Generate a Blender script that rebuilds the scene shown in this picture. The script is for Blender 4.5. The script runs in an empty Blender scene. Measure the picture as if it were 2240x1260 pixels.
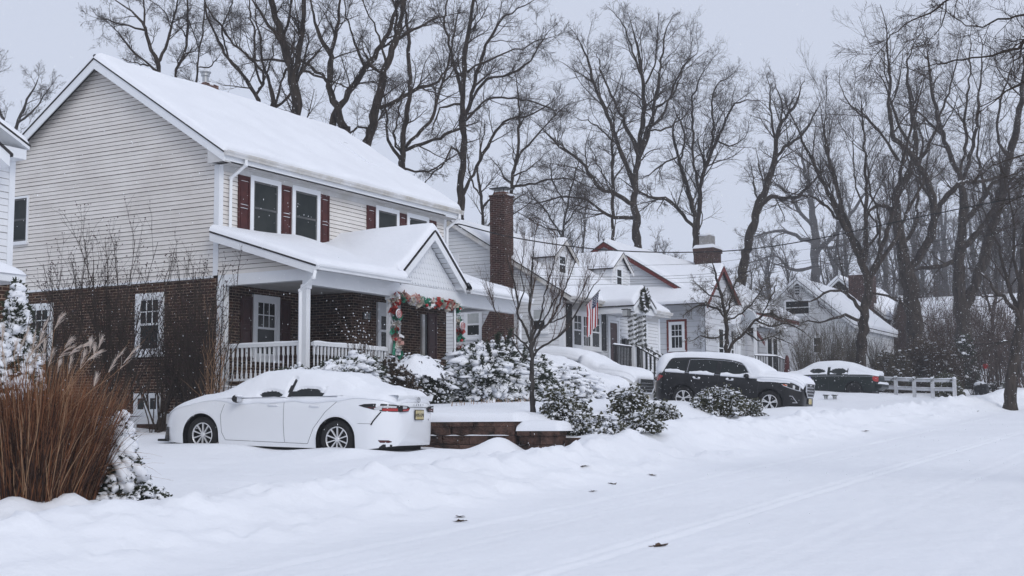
# A snowy residential street: houses, parked cars and bare trees under an overcast sky.
HAZE = .0008
EXPO = 0.
import bpy, math, random
import numpy as np
from mathutils import Vector, Matrix
rng = np.random.default_rng(7)
random.seed(7)
scene = bpy.context.scene
COL = scene.collection
# ---------------------------------------------------------------- camera geometry
# world: X runs up the street, Y away from the street towards the houses, Z up; metres
CX, CY, F = 1120., 630., 2848.
_dR = np.array([1637., -285., -F]); _dL = np.array([-5010., -325., -F])
_dR /= np.linalg.norm(_dR); _dL -= _dL.dot(_dR) * _dR; _dL /= np.linalg.norm(_dL)
RW = np.array([_dR, _dL, np.cross(_dR, _dL)])
EYE = np.array([0., 0., 1.6])
def at(px, py, X=None, Y=None, Z=None, D=None):
    r = RW @ np.array([px - CX, CY - py, -F]) / F
    if D is not None: t = D
    elif X is not None: t = (X - EYE[0]) / r[0]
    elif Y is not None: t = (Y - EYE[1]) / r[1]
    else: t = (Z - EYE[2]) / r[2]
    return EYE + t * r
def pj(p):
    c = RW.T @ (np.array(p) - EYE)
    return CX + F * c[0] / -c[2], CY - F * c[1] / -c[2], -c[2]
# ---------------------------------------------------------------- noise
def _h(i, j, k, s):
    n = (i * 374761393 + j * 668265263 + k * 1274126177 + s * 974634777) & 0xFFFFFFFF
    n = ((n ^ (n >> 13)) * 1274126177) & 0xFFFFFFFF
    n = ((n ^ (n >> 16)) * 2246822519) & 0xFFFFFFFF
    return ((n ^ (n >> 15)) & 0xFFFFFF) / float(0xFFFFFF)
def vnoise(x, y, z=0., s=0):
    x, y, z = np.broadcast_arrays(np.asarray(x, float), np.asarray(y, float), np.asarray(z, float))
    xi, yi, zi = np.floor(x).astype(np.int64), np.floor(y).astype(np.int64), np.floor(z).astype(np.int64)
    fx, fy, fz = x - xi, y - yi, z - zi
    fx, fy, fz = [f * f * (3 - 2 * f) for f in (fx, fy, fz)]
    r = 0
    for a in (0, 1):
        for b in (0, 1):
            for c in (0, 1):
                w = (fx if a else 1 - fx) * (fy if b else 1 - fy) * (fz if c else 1 - fz)
                r = r + w * _h(xi + a, yi + b, zi + c, s)
    return r * 2 - 1
def fbm(x, y, z=0., o=3, s=0):
    r, a, t = 0, 1., 0.
    for i in range(o):
        r = r + a * vnoise(np.asarray(x) * 2**i, np.asarray(y) * 2**i, np.asarray(z) * 2**i, s + i); t += a; a *= .5
    return r / t
def sstep(a, b, x):
    t = np.clip((np.asarray(x, float) - a) / (b - a), 0, 1); return t * t * (3 - 2 * t)
# ---------------------------------------------------------------- materials
MATS = {}
def nodes(name):
    m = bpy.data.materials.new(name); m.use_nodes = True
    nt = m.node_tree; nt.nodes.clear()
    out = nt.nodes.new('ShaderNodeOutputMaterial'); b = nt.nodes.new('ShaderNodeBsdfPrincipled')
    nt.links.new(b.outputs[0], out.inputs[0]); MATS[name] = m
    return m, nt, b
def N(nt, t, **kw):
    n = nt.nodes.new('ShaderNode' + t)
    for k, v in kw.items():
        if k.startswith('i_'):
            kk = k[2:]; n.inputs[int(kk) if kk.isdigit() else kk.replace('_', ' ')].default_value = v
        else: setattr(n, k, v)
    return n
def noise_tex(nt, scale, detail=4, rough=.55, stretch=None, coord='Object'):
    tc = N(nt, 'TexCoord'); n = N(nt, 'TexNoise', i_Scale=scale, i_Detail=detail, i_Roughness=rough)
    if stretch:
        mp = N(nt, 'Mapping'); mp.inputs['Scale'].default_value = stretch
        nt.links.new(tc.outputs[coord], mp.inputs[0]); nt.links.new(mp.outputs[0], n.inputs['Vector'])
    else: nt.links.new(tc.outputs[coord], n.inputs['Vector'])
    return n
def mat(name, c, c2=None, rough=.6, scale=3., lo=.35, hi=.65, bump=0., bscale=30., spec=.3, metal=0., coat=0., stretch=None, sub=0., detail=4, bdist=.02):
    m, nt, b = nodes(name)
    b.inputs['Base Color'].default_value = (*c, 1); b.inputs['Roughness'].default_value = rough
    b.inputs['Specular IOR Level'].default_value = spec; b.inputs['Metallic'].default_value = metal
    b.inputs['Coat Weight'].default_value = coat; b.inputs['Coat Roughness'].default_value = .08
    if sub: b.inputs['Subsurface Weight'].default_value = sub; b.inputs['Subsurface Radius'].default_value = (.05, .06, .08)
    if c2:
        n = noise_tex(nt, scale, detail, .6, stretch); r = N(nt, 'ValToRGB')
        r.color_ramp.elements[0].position = lo; r.color_ramp.elements[1].position = hi
        r.color_ramp.elements[0].color = (*c, 1); r.color_ramp.elements[1].color = (*c2, 1)
        nt.links.new(n.outputs['Fac'], r.inputs[0]); nt.links.new(r.outputs[0], b.inputs['Base Color'])
    if bump:
        n = noise_tex(nt, bscale, 5, .6, stretch); bp = N(nt, 'Bump', i_Strength=bump, i_Distance=bdist)
        nt.links.new(n.outputs['Fac'], bp.inputs['Height']); nt.links.new(bp.outputs[0], b.inputs['Normal'])
    return m
SN = (.82, .84, .88)
mat('snow', SN, (.86, .88, .92), rough=.75, scale=1.2, bump=.35, bscale=9, spec=.15, bdist=.03)
mat('ground_snow', SN, (.86, .88, .92), rough=.8, scale=.35, bump=.5, bscale=4.5, spec=.12, detail=6, bdist=.05)
mat('siding', (.64, .605, .57), (.82, .79, .755), rough=.5, lo=.25, hi=.75, scale=.9, spec=.3, stretch=(1, 1, 2))
mat('siding_white', (.70, .72, .74), (.77, .78, .80), rough=.5, scale=1.0)
mat('siding_grey', (.54, .56, .59), (.61, .62, .65), rough=.5, scale=1.0)
mat('siding_far', (.58, .60, .62), (.64, .65, .67), rough=.6, scale=.6)
mat('lap_shade_grime', (.05, .042, .03), (.14, .12, .09), rough=.9, scale=2.2, stretch=(1, 1, .4))  # lap undersides: shade line put into the colour, together with brown grime
mat('lap_shade_grime_pale', (.2, .19, .18), (.40, .39, .38), rough=.9, scale=2.2)  # paler lap undersides, shade line and grime both in the colour
mat('trim', (.76, .78, .81), (.82, .84, .86), rough=.35, scale=1.1)
mat('trim_dirty', (.45, .42, .36), (.68, .68, .68), rough=.5, scale=1.6, lo=.3, hi=.6)
mat('soffit', (.50, .49, .47), (.60, .60, .60), rough=.6, scale=2.)
mat('sash_dark', (.07, .075, .075), (.11, .11, .11), rough=.5)
mat('shutter_red', (.045, .007, .006), (.075, .013, .010), rough=.5, scale=6, bump=.15, bscale=60)
mat('shutter_black', (.012, .013, .013), (.02, .02, .02), rough=.5)
mat('door_red', (.035, .008, .008), (.05, .012, .01), rough=.4)
mat('red_trim', (.11, .014, .010), (.15, .025, .018), rough=.55, scale=4)
mat('shingle', (.02, .02, .022), (.05, .045, .045), rough=.9, scale=9, bump=.4, bscale=40)
mat('glass_window', (.006, .008, .008), (.018, .021, .02), rough=.15, spec=.22, scale=.8)
mat('screen_glass', (.014, .019, .019), (.03, .035, .033), rough=.4, spec=.15, scale=1.2)
mat('blind', (.38, .40, .40), (.46, .48, .48), rough=.7)
mat('fence_paint', (.46, .47, .49), (.60, .61, .63), rough=.7)
mat('black_metal', (.01, .01, .01), (.018, .018, .018), rough=.4)
mat('metal_flue', (.38, .39, .40), (.5, .51, .52), rough=.35, metal=.8)
mat('concrete', (.25, .24, .23), (.34, .33, .32), rough=.9, scale=6, bump=.3, bscale=40)
mat('porch_wood', (.10, .095, .09), (.14, .13, .12), rough=.7)
mat('bark', (.018, .013, .010), (.060, .047, .037), rough=.95, scale=7, bump=.8, bscale=16, stretch=(1, 1, .25), bdist=.05)
mat('bark_grey', (.025, .022, .020), (.06, .054, .05), rough=.95, scale=7, bump=.6, bscale=16, stretch=(1, 1, .3), bdist=.04)
mat('twig', (.026, .018, .013), (.050, .037, .029), rough=.9, scale=3)
mat('twig_brown', (.06, .038, .028), (.10, .065, .05), rough=.9, scale=5)
mat('twig_olive', (.07, .06, .045), (.12, .10, .075), rough=.9, scale=3)
mat('berry', (.03, .012, .012), (.05, .02, .02), rough=.6)
mat('needle', (.022, .030, .018), (.052, .062, .038), rough=.8, scale=14)
mat('leaf_green', (.045, .048, .022), (.11, .108, .062), rough=.6, scale=16)
mat('leaf_dark', (.030, .036, .022), (.065, .07, .045), rough=.7, scale=8)
mat('leaf_brown', (.045, .030, .020), (.10, .072, .052), rough=.85, scale=8)
mat('grass_rust', (.11, .040, .016), (.22, .088, .038), rough=.8, scale=5)
mat('grass_tan', (.26, .145, .075), (.38, .235, .14), rough=.8, scale=5)
mat('grass_dark', (.022, .010, .006), (.06, .026, .013), rough=.85, scale=5)
mat('plume', (.66, .57, .50), (.74, .66, .60), rough=.9, scale=20)
mat('car_white', (.80, .82, .85), rough=.28, coat=.5, spec=.4)
mat('car_black', (.005, .005, .006), (.012, .012, .013), rough=.35, spec=.25, coat=.18, scale=5, bump=.05, bscale=60)
mat('car_green', (.004, .009, .008), (.010, .017, .015), rough=.4, spec=.2, coat=.15, scale=5)
mat('car_silver', (.50, .51, .52), rough=.3, metal=.3, coat=.5)
mat('car_glass', (.008, .011, .011), rough=.1, spec=.3)
mat('car_gap', (.05, .05, .055), rough=.8)
mat('rubber', (.012, .012, .012), (.022, .022, .022), rough=.8, scale=20)
mat('plastic_black', (.012, .012, .013), rough=.5)
mat('chrome', (.62, .63, .65), rough=.22, metal=.85)
mat('alloy', (.78, .79, .81), rough=.3, metal=.35)
mat('lamp_red', (.35, .008, .008), rough=.15, coat=.8)
mat('lamp_dark_red', (.07, .006, .006), rough=.15, coat=.8)
mat('lamp_clear', (.55, .56, .58), rough=.15, coat=.8)
mat('lamp_amber', (.55, .10, .01), rough=.2)
mat('plate_yellow', (.50, .40, .14), (.55, .50, .36), rough=.5, scale=6)
mat('ink', (.015, .015, .015), rough=.6)
mat('emblem', (.30, .31, .33), rough=.3, metal=.5)
mat('ribbon_red', (.32, .015, .012), (.40, .05, .035), rough=.6, scale=12)
mat('ribbon_green', (.02, .17, .10), (.04, .26, .17), rough=.6, scale=12)
mat('ribbon_cream', (.46, .42, .36), (.56, .52, .46), rough=.7, scale=12)
mat('ribbon_pink', (.40, .20, .17), (.5, .32, .28), rough=.7, scale=12)
mat('ribbon_white', (.72, .73, .75), (.78, .78, .8), rough=.6, scale=12)
mat('flag_red', (.30, .02, .018), rough=.8); mat('flag_white', (.70, .70, .72), rough=.8); mat('flag_blue', (.02, .024, .07), rough=.8)
mat('sticker', (.38, .36, .62), rough=.5)
mat('bag_black', (.008, .008, .009), rough=.3, bump=1., bscale=7, bdist=.06)
mat('sandstone', (.022, .015, .012), (.13, .072, .055), rough=.95, scale=4, bump=1., bscale=14, bdist=.05)
mat('leaf_litter', (.09, .05, .025), (.05, .03, .018), rough=.8)
mat('wire', (.01, .01, .011), rough=.7)
mat('flake', (.9, .92, .95), rough=.8)
def brickmat(name, c1, c2, mo, stain=.25, w=.215, h=.0677):
    m, nt, b = nodes(name); b.inputs['Roughness'].default_value = .9; b.inputs['Specular IOR Level'].default_value = .2
    tc = N(nt, 'TexCoord')
    br = N(nt, 'TexBrick', i_Scale=1., i_Color1=(*c1, 1), i_Color2=(*c2, 1), i_Mortar=(*mo, 1))
    br.inputs['Mortar Size'].default_value = .0075; br.inputs['Mortar Smooth'].default_value = .25
    br.inputs['Brick Width'].default_value = w; br.inputs['Row Height'].default_value = h; br.inputs['Bias'].default_value = -.1
    nt.links.new(tc.outputs['UV'], br.inputs['Vector'])
    n = noise_tex(nt, 1.3, 5, .65); r = N(nt, 'ValToRGB'); r.color_ramp.elements[0].position = .52; r.color_ramp.elements[1].position = .75
    nt.links.new(n.outputs['Fac'], r.inputs[0])
    mul = N(nt, 'Math', operation='MULTIPLY'); mul.inputs[1].default_value = stain; nt.links.new(r.outputs[0], mul.inputs[0])
    mx = N(nt, 'Mix', data_type='RGBA'); nt.links.new(mul.outputs[0], mx.inputs[0]); nt.links.new(br.outputs['Color'], mx.inputs[6])
    mx.inputs[7].default_value = (.20, .18, .17, 1)
    n2 = noise_tex(nt, 5., 5, .6); mr = N(nt, 'MapRange'); mr.inputs[1].default_value = .3; mr.inputs[2].default_value = .7; mr.inputs[3].default_value = .6; mr.inputs[4].default_value = 1.35
    nt.links.new(n2.outputs['Fac'], mr.inputs[0])
    hs = N(nt, 'HueSaturation'); nt.links.new(mx.outputs[2], hs.inputs['Color']); nt.links.new(mr.outputs[0], hs.inputs['Value'])
    nt.links.new(hs.outputs[0], b.inputs['Base Color'])
    inv = N(nt, 'Math', operation='SUBTRACT'); inv.inputs[0].default_value = 1; nt.links.new(br.outputs['Fac'], inv.inputs[1])
    bp = N(nt, 'Bump', i_Strength=.8, i_Distance=.012); nt.links.new(inv.outputs[0], bp.inputs['Height']); nt.links.new(bp.outputs[0], b.inputs['Normal'])
    return m
brickmat('brick_dark', (.020, .0095, .006), (.078, .035, .021), (.27, .20, .15))
brickmat('brick_red', (.085, .030, .022), (.12, .045, .032), (.26, .20, .17), stain=.1)
brickmat('brick_chimney', (.032, .012, .010), (.060, .021, .016), (.17, .13, .11), stain=.08)
# ---------------------------------------------------------------- mesh builder
ORG = {}
class MB:
    def __init__(s): s.V = []; s.F = []; s.n = 0
    def add(s, v, f, m=0):
        v = np.asarray(v, float).reshape(-1, 3)
        if len(v) == 0: return
        if isinstance(f, np.ndarray):
            s.F.append((f.reshape(-1, f.shape[-1]) + s.n, m))
        else:
            by = {}
            for q in f: by.setdefault(len(q), []).append(q)
            for q in by.values(): s.F.append((np.array(q, dtype=np.int64) + s.n, m))
        s.V.append(v); s.n += len(v)
    def quad(s, a, b, c, d, m=0): s.add([a, b, c, d], [(0, 1, 2, 3)], m)
    def poly(s, pts, m=0): s.add(pts, [tuple(range(len(pts)))], m)
    def hexa(s, p, m=0):   # 8 points: bottom 4 ccw, top 4 ccw
        s.add(p, [(0, 3, 2, 1), (4, 5, 6, 7), (0, 1, 5, 4), (1, 2, 6, 5), (2, 3, 7, 6), (3, 0, 4, 7)], m)
    def box(s, x0, x1, y0, y1, z0, z1, m=0):
        x0, x1 = min(x0, x1), max(x0, x1); y0, y1 = min(y0, y1), max(y0, y1); z0, z1 = min(z0, z1), max(z0, z1)
        s.hexa([(x0, y0, z0), (x1, y0, z0), (x1, y1, z0), (x0, y1, z0), (x0, y0, z1), (x1, y0, z1), (x1, y1, z1), (x0, y1, z1)], m)
    def beam(s, a, b, w, h, m=0, up=(0, 0, 1)):
        a, b = np.array(a, float), np.array(b, float); d = b - a; d /= np.linalg.norm(d)
        sd = np.cross(d, up); sd /= np.linalg.norm(sd); u = np.cross(sd, d); w2, h2 = sd * w / 2, u * h / 2
        s.hexa([a - w2 - h2, a + w2 - h2, b + w2 - h2, b - w2 - h2, a - w2 + h2, a + w2 + h2, b + w2 + h2, b - w2 + h2], m)
    def prism(s, pts, vec, m=0):
        pts = np.array(pts, float); n = len(pts); q = np.vstack([pts, pts + np.array(vec)])
        s.add(q, [tuple(range(n)), tuple(range(2 * n - 1, n - 1, -1))] + [((i + 1) % n, i, i + n, (i + 1) % n + n) for i in range(n)], m)
    def grid(s, P, m=0, flip=False, keep=None):
        P = np.asarray(P, float); a, b = P.shape[:2]
        i = np.arange(a * b).reshape(a, b)
        f = np.stack([i[:-1, :-1], i[1:, :-1], i[1:, 1:], i[:-1, 1:]], -1).reshape(-1, 4)
        if keep is not None: f = f[np.asarray(keep).reshape(-1)]
        if flip: f = f[:, ::-1]
        s.add(P.reshape(-1, 3), f, m)
    def tube(s, pts, rad, n=6, m=0, cap=True):
        pts = np.asarray(pts, float); k = len(pts); rad = np.broadcast_to(np.asarray(rad, float), (k,))
        s.tubes(pts[None], rad[None], n, m)
        if cap:
            for j, sg in ((0, 1), (k - 1, -1)):
                b0 = s.n - k * n + j * n
                s.F.append((np.array([[b0 + i for i in range(n)][::-sg]]), m))
    def tubes(s, P, R, n=3, m=0):      # many polylines at once: P (B,K,3), R (B,K)
        P = np.asarray(P, float); B, K = P.shape[:2]
        if B == 0: return
        T = np.empty_like(P); T[:, 1:-1] = P[:, 2:] - P[:, :-2]; T[:, 0] = P[:, 1] - P[:, 0]; T[:, -1] = P[:, -1] - P[:, -2]
        T /= np.linalg.norm(T, axis=-1, keepdims=True) + 1e-9
        mean = T.mean(1); ref = np.where((np.abs(mean[:, 2:3]) > .8), np.array([[1., .13, 0]]), np.array([[0, .1, 1.]]))
        U = np.cross(T, ref[:, None, :]); U /= np.linalg.norm(U, axis=-1, keepdims=True) + 1e-9; W = np.cross(T, U)
        a = np.arange(n) * 2 * np.pi / n
        V = P[:, :, None] + np.asarray(R)[:, :, None, None] * (U[:, :, None] * np.cos(a)[None, None, :, None] + W[:, :, None] * np.sin(a)[None, None, :, None])
        idx = np.arange(B * K * n).reshape(B, K, n); nx = np.roll(idx, -1, axis=2)
        f = np.stack([idx[:, :-1], nx[:, :-1], nx[:, 1:], idx[:, 1:]], -1).reshape(-1, 4)
        s.add(V.reshape(-1, 3), f, m)
    def lathe(s, prof, c, axis='z', n=24, m=0):   # prof: (r, h)
        prof = np.array(prof, float); a = np.arange(n) * 2 * np.pi / n
        r, h = prof[:, 0][:, None], prof[:, 1][:, None]
        A, B, H = r * np.cos(a), r * np.sin(a), h + 0 * a
        P = np.stack([A, B, H], -1) if axis == 'z' else (np.stack([A, H, B], -1) if axis == 'y' else np.stack([H, A, B], -1))
        P = P + np.array(c); k = len(prof); idx = np.arange(k * n).reshape(k, n); nx = np.roll(idx, -1, 1)
        f = np.stack([idx[:-1], nx[:-1], nx[1:], idx[1:]], -1).reshape(-1, 4)
        if axis == 'y': f = f[:, ::-1]
        s.add(P.reshape(-1, 3), f, m)
    def blobs(s, C, S, m=0, seed=0, res=1, flat=.35, axis=None):  # lumps: C (B,3) centres, S (B,3) radii
        C, S = np.asarray(C, float), np.asarray(S, float)
        u = UNIT[res][0]; B = len(C)
        if B == 0: return
        nz = vnoise(u[None, :, 0] * 1.7 + C[:, :1] * 3.1, u[None, :, 1] * 1.7 + C[:, 1:2] * 3.1, u[None, :, 2] * 1.7 + C[:, 2:3] * 2.7, seed)
        V = u[None] * (1 + flat * nz[..., None])
        V = V * S[:, None]
        if axis is not None:
            A = np.asarray(axis); V = V[:, :, 0:1] * A[:, None, 0] + V[:, :, 1:2] * A[:, None, 1] + V[:, :, 2:3] * A[:, None, 2]
        V = V + C[:, None]
        f = UNIT[res][1]; ff = (f[None] + (np.arange(B) * len(u))[:, None, None]).reshape(-1, 3)
        s.add(V.reshape(-1, 3), ff, m)
    def mark(s): s.cut = getattr(s, 'cut', []) + [(len(s.V), len(s.F), s.n)]
    def build_each(s, name, mats, parent=None, **k):   # one object for every stretch between marks
        c = [(0, 0, 0)] + getattr(s, 'cut', []) + [(len(s.V), len(s.F), s.n)]; out = []
        for (v0, f0, n0), (v1, f1, n1) in zip(c[:-1], c[1:]):
            if v1 == v0: continue
            q = MB(); q.V = s.V[v0:v1]; q.F = [(f - n0, m) for f, m in s.F[f0:f1]]; q.n = n1 - n0; out.append(q.build(name, mats, parent, **k))
        return out
    def build(s, name, mats, parent=None, smooth=False, org=None, bevel=0., uv=True):
        me = bpy.data.meshes.new(name)
        V = np.vstack(s.V); root = parent
        while root is not None and root.name not in ORG: root = root.parent
        o = np.array(org) if org is not None else (ORG[root.name] if root is not None else np.zeros(3))
        sizes = []; loops = []; mi = []
        for f, m in s.F:
            loops.append(f.reshape(-1)); sizes.append(np.full(len(f), f.shape[1])); mi.append(np.full(len(f), m))
        loops = np.concatenate(loops).astype(np.int32); sizes = np.concatenate(sizes).astype(np.int32); mi = np.concatenate(mi).astype(np.int32)
        me.vertices.add(len(V)); me.vertices.foreach_set('co', (V - o).astype(np.float32).ravel())
        me.loops.add(len(loops)); me.loops.foreach_set('vertex_index', loops)
        me.polygons.add(len(sizes)); st = np.concatenate([[0], np.cumsum(sizes)[:-1]]).astype(np.int32)
        me.polygons.foreach_set('loop_start', st); me.polygons.foreach_set('material_index', mi)
        me.polygons.foreach_set('use_smooth', np.full(len(sizes), smooth))
        if isinstance(mats, str): mats = [mats]
        for k in mats: me.materials.append(MATS[k])
        me.update(calc_edges=True); me.validate()
        if uv and any(k.startswith('brick') for k in mats):
            nr = np.empty(len(me.polygons) * 3, np.float32); me.polygons.foreach_get('normal', nr); nr = nr.reshape(-1, 3)
            li = np.empty(len(me.loops), np.int32); me.loops.foreach_get('vertex_index', li)
            tot = np.empty(len(me.polygons), np.int32); me.polygons.foreach_get('loop_total', tot)
            co = V[li]; N_ = np.repeat(nr, tot, axis=0)
            u = np.where(np.abs(N_[:, 0]) > np.abs(N_[:, 1]), co[:, 1] + .1, co[:, 0]); v = np.where(np.abs(N_[:, 2]) > .8, co[:, 1], co[:, 2])
            l = me.uv_layers.new(name='UVMap'); l.data.foreach_set('uv', np.stack([u, v], -1).astype(np.float32).ravel())
        ob = bpy.data.objects.new(name, me); COL.objects.link(ob)
        if parent is not None: ob.parent = parent
        elif org is not None: ob.location = org; ORG[ob.name] = np.array(org, float)
        if bevel:
            md = ob.modifiers.new('edge', 'BEVEL'); md.width = bevel; md.segments = 2; md.limit_method = 'ANGLE'
        return ob
def _ico(sub):
    import bmesh
    b = bmesh.new(); bmesh.ops.create_icosphere(b, subdivisions=sub, radius=1)
    v = np.array([x.co[:] for x in b.verts]); f = np.array([[x.index for x in q.verts] for q in b.faces]); b.free()
    return v, f
UNIT = {1: _ico(1), 2: _ico(2), 3: _ico(3)}
def tag(o, label=None, cat=None, group=None, kind=None):
    if label: o['label'] = label
    if cat: o['category'] = cat
    if group: o['group'] = group
    if kind: o['kind'] = kind
    return o
def thing(name, label, cat, loc, group=None):
    o = bpy.data.objects.new(name, None); COL.objects.link(o); o.location = [float(c) for c in loc]; o.empty_display_size = .3
    ORG[o.name] = np.array(loc, float); return tag(o, label, cat, group)
def copy_tree(o, parent=None):
    c = o.copy(); COL.objects.link(c); c.parent = parent
    if parent is None and o.name in ORG: ORG[c.name] = ORG[o.name]
    for ch in o.children: copy_tree(ch, c)
    return c
def rot(v, ax, a):
    return np.array(Matrix.Rotation(a, 3, Vector(ax)) @ Vector(v))
# snow surfaces measured at the cars' wheels (they stand sunk in the fresh snow)
def _pads():
    P = []
    for px, py, D, dz, r in ((737, 961, 22.6, .145, 1.1), (445, 951, 23.7, .16, 1.2), (1495.5, 871, 40, .06, 1.7), (1600, 874, 39.4, .12, 1.4), (1680, 881, 38.75, .17, 1.5), (1868, 852, 55, .16, 2.2), (1740, 846, 57, .16, 2.2), (1770, 889, 38.2, .0, 1.0)):
        p = at(px, py, D=D); P.append((p[0], p[1], p[2] - dz, r))
    return P
# ================================================================ ground
S0 = .037
YE = 8.65
def street_z(X): 
    X = np.asarray(X, float); return np.where(X < 90, S0 * X, S0 * 90 + .03 * (X - 90)) 
def prof(Y, ks):
    ys, fs = zip(*ks); return np.interp(Y, ys, fs)
def smin(a, b, k): 
    h = np.clip(.5 + .5 * (b - a) / k, 0, 1); return b * (1 - h) + a * h - k * h * (1 - h)
WALLX = 20.62
def gz(X, Y, noise=True):
    X, Y = np.broadcast_arrays(np.asarray(X, float), np.asarray(Y, float))
    s = street_z(X)
    lowp = [(-40, 0), (8.2, 0), (9.0, .06), (12.0, .36), (14.0, .40), (17, .56), (21, .78), (28, 1.1), (60, 1.6), (120, 3.2), (400, 4)]
    terp = [(-40, 0), (8.2, 0), (9.2, .12), (10.4, .47), (11.0, .62), (11.8, .93), (13, 1.06), (16, 1.16), (19, 1.16), (21.3, 1.0), (23, .98), (28, 1.1), (60, 1.6), (120, 3.2), (400, 4)]
    dr2 = [(-40, 0), (8.2, 0), (9.2, .12), (10.5, .36), (12.6, .40), (15.3, .56), (18, .75), (22, .95), (28, 1.2), (60, 1.6), (120, 3.2), (400, 4)]
    lefp = [(-40, 0), (8.2, 0), (9.0, .06), (11.0, .30), (13.0, .40), (17, .75), (21, 1.0), (28, 1.2), (60, 1.6), (120, 3.2), (400, 4)]
    A, B, C, L = prof(Y, lowp), prof(Y, terp), prof(Y, dr2), prof(Y, lefp)
    wA = sstep(WALLX - .02, WALLX + .16, X)         # the garden wall holds this step
    front = sstep(10.2, 11.3, Y); wA = wA * front + sstep(19.0, 21.2, X) * (1 - front)
    z = A * (1 - wA) + B * wA
    wC = sstep(29.6, 32.4, X + .25 * np.sin(Y)); z = z * (1 - wC) + C * wC
    wL = 1 - sstep(12.2, 15.2, X); z = z * (1 - wL) + L * wL
    # driven lane left of the wall dips a touch
    z = z + s
    # terrace keeps its own level near the garden wall
    lvl = 1.66 + .028 * (Y - 12) + .036 * (X - 21)
    z = np.where((X > WALLX) & (X < 31) & (Y > 11.6) & (Y < 19), z * (1 - wA * .0) , z)
    # ploughed bank beside the carriageway
    n1 = fbm(X * .55, Y * .8, 0, 3, 11); n2 = fbm(X * 2.1, Y * 2.6, 0, 3, 5)
    yc = 9.75 + .22 * vnoise(X * .3, 0 * X, 0, 3); w = .62 + .1 * n1
    bank = np.exp(-((Y - yc) / w) ** 2)
    amp = (.36 + .10 * n1) * (1 - .35 * sstep(10, 5, X))
    z = z + amp * bank * (.86 + .14 * n2) 
    lump = np.exp(-((Y - 8.95 - .12 * n1) / .3) ** 2)
    z = z + lump * (.05 + .07 * np.maximum(n2, -.2))
    if noise:
        inn = sstep(8.9, 9.6, Y)
        z = z + inn * (.05 * fbm(X * .5, Y * .5, 0, 2, 21) + .018 * fbm(X * 2.3, Y * 2.3, 0, 3, 22))
        wl = bank + .6 * lump
        z = z + wl * (.075 * fbm(X * 5, Y * 6, 0, 3, 33) + .05 * fbm(X * 1.9, Y * 3.1, 0, 2, 34) + .16 * np.maximum(fbm(X * 2.2, Y * 3.5, 0, 2, 37) - .15, 0))
        z = z + (1 - inn) * (.012 * fbm(X * .8, Y * 2.2, 0, 3, 41) + .007 * fbm(X * 2.5, Y * 6., 0, 2, 43))
        # tyre ruts in the lane
        for yc_, d_, w_ in ((5.12, .018, .04), (5.30, .014, .04), (6.75, .006, .06), (6.95, .006, .05), (3.6, .006, .08), (3.85, .006, .07), (2.2, .006, .1), (7.6, .012, .08)):
            yy = yc_ + .05 * np.sin(X * .13 + yc_); z = z - d_ * np.exp(-((Y - yy) / w_) ** 2) + d_ * .6 * np.exp(-((Y - yy - .12) / w_) ** 2)
        # foot pits
        for k in range(46):
            fx, fy = 12 + 16 * _h(k, 1, 2, 9), 9.0 + 3.4 * _h(k, 3, 4, 9); r_ = .09 + .10 * _h(k, 5, 6, 9)
            z = z - .035 * np.exp(-(((X - fx) ** 2 + (Y - fy) ** 2) / r_ ** 2))
    # drift thrown up against the garden wall end and behind the car
    z = z + .28 * np.exp(-(((X - 20.1) / .5) ** 2 + ((Y - 11.75) / .35) ** 2)) + .12 * np.exp(-(((X - 18.6) / 1.2) ** 2 + ((Y - 12.1) / .5) ** 2))
    z = z + .16 * np.exp(-(((X - 17.6) / .45) ** 2 + ((Y - 13.2) / .35) ** 2))
    z = z + .15 * np.exp(-(((X - 9.6) / .7) ** 2 + ((Y - 11.6) / .7) ** 2))
    for a_, b_, k_, q_ in ((9.35, 11.35, .10, .22), (9.95, 11.15, .15, .20), (9.65, 11.05, -.05, .2), (10.35, 11.2, .07, .16)): z = z + k_ * np.exp(-(((X - a_) ** 2 + (Y - b_) ** 2) / q_ ** 2))
    for a_, b_, k_, q_ in PADS:
        w_ = np.exp(-((((X - a_) ** 2 + (Y - b_) ** 2) / q_ ** 2) ** 1.5)); z = z * (1 - w_) + (k_ + .02 * fbm(X * 1.5, Y * 1.5, 0, 2, 8)) * w_
    for a_, b_, k_, q_ in PITS: z = z - k_ * np.exp(-(((X - a_) ** 2 + (Y - b_) ** 2) / q_ ** 2))
    return z
PITS = []
PADS = []   # (x, y, z, r): snow level lying against a parked car
def gp(px, py):
    "first hit of a view ray on the snow"
    r = RW @ np.array([px - CX, CY - py, -F]) / F
    t = np.arange(8, 160, .1); P = EYE + t[:, None] * r
    d = P[:, 2] - gz(P[:, 0], P[:, 1], False); k = np.argmax(d < 0)
    return P[k] if d[k] < 0 else P[-1]
def make_ground():
    xs = np.concatenate([[-400, -200, -100, -50, -25, -12], np.arange(-6, 8, .5), np.arange(8, 34, .09), np.arange(34, 60, .22), np.arange(60, 100, .6), np.arange(100, 180, 4), [200, 260, 340, 460, 600]])
    ys = np.concatenate([[-400, -200, -100, -60, -40, -25, -15], np.arange(-10, 1, .5), np.arange(1, 8, .045), np.arange(8, 16, .07), np.arange(16, 24, .2), np.arange(24, 40, 1.), np.arange(40, 110, 6), [130, 180, 260, 400, 600]])
    X, Y = np.meshgrid(xs, ys, indexing='ij')
    Z = gz(X, Y)
    Z = Z + 14 * sstep(110, 420, X) + 10 * sstep(60, 320, Y) + 1.5 * fbm(X * .02, Y * .02, 0, 2, 3) * sstep(40, 120, Y)
    b = MB(); b.grid(np.stack([X, Y, Z], -1))
    o = b.build('ground', 'ground_snow', smooth=True); tag(o, kind='structure')
PADS += _pads()
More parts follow.
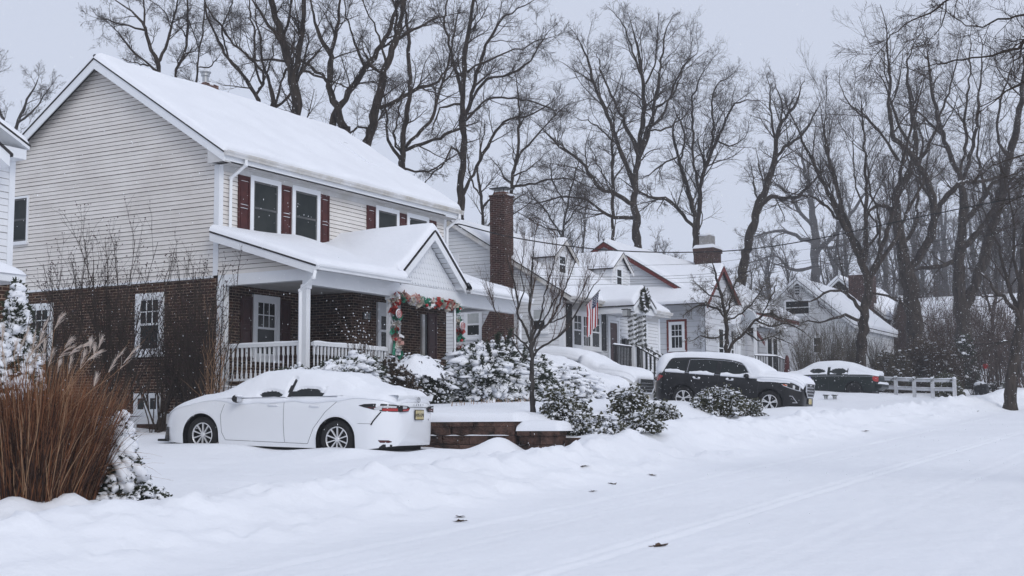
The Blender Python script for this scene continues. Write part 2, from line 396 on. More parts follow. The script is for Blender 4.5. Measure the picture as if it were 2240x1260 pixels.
make_ground()
# ================================================================ house helpers
def wp(ax, pos, sgn, u, z, d=0.):   # point on a wall: ax 'x' -> plane X=pos (u is Y); outward = sgn
    return (pos + sgn * d, u, z) if ax == 'x' else (u, pos + sgn * d, z)
def wbox(mb, ax, pos, sgn, u0, u1, z0, z1, d0, d1, m=0):
    if ax == 'x': mb.box(pos + sgn * d0, pos + sgn * d1, u0, u1, z0, z1, m)
    else: mb.box(u0, u1, pos + sgn * d0, pos + sgn * d1, z0, z1, m)
def lap(mb, ax, pos, sgn, span, z0, z1, e=.1016, m=0, mg=1, d=.018, lip=.016):
    """clapboards: every course is a tilted strip with its own dark underside; span(z) gives the ends"""
    if not callable(span): s_ = span; span = lambda z: s_
    k = int(math.ceil((z1 - z0) / e - 1e-6))
    for i in range(k):
        a, b = z0 + i * e, min(z0 + (i + 1) * e, z1)
        ua, va = span(a); ub, vb = span(b - 1e-4)
        if va - ua < .01: continue
        if vb - ub < .01: ub = vb = (ua + va) / 2
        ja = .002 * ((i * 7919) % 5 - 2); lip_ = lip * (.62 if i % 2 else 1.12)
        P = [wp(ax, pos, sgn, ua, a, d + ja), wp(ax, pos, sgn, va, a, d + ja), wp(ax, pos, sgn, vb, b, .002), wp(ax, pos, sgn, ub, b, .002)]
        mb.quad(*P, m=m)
        mb.quad(wp(ax, pos, sgn, ua, a - lip_, -.004), wp(ax, pos, sgn, va, a - lip_, -.004), wp(ax, pos, sgn, va, a, d + ja), wp(ax, pos, sgn, ua, a, d + ja), m=mg)  # dark lip: shade under the course painted in, mixed with grime
def window(root, ax, pos, sgn, u0, u1, z0, z1, cas=.09, cols=0, rows=0, glass='glass_window', trim='trim', low=True, ledge=0., head=0., blind=0., sash=.045, mull=(), label=None, name='window', dark=False, one=False):
    b = MB(); D = .05; sm_ = 1 if dark else 0
    wbox(b, ax, pos, sgn, u0, u0 + cas, z0, z1, .0, D); wbox(b, ax, pos, sgn, u1 - cas, u1, z0, z1, .0, D)
    wbox(b, ax, pos, sgn, u0 + cas, u1 - cas, z1 - cas, z1, .0, D); wbox(b, ax, pos, sgn, u0 + cas, u1 - cas, z0, z0 + cas * .8, .0, D)
    if head: wbox(b, ax, pos, sgn, u0 - .04, u1 + .04, z1, z1 + head, 0, D + .03)
    wbox(b, ax, pos, sgn, u0 - .03, u1 + .03, z0 - .05, z0, 0, D + .05)
    a0, a1, c0, c1 = u0 + cas, u1 - cas, z0 + cas * .8, z1 - cas
    segs = [a0] + [a0 + (a1 - a0) * k for k in mull] + [a1]
    for k in mull: wbox(b, ax, pos, sgn, a0 + (a1 - a0) * k - .05, a0 + (a1 - a0) * k + .05, c0, c1, 0, D - .003)
    zm = (c0 + c1) / 2
    for i in range(len(segs) - 1):
        p, q = segs[i] + (.05 if i else 0), segs[i + 1] - (.05 if i < len(segs) - 2 else 0)
        single = one or len(mull) == 2 and i == 1; g3 = 0 if one else 3
        for (za, zb, dd, cc, rr) in (((c0, c1, .032, g3, g3),) if single else ((c0, zm + .02, .026, cols if low else 0, rows if low else 0), (zm - .02, c1, .036, cols, rows))):
            wbox(b, ax, pos, sgn, p, p + sash, za, zb, .017, dd + .004, sm_); wbox(b, ax, pos, sgn, q - sash, q, za, zb, .017, dd + .004, sm_)
            wbox(b, ax, pos, sgn, p + sash, q - sash, zb - sash, zb, .017, dd + .004, sm_); wbox(b, ax, pos, sgn, p + sash, q - sash, za, za + sash, .017, dd + .004, sm_)
            for c in range(1, cc):
                u = p + sash + (q - p - 2 * sash) * c / cc; wbox(b, ax, pos, sgn, u - .011, u + .011, za + sash, zb - sash, .017, dd + .004 - .004)
            for r_ in range(1, rr):
                z = za + sash + (zb - za - 2 * sash) * r_ / rr; wbox(b, ax, pos, sgn, p + sash, q - sash, z - .011, z + .011, .017, dd + .004 - .006)
    w = b.build(name, [trim, 'sash_dark'], root)
    if label: w['label'] = label
    g = MB(); g.quad(wp(ax, pos, sgn, a0, c0, .025), wp(ax, pos, sgn, a1, c0, .025), wp(ax, pos, sgn, a1, c1, .025), wp(ax, pos, sgn, a0, c1, .025)); g.build('pane', glass, w)
    if blind:
        g = MB(); zt = c1 - sash; wbox(g, ax, pos, sgn, a0 + sash, a1 - sash, zt - blind * (c1 - c0), zt, .0253, .0258); g.build('blind', 'blind', w)
    if ledge:
        s = MB(); snow_bar(s, wp(ax, pos, sgn, u0 - .02, z0 - .002, .05), wp(ax, pos, sgn, u1 + .02, z0 - .002, .05), .10, ledge); s.build('snow_ledge', 'snow', w, smooth=True)
    return w
def snow_bar(mb, a, b, w, h, m=0, seg=None):
    "a soft ridge of snow lying along a rail, sill or branch"
    a, b = np.array(a, float), np.array(b, float); L = np.linalg.norm(b - a); k = seg or max(3, int(L / .09))
    t = np.linspace(0, 1, k + 1)[:, None]; P = a + (b - a) * t; d = (b - a) / (L + 1e-9); sd = np.cross(d, (0, 0, 1)); sd /= np.linalg.norm(sd) + 1e-9
    hh = h * (.7 + .35 * vnoise(P[:, 0] * 4, P[:, 1] * 4, P[:, 2] * 2, 5)); e = np.minimum(1, np.minimum(t[:, 0], 1 - t[:, 0]) * L / .05); hh = hh * np.sqrt(np.clip(e, .02, 1))
    an = np.linspace(0, np.pi, 7); G = P[:, None] + sd * (np.cos(an)[None, :, None] * w / 2) + np.array([0, 0, 1.]) * (np.sin(an)[None, :] ** .8 * hh[:, None])[..., None]
    mb.grid(G, m, flip=True)
def snow_slab(mb, P00, P10, P11, P01, t, n=60, k=30, r=.16, rough=.25, m=0, edges=(1, 1, 1, 1), seed=0, sag=0.):
    "snow on a roof plane (bilinear patch), rounded at the free edges"
    P00, P10, P11, P01 = [np.array(p, float) for p in (P00, P10, P11, P01)]
    nrm = np.cross(P10 - P00, P01 - P00); nrm /= np.linalg.norm(nrm)
    if nrm[2] < 0: nrm = -nrm
    u = np.linspace(0, 1, n + 1); v = np.linspace(0, 1, k + 1)
    Lu, Lv = np.linalg.norm(P10 - P00), np.linalg.norm(P01 - P00)
    u = np.unique(np.concatenate([u, np.array([.15, .3, .5, .75, 1, 1.4]) * r / Lu, 1 - np.array([.15, .3, .5, .75, 1, 1.4]) * r / Lu])); v = np.unique(np.concatenate([v, np.array([.15, .3, .5, .75, 1, 1.4]) * r / Lv, 1 - np.array([.15, .3, .5, .75, 1, 1.4]) * r / Lv]))
    U, V = np.meshgrid(u, v, indexing='ij')
    B = ((1 - U) * (1 - V))[..., None] * P00 + (U * (1 - V))[..., None] * P10 + (U * V)[..., None] * P11 + ((1 - U) * V)[..., None] * P01
    e = np.ones_like(U)
    for q, on in zip((U * Lu, (1 - U) * Lu, V * Lv, (1 - V) * Lv), edges):
        if on: x = np.clip(q / r, 0, 1); e = e * np.sqrt(np.clip(1 - (1 - x) ** 2, 0, 1))
    e = e * np.clip(1 + .22 * (1 - e) * fbm(B[..., 0] * 5, B[..., 1] * 5, B[..., 2] * 5, 2, seed + 9), 0, 2)
    nz = fbm(B[..., 0] * .9, B[..., 1] * .9, B[..., 2] * .9, 3, seed) * rough + fbm(B[..., 0] * 4, B[..., 1] * 4, B[..., 2] * 4, 2, seed + 3) * .06
    if sag: nz = nz - sag * sstep(.6, 1., V) 
    H = t * e * (1 + nz)
    G = B + nrm * (H + .004)[..., None]
    c = np.cross(P10 - P00, P01 - P00)
    mb.grid(G, m, flip=c[2] < 0)
def gable_roof(root, ax, r0, r1, ridge, zr, e0, ze0, e1, ze1, th=.10, fascia=.17, trim='trim', snow=.16, sides=(1, 1), edge='shingle', rs=.16, nm='roof', barge=None, seed=0, rough=.25):
    """ridge line along axis ax from r0..r1 at cross coordinate ridge; eaves at cross coords e0, e1"""
    def P(l, c, z): return (l, c, z) if ax == 'x' else (c, l, z)
    b = MB(); fa = MB()
    for e, ze in ((e0, ze0), (e1, ze1)):
        for (l0, l1) in ((r0, r1),):
            top = [P(l0, ridge, zr), P(l1, ridge, zr), P(l1, e, ze), P(l0, e, ze)]
            bot = [(x, y, z - .035) for x, y, z in top]
            b.hexa(bot + top) if True else None
    o = b.build(nm, edge, root)
    for e, ze in ((e0, ze0), (e1, ze1)):
        sg = 1 if e > ridge else -1
        for l, dl in ((r0, .03), (r1, -.03)):
            l_ = l + dl * .6
            a = [P(l_, ridge, zr - .037), P(l_, e, ze - .037), P(l_, e, ze - .037 - fascia), P(l_, ridge, zr - .037 - fascia * 1.15)]
            fa.prism(a, P(dl, 0, 0))
        fa.hexa([P(r0 + .02, e - sg * .03, ze - .2), P(r1 - .02, e - sg * .03, ze - .2), P(r1 - .02, e - sg * .008, ze - .2), P(r0 + .02, e - sg * .008, ze - .2),
                 P(r0 + .02, e - sg * .03, ze - .04), P(r1 - .02, e - sg * .03, ze - .04), P(r1 - .02, e - sg * .008, ze - .04), P(r0 + .02, e - sg * .008, ze - .04)])
    fa.build('fascia', barge or trim, root)
    if snow:
        s = MB()
        for e, ze, on in ((e0, ze0, sides[0]), (e1, ze1, sides[1])):
            if on: snow_slab(s, P(r0, e, ze), P(r1, e, ze), P(r1, ridge, zr + .0), P(r0, ridge, zr + .0), snow, r=rs, n=max(12, int(abs(r1 - r0) * 5)), k=24, edges=(1, 1, 1, 0), seed=seed, rough=rough)
        sn = s.build('roof_snow', 'snow', root, smooth=True)
    return o
def gutter(mb, a, b, out, m=0, s=.12):
    "K-style gutter along a->b, out = outward unit vector"
    a, b, out = np.array(a, float), np.array(b, float), np.array(out, float); Z = np.array([0, 0, 1.])
    pr = [(0, 0), (0, -.11), (.075, -.11), (.085, -.07), (.115, -.035), (.12, 0), (.105, 0), (.10, -.02)]
    q = [a + out * x + Z * z for x, z in pr]; mb.prism(q if True else q[::-1], b - a, m)
def downspout(mb, pts, w=.075, m=0):
    for i in range(len(pts) - 1): mb.tube([pts[i], pts[i + 1]], w * .6, 4, m)
    for p in pts[1:-1]: mb.blobs([p], [(w * .75,) * 3], m, res=1, flat=0)
def shutter(root, pos, u0, u1, z0, z1, m, snowy=True, ax='y', sgn=-1):
    b = MB(); wbox(b, ax, pos, sgn, u0, u1, z0, z1, .012, .03)
    zm = (z0 + z1) / 2; f = .05
    for a, c in ((z0, z0 + f + .02), (zm - .035, zm + .035), (z1 - f - .02, z1)): wbox(b, ax, pos, sgn, u0, u1, a, c, .03, .05)
    for a, c in ((u0, u0 + f), (u1 - f, u1)):
        wbox(b, ax, pos, sgn, a, c, z0 + f + .02, zm - .035, .03, .05); wbox(b, ax, pos, sgn, a, c, zm + .035, z1 - f - .02, .03, .05)
    for a, c in ((z0 + f + .02, zm - .035), (zm + .035, z1 - f - .02)): wbox(b, ax, pos, sgn, u0 + f + .025, u1 - f - .025, a + .035, c - .035, .03, .042)
    o = b.build('shutter', m, root)
    if snowy:
        s = MB()
        for z in (z0 + f + .02, zm + .035, z0 + f + .02 + (zm - .035 - z0 - f - .02) * .98, z1 - f - .08):
            snow_bar(s, wp(ax, pos, sgn, u0 + f + .01, z, .040), wp(ax, pos, sgn, u1 - f - .01, z, .040), .022, .022, seg=6)
        s.build('snow_ledge', 'snow', o, smooth=True)
    return o
def brick_quad(mb, ax, pos, sgn, u0, u1, z0, z1, m=0): mb.quad(wp(ax, pos, sgn, u0, z0), wp(ax, pos, sgn, u1, z0), wp(ax, pos, sgn, u1, z1), wp(ax, pos, sgn, u0, z1), m=m)
def numeral(root, txt, loc, size, rotm, m='ink', name='numeral'):
    cu = bpy.data.curves.new(name, 'FONT'); cu.body = txt; cu.size = size; cu.extrude = .002; cu.align_x = 'CENTER'; cu.align_y = 'CENTER'
    tmp = bpy.data.objects.new(name, cu); COL.objects.link(tmp)
    dg = bpy.context.evaluated_depsgraph_get(); me = bpy.data.meshes.new_from_object(tmp.evaluated_get(dg)); bpy.data.objects.remove(tmp)
    me.materials.clear(); me.materials.append(MATS[m])
    ob = bpy.data.objects.new(name, me); COL.objects.link(ob); ob.parent = root
    r = root
    while r is not None and r.name not in ORG: r = r.parent
    o = ORG[r.name] if r else np.zeros(3)
    ob.matrix_local = Matrix.Translation(Vector(np.array(loc) - o)) @ rotm.to_4x4()
    return ob
ROT_FRONT = Matrix.Rotation(math.pi / 2, 3, 'X')                     # text read from -Y
ROT_LEFT = Matrix.Rotation(-math.pi / 2, 3, 'Z') @ Matrix.Rotation(math.pi / 2, 3, 'X')   # read from -X

# ================================================================ the big house
HX0, HX1, HYF, HYR, HYB = 22.07, 31.58, 20.26, 24.1, 27.94
def build_big_house():
    h = thing('brick_and_siding_house', 'two-storey house with beige siding over dark brick, red shutters and a front porch', 'house', (26.8, 24, 2.0))
    zs = 4.95; zr = 10.48; pit = .653; ze = zr - pit * (HYR - 19.88)
    roofz = lambda y: zr - pit * abs(y - HYR) - .05
    # --- siding
    b = MB(); gspan = lambda z: (max(HYF, HYR - (zr - .05 - z) / pit), min(HYB, HYR + (zr - .05 - z) / pit))
    lap(b, 'x', HX0, -1, gspan, zs, zr - .1)
    lap(b, 'y', HYF, -1, (HX0, HX1), 4.95, 7.62)
    lap(b, 'x', HX1, 1, gspan, zs, zr - .1)
    b.build('siding', ['siding', 'lap_shade_grime'], h)
    b = MB()   # corner boards
    b.box(HX0 - .03, HX0 + .0, HYF, HYF + .12, zs, 7.60); b.box(HX0 - .03, HX0 + .11, HYF - .03, HYF, zs, 7.55); b.mark()
    b.box(HX1 - .11, HX1 + .03, HYF - .03, HYF, zs, 7.55); b.build_each('corner_trim', 'trim', h)
    b = MB(); b.box(HX0 - .04, HX0, HYF + .12, HYB, zs - .05, zs); b.build('starter_strip', 'trim', h)
    # --- brick
    b = MB(); VX, VY = 25.45, 19.0; VX1 = at(976, 700, Y=19.0)[0]
    for (ax, pos, sg, u0, u1, z0, z1) in (('x', HX0, -1, HYF, HYB, 1.2, zs - .05), ('y', HYF, -1, HX0, VX, 1.2, 5.0), ('x', VX, -1, VY, HYF, 2.43, 5.0), ('y', VY, -1, VX, VX1, 2.43, 5.0), ('x', VX1, 1, VY, HYF, 2.43, 5.0), ('y', HYF, -1, VX1, HX1, 2.43, 5.0), ('x', HX1, 1, HYF, HYB, 1.2, 5.0), ('y', HYB, 1, HX0, HX1, 1.2, 7.6)):
        brick_quad(b, ax, pos, sg, u0, u1, z0, z1)
    b.box(HX0 + .02, HX0 + 3, HYF + .03, HYB - .03, 1.2, 4.9); 
    b.build('brick_wall', 'brick_dark', h)
    # --- roof
    gable_roof(h, 'x', HX0 - .3, HX1 + .28, HYR, zr, 19.88, ze, 2 * HYR - 19.88, ze, snow=.16, fascia=.2, rs=.2, seed=3, rough=.5)
    b = MB(); b.quad((HX0 - .26, 19.9, ze - .235), (HX1 + .24, 19.9, ze - .235), (HX1 + .24, HYF, ze - .235), (HX0 - .26, HYF, ze - .235))
    for i in range(60):   # soffit ribs
        x = HX0 - .2 + i * .165; b.box(x, x + .012, 19.92, HYF - .01, ze - .243, ze - .2355)
    b.box(HX0 + .1, HX1 - .1, HYF - .035, HYF - .016, ze - .36, ze - .236)
    # rake soffit box at the left front corner
    b.prism([(HX0 - .268, HYF + .12, ze - .235), (HX0 - .268, 19.9, ze - .235), (HX0 - .268, 19.9, ze - .05), (HX0 - .268, HYF + .12, ze + .10)], (.25, 0, 0))
    b.build('soffit', 'soffit', h)
    b = MB(); gutter(b, (HX0 - .28, 19.875, ze + .01), (HX1 + .26, 19.875, ze + .01), (0, -1, 0)); g = b.build('gutter', 'trim_dirty', h)
    b = MB()
    for x, zb in ((HX0 + .30, 6.05), (HX1 - .02, 5.95)):
        downspout(b, [(x + .1, 19.82, ze - .1), (x + .1, 19.83, ze - .22), (x, HYF - .08, ze - .5), (x, HYF - .08, zb)]); b.mark()
    b.build_each('downspout', 'trim', h)
    # --- skylight
    def rp(x, y, d=0): return np.array([x, y, zr - pit * (HYR - y) + d])
    xs0, xs1, ya, yb = 29.35, 30.05, 21.35, 22.65
    b = MB(); b.hexa([rp(xs0, ya, 0), rp(xs1, ya, 0), rp(xs1, yb, 0), rp(xs0, yb, 0), rp(xs0, ya, .10), rp(xs1, ya, .10), rp(xs1, yb, .205), rp(xs0, yb, .205)])
    sk = b.build('skylight', 'shingle', h)
    b = MB(); b.hexa([rp(xs0 + .05, ya + .05, .16), rp(xs1 - .05, ya + .05, .16), rp(xs1 - .05, yb - .12, .215), rp(xs0 + .05, yb - .12, .215), rp(xs0 + .05, ya + .05, .20), rp(xs1 - .05, ya + .05, .20), rp(xs1 - .05, yb - .12, .235), rp(xs0 + .05, yb - .12, .235)])
    b.build('snow_cover', 'snow', sk)
    # --- chimney behind the ridge
    c = at(449, 190, Y=HYR + .75); x = c[0]
    b = MB(); b.box(x - .26, x + .26, HYR + .5, HYR + 1.0, 9.6, c[2] + .05); ch = b.build('chimney', 'brick_red', h)
    b = MB(); y = HYR + .75; z0 = c[2] + .05
    b.lathe([(.0, z0), (.13, z0), (.12, z0 + .03), (.085, z0 + .05), (.085, z0 + .24), (.12, z0 + .25), (.12, z0 + .33), (.15, z0 + .34), (.155, z0 + .37), (.0, z0 + .40)], (x, y, 0), n=20)
    b.build('flue', 'metal_flue', ch, smooth=False)
    s = MB(); s.blobs([(x, y, z0 - .01)], [(.30, .29, .07)], res=2, flat=.25, seed=4); s.blobs([(x, y, z0 + .39)], [(.13, .13, .03)], res=2, flat=.2); s.build('snow_cap', 'snow', ch, smooth=True)
    # --- upstairs windows and shutters
    yy = HYF
    W = [(545, 612), (637, 698), (820, 871), (888, 936)]; Sx = [(519, 544), (613, 635), (699, 718), (801, 819), (872, 887), (937, 952)]
    for p, q in W:
        u0, u1 = at(p, 430, Y=yy)[0], at(q, 430, Y=yy)[0]
        window(h, 'y', yy, -1, u0, u1, 5.93, 7.42, cas=.12, glass='screen_glass', dark=True)
    for p, q in Sx:
        u0, u1 = at(p, 430, Y=yy)[0], at(q, 430, Y=yy)[0]
        shutter(h, yy, u0, u1, 5.92, 7.36, 'shutter_red')
    # --- gable-side windows
    X = HX0
    def gw(px0, px1, y0, y1, pym, **k):
        v1, v0 = at(px0, pym, X=X)[1], at(px1, pym, X=X)[1]
        window(h, 'x', X, -1, v0, v1, y0, y1, **k)
    gw(5, 64, 6.17, 7.36, 480, cas=.055, glass='screen_glass', dark=True)
    gw(298, 359, 3.22, 4.66, 710, cas=.12, cols=3, rows=2, low=False, ledge=.07)
    gw(58, 116, 3.22, 4.60, 710, cas=.12, cols=3, rows=2, low=False, ledge=.07)
    gw(295, 352, 1.86, 2.33, 885, cas=.07, mull=(.5,), one=True)
    # --- recessed front window on the porch with shutters
    u0, u1 = at(551, 700, Y=yy)[0], at(609, 700, Y=yy)[0]
    window(h, 'y', yy, -1, u0, u1, 3.1, 4.62, cas=.13, cols=3, rows=2, low=False)
    shutter(h, yy, u0 - .42, u0 - .03, 3.1, 4.55, 'door_red', False); shutter(h, yy, u1 + .03, u1 + .40, 3.1, 4.55, 'door_red', False)
    # --- vestibule openings
    u0, u1 = at(823, 700, Y=VY)[0], at(872, 700, Y=VY)[0]
    b = MB(); wbox(b, 'y', VY, -1, u0, u0 + .11, 2.44, 4.62, 0, .06); wbox(b, 'y', VY, -1, u1 - .11, u1, 2.44, 4.62, 0, .06); wbox(b, 'y', VY, -1, u0 + .11, u1 - .11, 4.34, 4.62, 0, .06)
    wbox(b, 'y', VY, -1, u0 + .11, u0 + .17, 2.5, 4.34, 0, .035); wbox(b, 'y', VY, -1, u1 - .17, u1 - .11, 2.5, 4.34, 0, .035); wbox(b, 'y', VY, -1, u0 + .17, u1 - .17, 3.88, 3.94, 0, .035); wbox(b, 'y', VY, -1, u0 + .17, u1 - .17, 4.28, 4.34, 0, .035)
    wbox(b, 'y', VY, -1, (u0 + u1) / 2 - .04, (u0 + u1) / 2 - .01, 3.94, 4.28, 0, .03)
    d = b.build('storm_door', 'trim', h); b = MB(); b.quad(*[wp('y', VY, -1, u, z, .02) for u, z in ((u0 + .1, 2.45), (u1 - .1, 2.45), (u1 - .1, 4.36), (u0 + .1, 4.36))]); b.build('pane', 'glass_window', d)
    u0 = at(920, 700, Y=VY)[0]; u1 = at(953, 700, Y=VY)[0]
    b = MB(); wbox(b, 'y', VY, -1, u0, u0 + .12, 2.8, 4.45, 0, .06); wbox(b, 'y', VY, -1, u0 + .12, u0 + .28, 2.8, 4.45, 0, .02, 1); b.build('side_light', ['trim_dirty', 'glass_window'], h)
    shutter(h, VY, u0 + .30, u1, 2.75, 4.5, 'door_red', False)
    # --- house number plaque
    pc = at(802, 691, Y=VY)
    b = MB(); b.box(pc[0] - .17, pc[0] + .15, VY - .02, VY, pc[2] - .09, pc[2] + .08); b.box(pc[0] - .125, pc[0] - .01, VY - .027, VY - .02, pc[2] - .075, pc[2] + .065, 1); b.box(pc[0] + .005, pc[0] + .11, VY - .027, VY - .02, pc[2] - .075, pc[2] + .065, 1)
    pl = b.build('number_plaque', ['black_metal', 'blind'], h)
    numeral(pl, '41', (pc[0] - .067, VY - .029, pc[2] - .005), .115, ROT_FRONT); numeral(pl, '8', (pc[0] + .057, VY - .029, pc[2] - .005), .115, ROT_FRONT)
    # ================= porch
    PY = 17.69; pe_y = 17.24; pe_z = 4.97; ps = (5.93 - pe_z) / (HYF - pe_y); PX1 = 31.2
    b = MB(); top = [(HX0 - .3, pe_y, pe_z), (PX1, pe_y, pe_z), (PX1, HYF, pe_z + ps * (HYF - pe_y)), (HX0 - .3, HYF, pe_z + ps * (HYF - pe_y))]
    zs_ = lambda y: pe_z + ps * (y - pe_y)
    for xa_, xb_, y_ in ((HX0 - .3, 25.22, pe_y), (25.22, 28.06, 17.66), (28.06, PX1, pe_y)):
        tq = [(xa_, y_, zs_(y_)), (xb_, y_, zs_(y_)), (xb_, HYF, zs_(HYF)), (xa_, HYF, zs_(HYF))]; b.hexa([(x, y, z - .035) for x, y, z in tq] + tq)
    GXc, GZ = 26.62, 6.33; gs = .84; gy0 = 17.36
    for sg in (-1, 1):
        e = GXc + sg * 1.47; zz = GZ - gs * 1.47
        t2 = [(GXc, gy0, GZ), (e, gy0, zz), (e, HYF, zz), (GXc, HYF, GZ)]
        if sg < 0: t2 = [t2[1], t2[0], t2[3], t2[2]]
        b.hexa([(x, y, z - .04) for x, y, z in t2] + t2)
    pr = b.build('porch_roof', 'shingle', h)
    # snow cover as one smooth drift
    xs = np.unique(np.concatenate([np.arange(HX0 - .28, PX1 + .01, .07), [HX0 - .3, HX0 - .27, PX1 - .02]])); ys = np.unique(np.concatenate([np.arange(pe_y - .03, HYF, .06), [HYF, 17.36, 17.365, 17.372, 17.385, 17.42]]))
    XX, YY = np.meshgrid(xs, ys, indexing='ij')
    shed = pe_z + ps * (YY - pe_y); gab = GZ + .045 - gs * np.sqrt((XX - GXc) ** 2 + .003); gab = np.where((YY < gy0 - .001) , -9, gab)
    base = np.maximum(shed, gab)
    r_ = .16
    e = np.minimum.reduce([np.clip((XX - (HX0 - .3)) / r_, 0, 1), np.clip((PX1 - XX) / r_, 0, 1), np.clip((YY - (pe_y - .04)) / r_, 0, 1)])
    gm = (gab > shed); e = np.where(gm, np.minimum(e, np.clip((YY - gy0) / .12, 0, 1)), e)
    e = np.sqrt(np.clip(1 - (1 - e) ** 2, 0, 1))
    k = .85
    d = np.clip(.5 + .5 * (gab - shed) / k, 0, 1); sm = shed * (1 - d) + gab * d + k * .5 * d * (1 - d)
    sm = np.where(gab < -5, shed, sm)
    sm = sm - .10 * np.exp(-((YY - 19.2) / .6) ** 2) * np.exp(-((XX - GXc) / 1.2) ** 2)
    drift = .17 + .05 * fbm(XX * .7, YY * .7, 0, 2, 9) + .10 * np.exp(-((XX - 24.9) / 1.0) ** 2) * sstep(18, 20, YY)
    Z = base + .005 + e * (np.maximum(sm - base, 0) + drift)
    inside = (np.abs(XX - GXc) < 1.44) & (YY < gy0 - .001); kp = ~inside[:-1, :-1]
    Z = np.where((np.abs(XX - GXc) < 1.44) & (YY < gy0 + .02) & (YY >= gy0 - .07), gab_edge(XX), Z) if False else Z
    s = MB(); s.grid(np.stack([XX, YY, Z], -1), keep=kp)
    # front lip
    for mk in (xs < GXc - 1.42, xs > GXc + 1.42): s.grid(np.stack([np.stack([xs[mk], 0 * xs[mk] + pe_y - .03, Z[mk, 0]], -1), np.stack([xs[mk], 0 * xs[mk] + pe_y - .03, 0 * xs[mk] + pe_z - .01], -1)], 1), flip=True)
    s.build('snow_cover', 'snow', pr, smooth=True)
    # gable front: fish-scale shingles, rakes, soffit strip
    gyw = PY - .06
    b = MB(); zb = 4.94
    hw = lambda z: max(0, (GZ - .22 - z) / gs)
    b.poly([(GXc - hw(zb), gyw, zb), (GXc + hw(zb), gyw, zb), (GXc, gyw, GZ - .22)], 0)
    e_ = .135; w = .115; i = 0; z = zb + .02
    while z < GZ - .3:
        off = (i % 2) * w / 2; x = GXc - math.floor(hw(z) / w) * w - w + off
        while x < GXc + hw(z) + w:
            an = np.linspace(math.pi, 2 * math.pi, 7); rr = w * .48
            P = [(x + rr * math.cos(t), gyw - .022, z + rr + rr * math.sin(t)) for t in an] + [(x + rr, gyw - .006, z + e_ + .05), (x - rr, gyw - .006, z + e_ + .05)]
            P = [(min(max(px, GXc - hw(max(pz, zb))), GXc + hw(max(pz, zb))), py, pz) for px, py, pz in P]
            if abs(x - GXc) < hw(z + .05): b.add(P + [(p[0], gyw - .001, p[2]) for p in P], [tuple(range(9))] + [((j + 1) % 9, j, j + 9, (j + 1) % 9 + 9) for j in range(9)])
            x += w
        z += e_; i += 1
    b.build('shingled_gable', 'trim', h)
    b = MB()
    for sg in (-1, 1):
        P = [(GXc, gy0 + .01, GZ - .045), (GXc + sg * 1.47, gy0 + .01, GZ - .045 - gs * 1.47), (GXc + sg * 1.47, gy0 + .01, GZ - .25 - gs * 1.47), (GXc, gy0 + .01, GZ - .25)]
        b.prism(P if sg > 0 else P[::-1], (0, .03, 0))
        n_ = 11
        for j in range(n_):   # ribbed rake soffit
            a0, a1 = j / n_, (j + .93) / n_; za = lambda a: GZ - .19 - gs * 1.47 * a
            x0_, x1_ = GXc + sg * 1.47 * a0, GXc + sg * 1.47 * a1
            q = [(x0_, gy0 + .04, za(a0)), (x1_, gy0 + .04, za(a1)), (x1_, gyw, za(a1)), (x0_, gyw, za(a0))]
            b.quad(*(q if sg < 0 else q[::-1]))
        b.box(GXc + sg * 1.47, GXc + sg * 1.27, gy0 + .04, gyw, 4.97, 5.14)
    b.build('gable_rake', 'trim', h)
    # beams
    b = MB(); b.box(HX0 - .02, PX1 - .05, PY - .08, PY + .12, 4.59, 4.93); b.box(HX0 - .02, HX0 + .16, PY + .12, HYF - .03, 4.70, 4.95)
    b.box(PX1 - .25, PX1 - .05, PY + .12, HYF - .5, 4.70, 4.95)
    b.build('porch_beam', 'trim', h)
    b = MB(); b.quad((HX0 + .1, PY, 4.78), (PX1, PY, 4.78), (PX1, HYF, 4.78), (HX0 + .1, HYF, 4.78)); [b.quad((xa_, pe_y + .02, 4.925), (xb_, pe_y + .02, 4.925), (xb_, PY - .08, 4.925), (xa_, PY - .08, 4.925)) for xa_, xb_ in ((HX0 - .25, GXc - 1.42), (GXc + 1.42, PX1 - .02))]; b.build('porch_ceiling', 'soffit', h)
    b = MB(); gutter(b, (HX0 - .28, pe_y, pe_z + .005), (GXc - 1.38, pe_y, pe_z + .005), (0, -1, 0)); b.mark(); gutter(b, (GXc + 1.44, pe_y, pe_z + .005), (PX1 + .02, pe_y, pe_z + .005), (0, -1, 0)); b.build_each('gutter', 'trim', h)
    # side infill
    b = MB(); sp = lambda z: (min(HYF - .02, pe_y + (z + .19 - pe_z) / ps), HYF - .02)
    lap(b, 'x', HX0, -1, sp, 4.95, 5.72); b.build('porch_side_siding', ['siding', 'lap_shade_grime'], h)
    b = MB(); P = [(HX0 - .285, pe_y, pe_z - .036), (HX0 - .285, HYF, pe_z + ps * (HYF - pe_y) - .036), (HX0 - .285, HYF, pe_z + ps * (HYF - pe_y) - .22), (HX0 - .285, pe_y, pe_z - .20)]
    b.prism(P, (.03, 0, 0)); b.prism([(HX0 - .26, pe_y, pe_z - .10), (HX0 - .26, PY, pe_z - .02), (HX0 - .26, PY, 4.90), (HX0 - .26, pe_y, 4.90)], (.24, 0, 0)); b.build('porch_rake', 'trim', h)
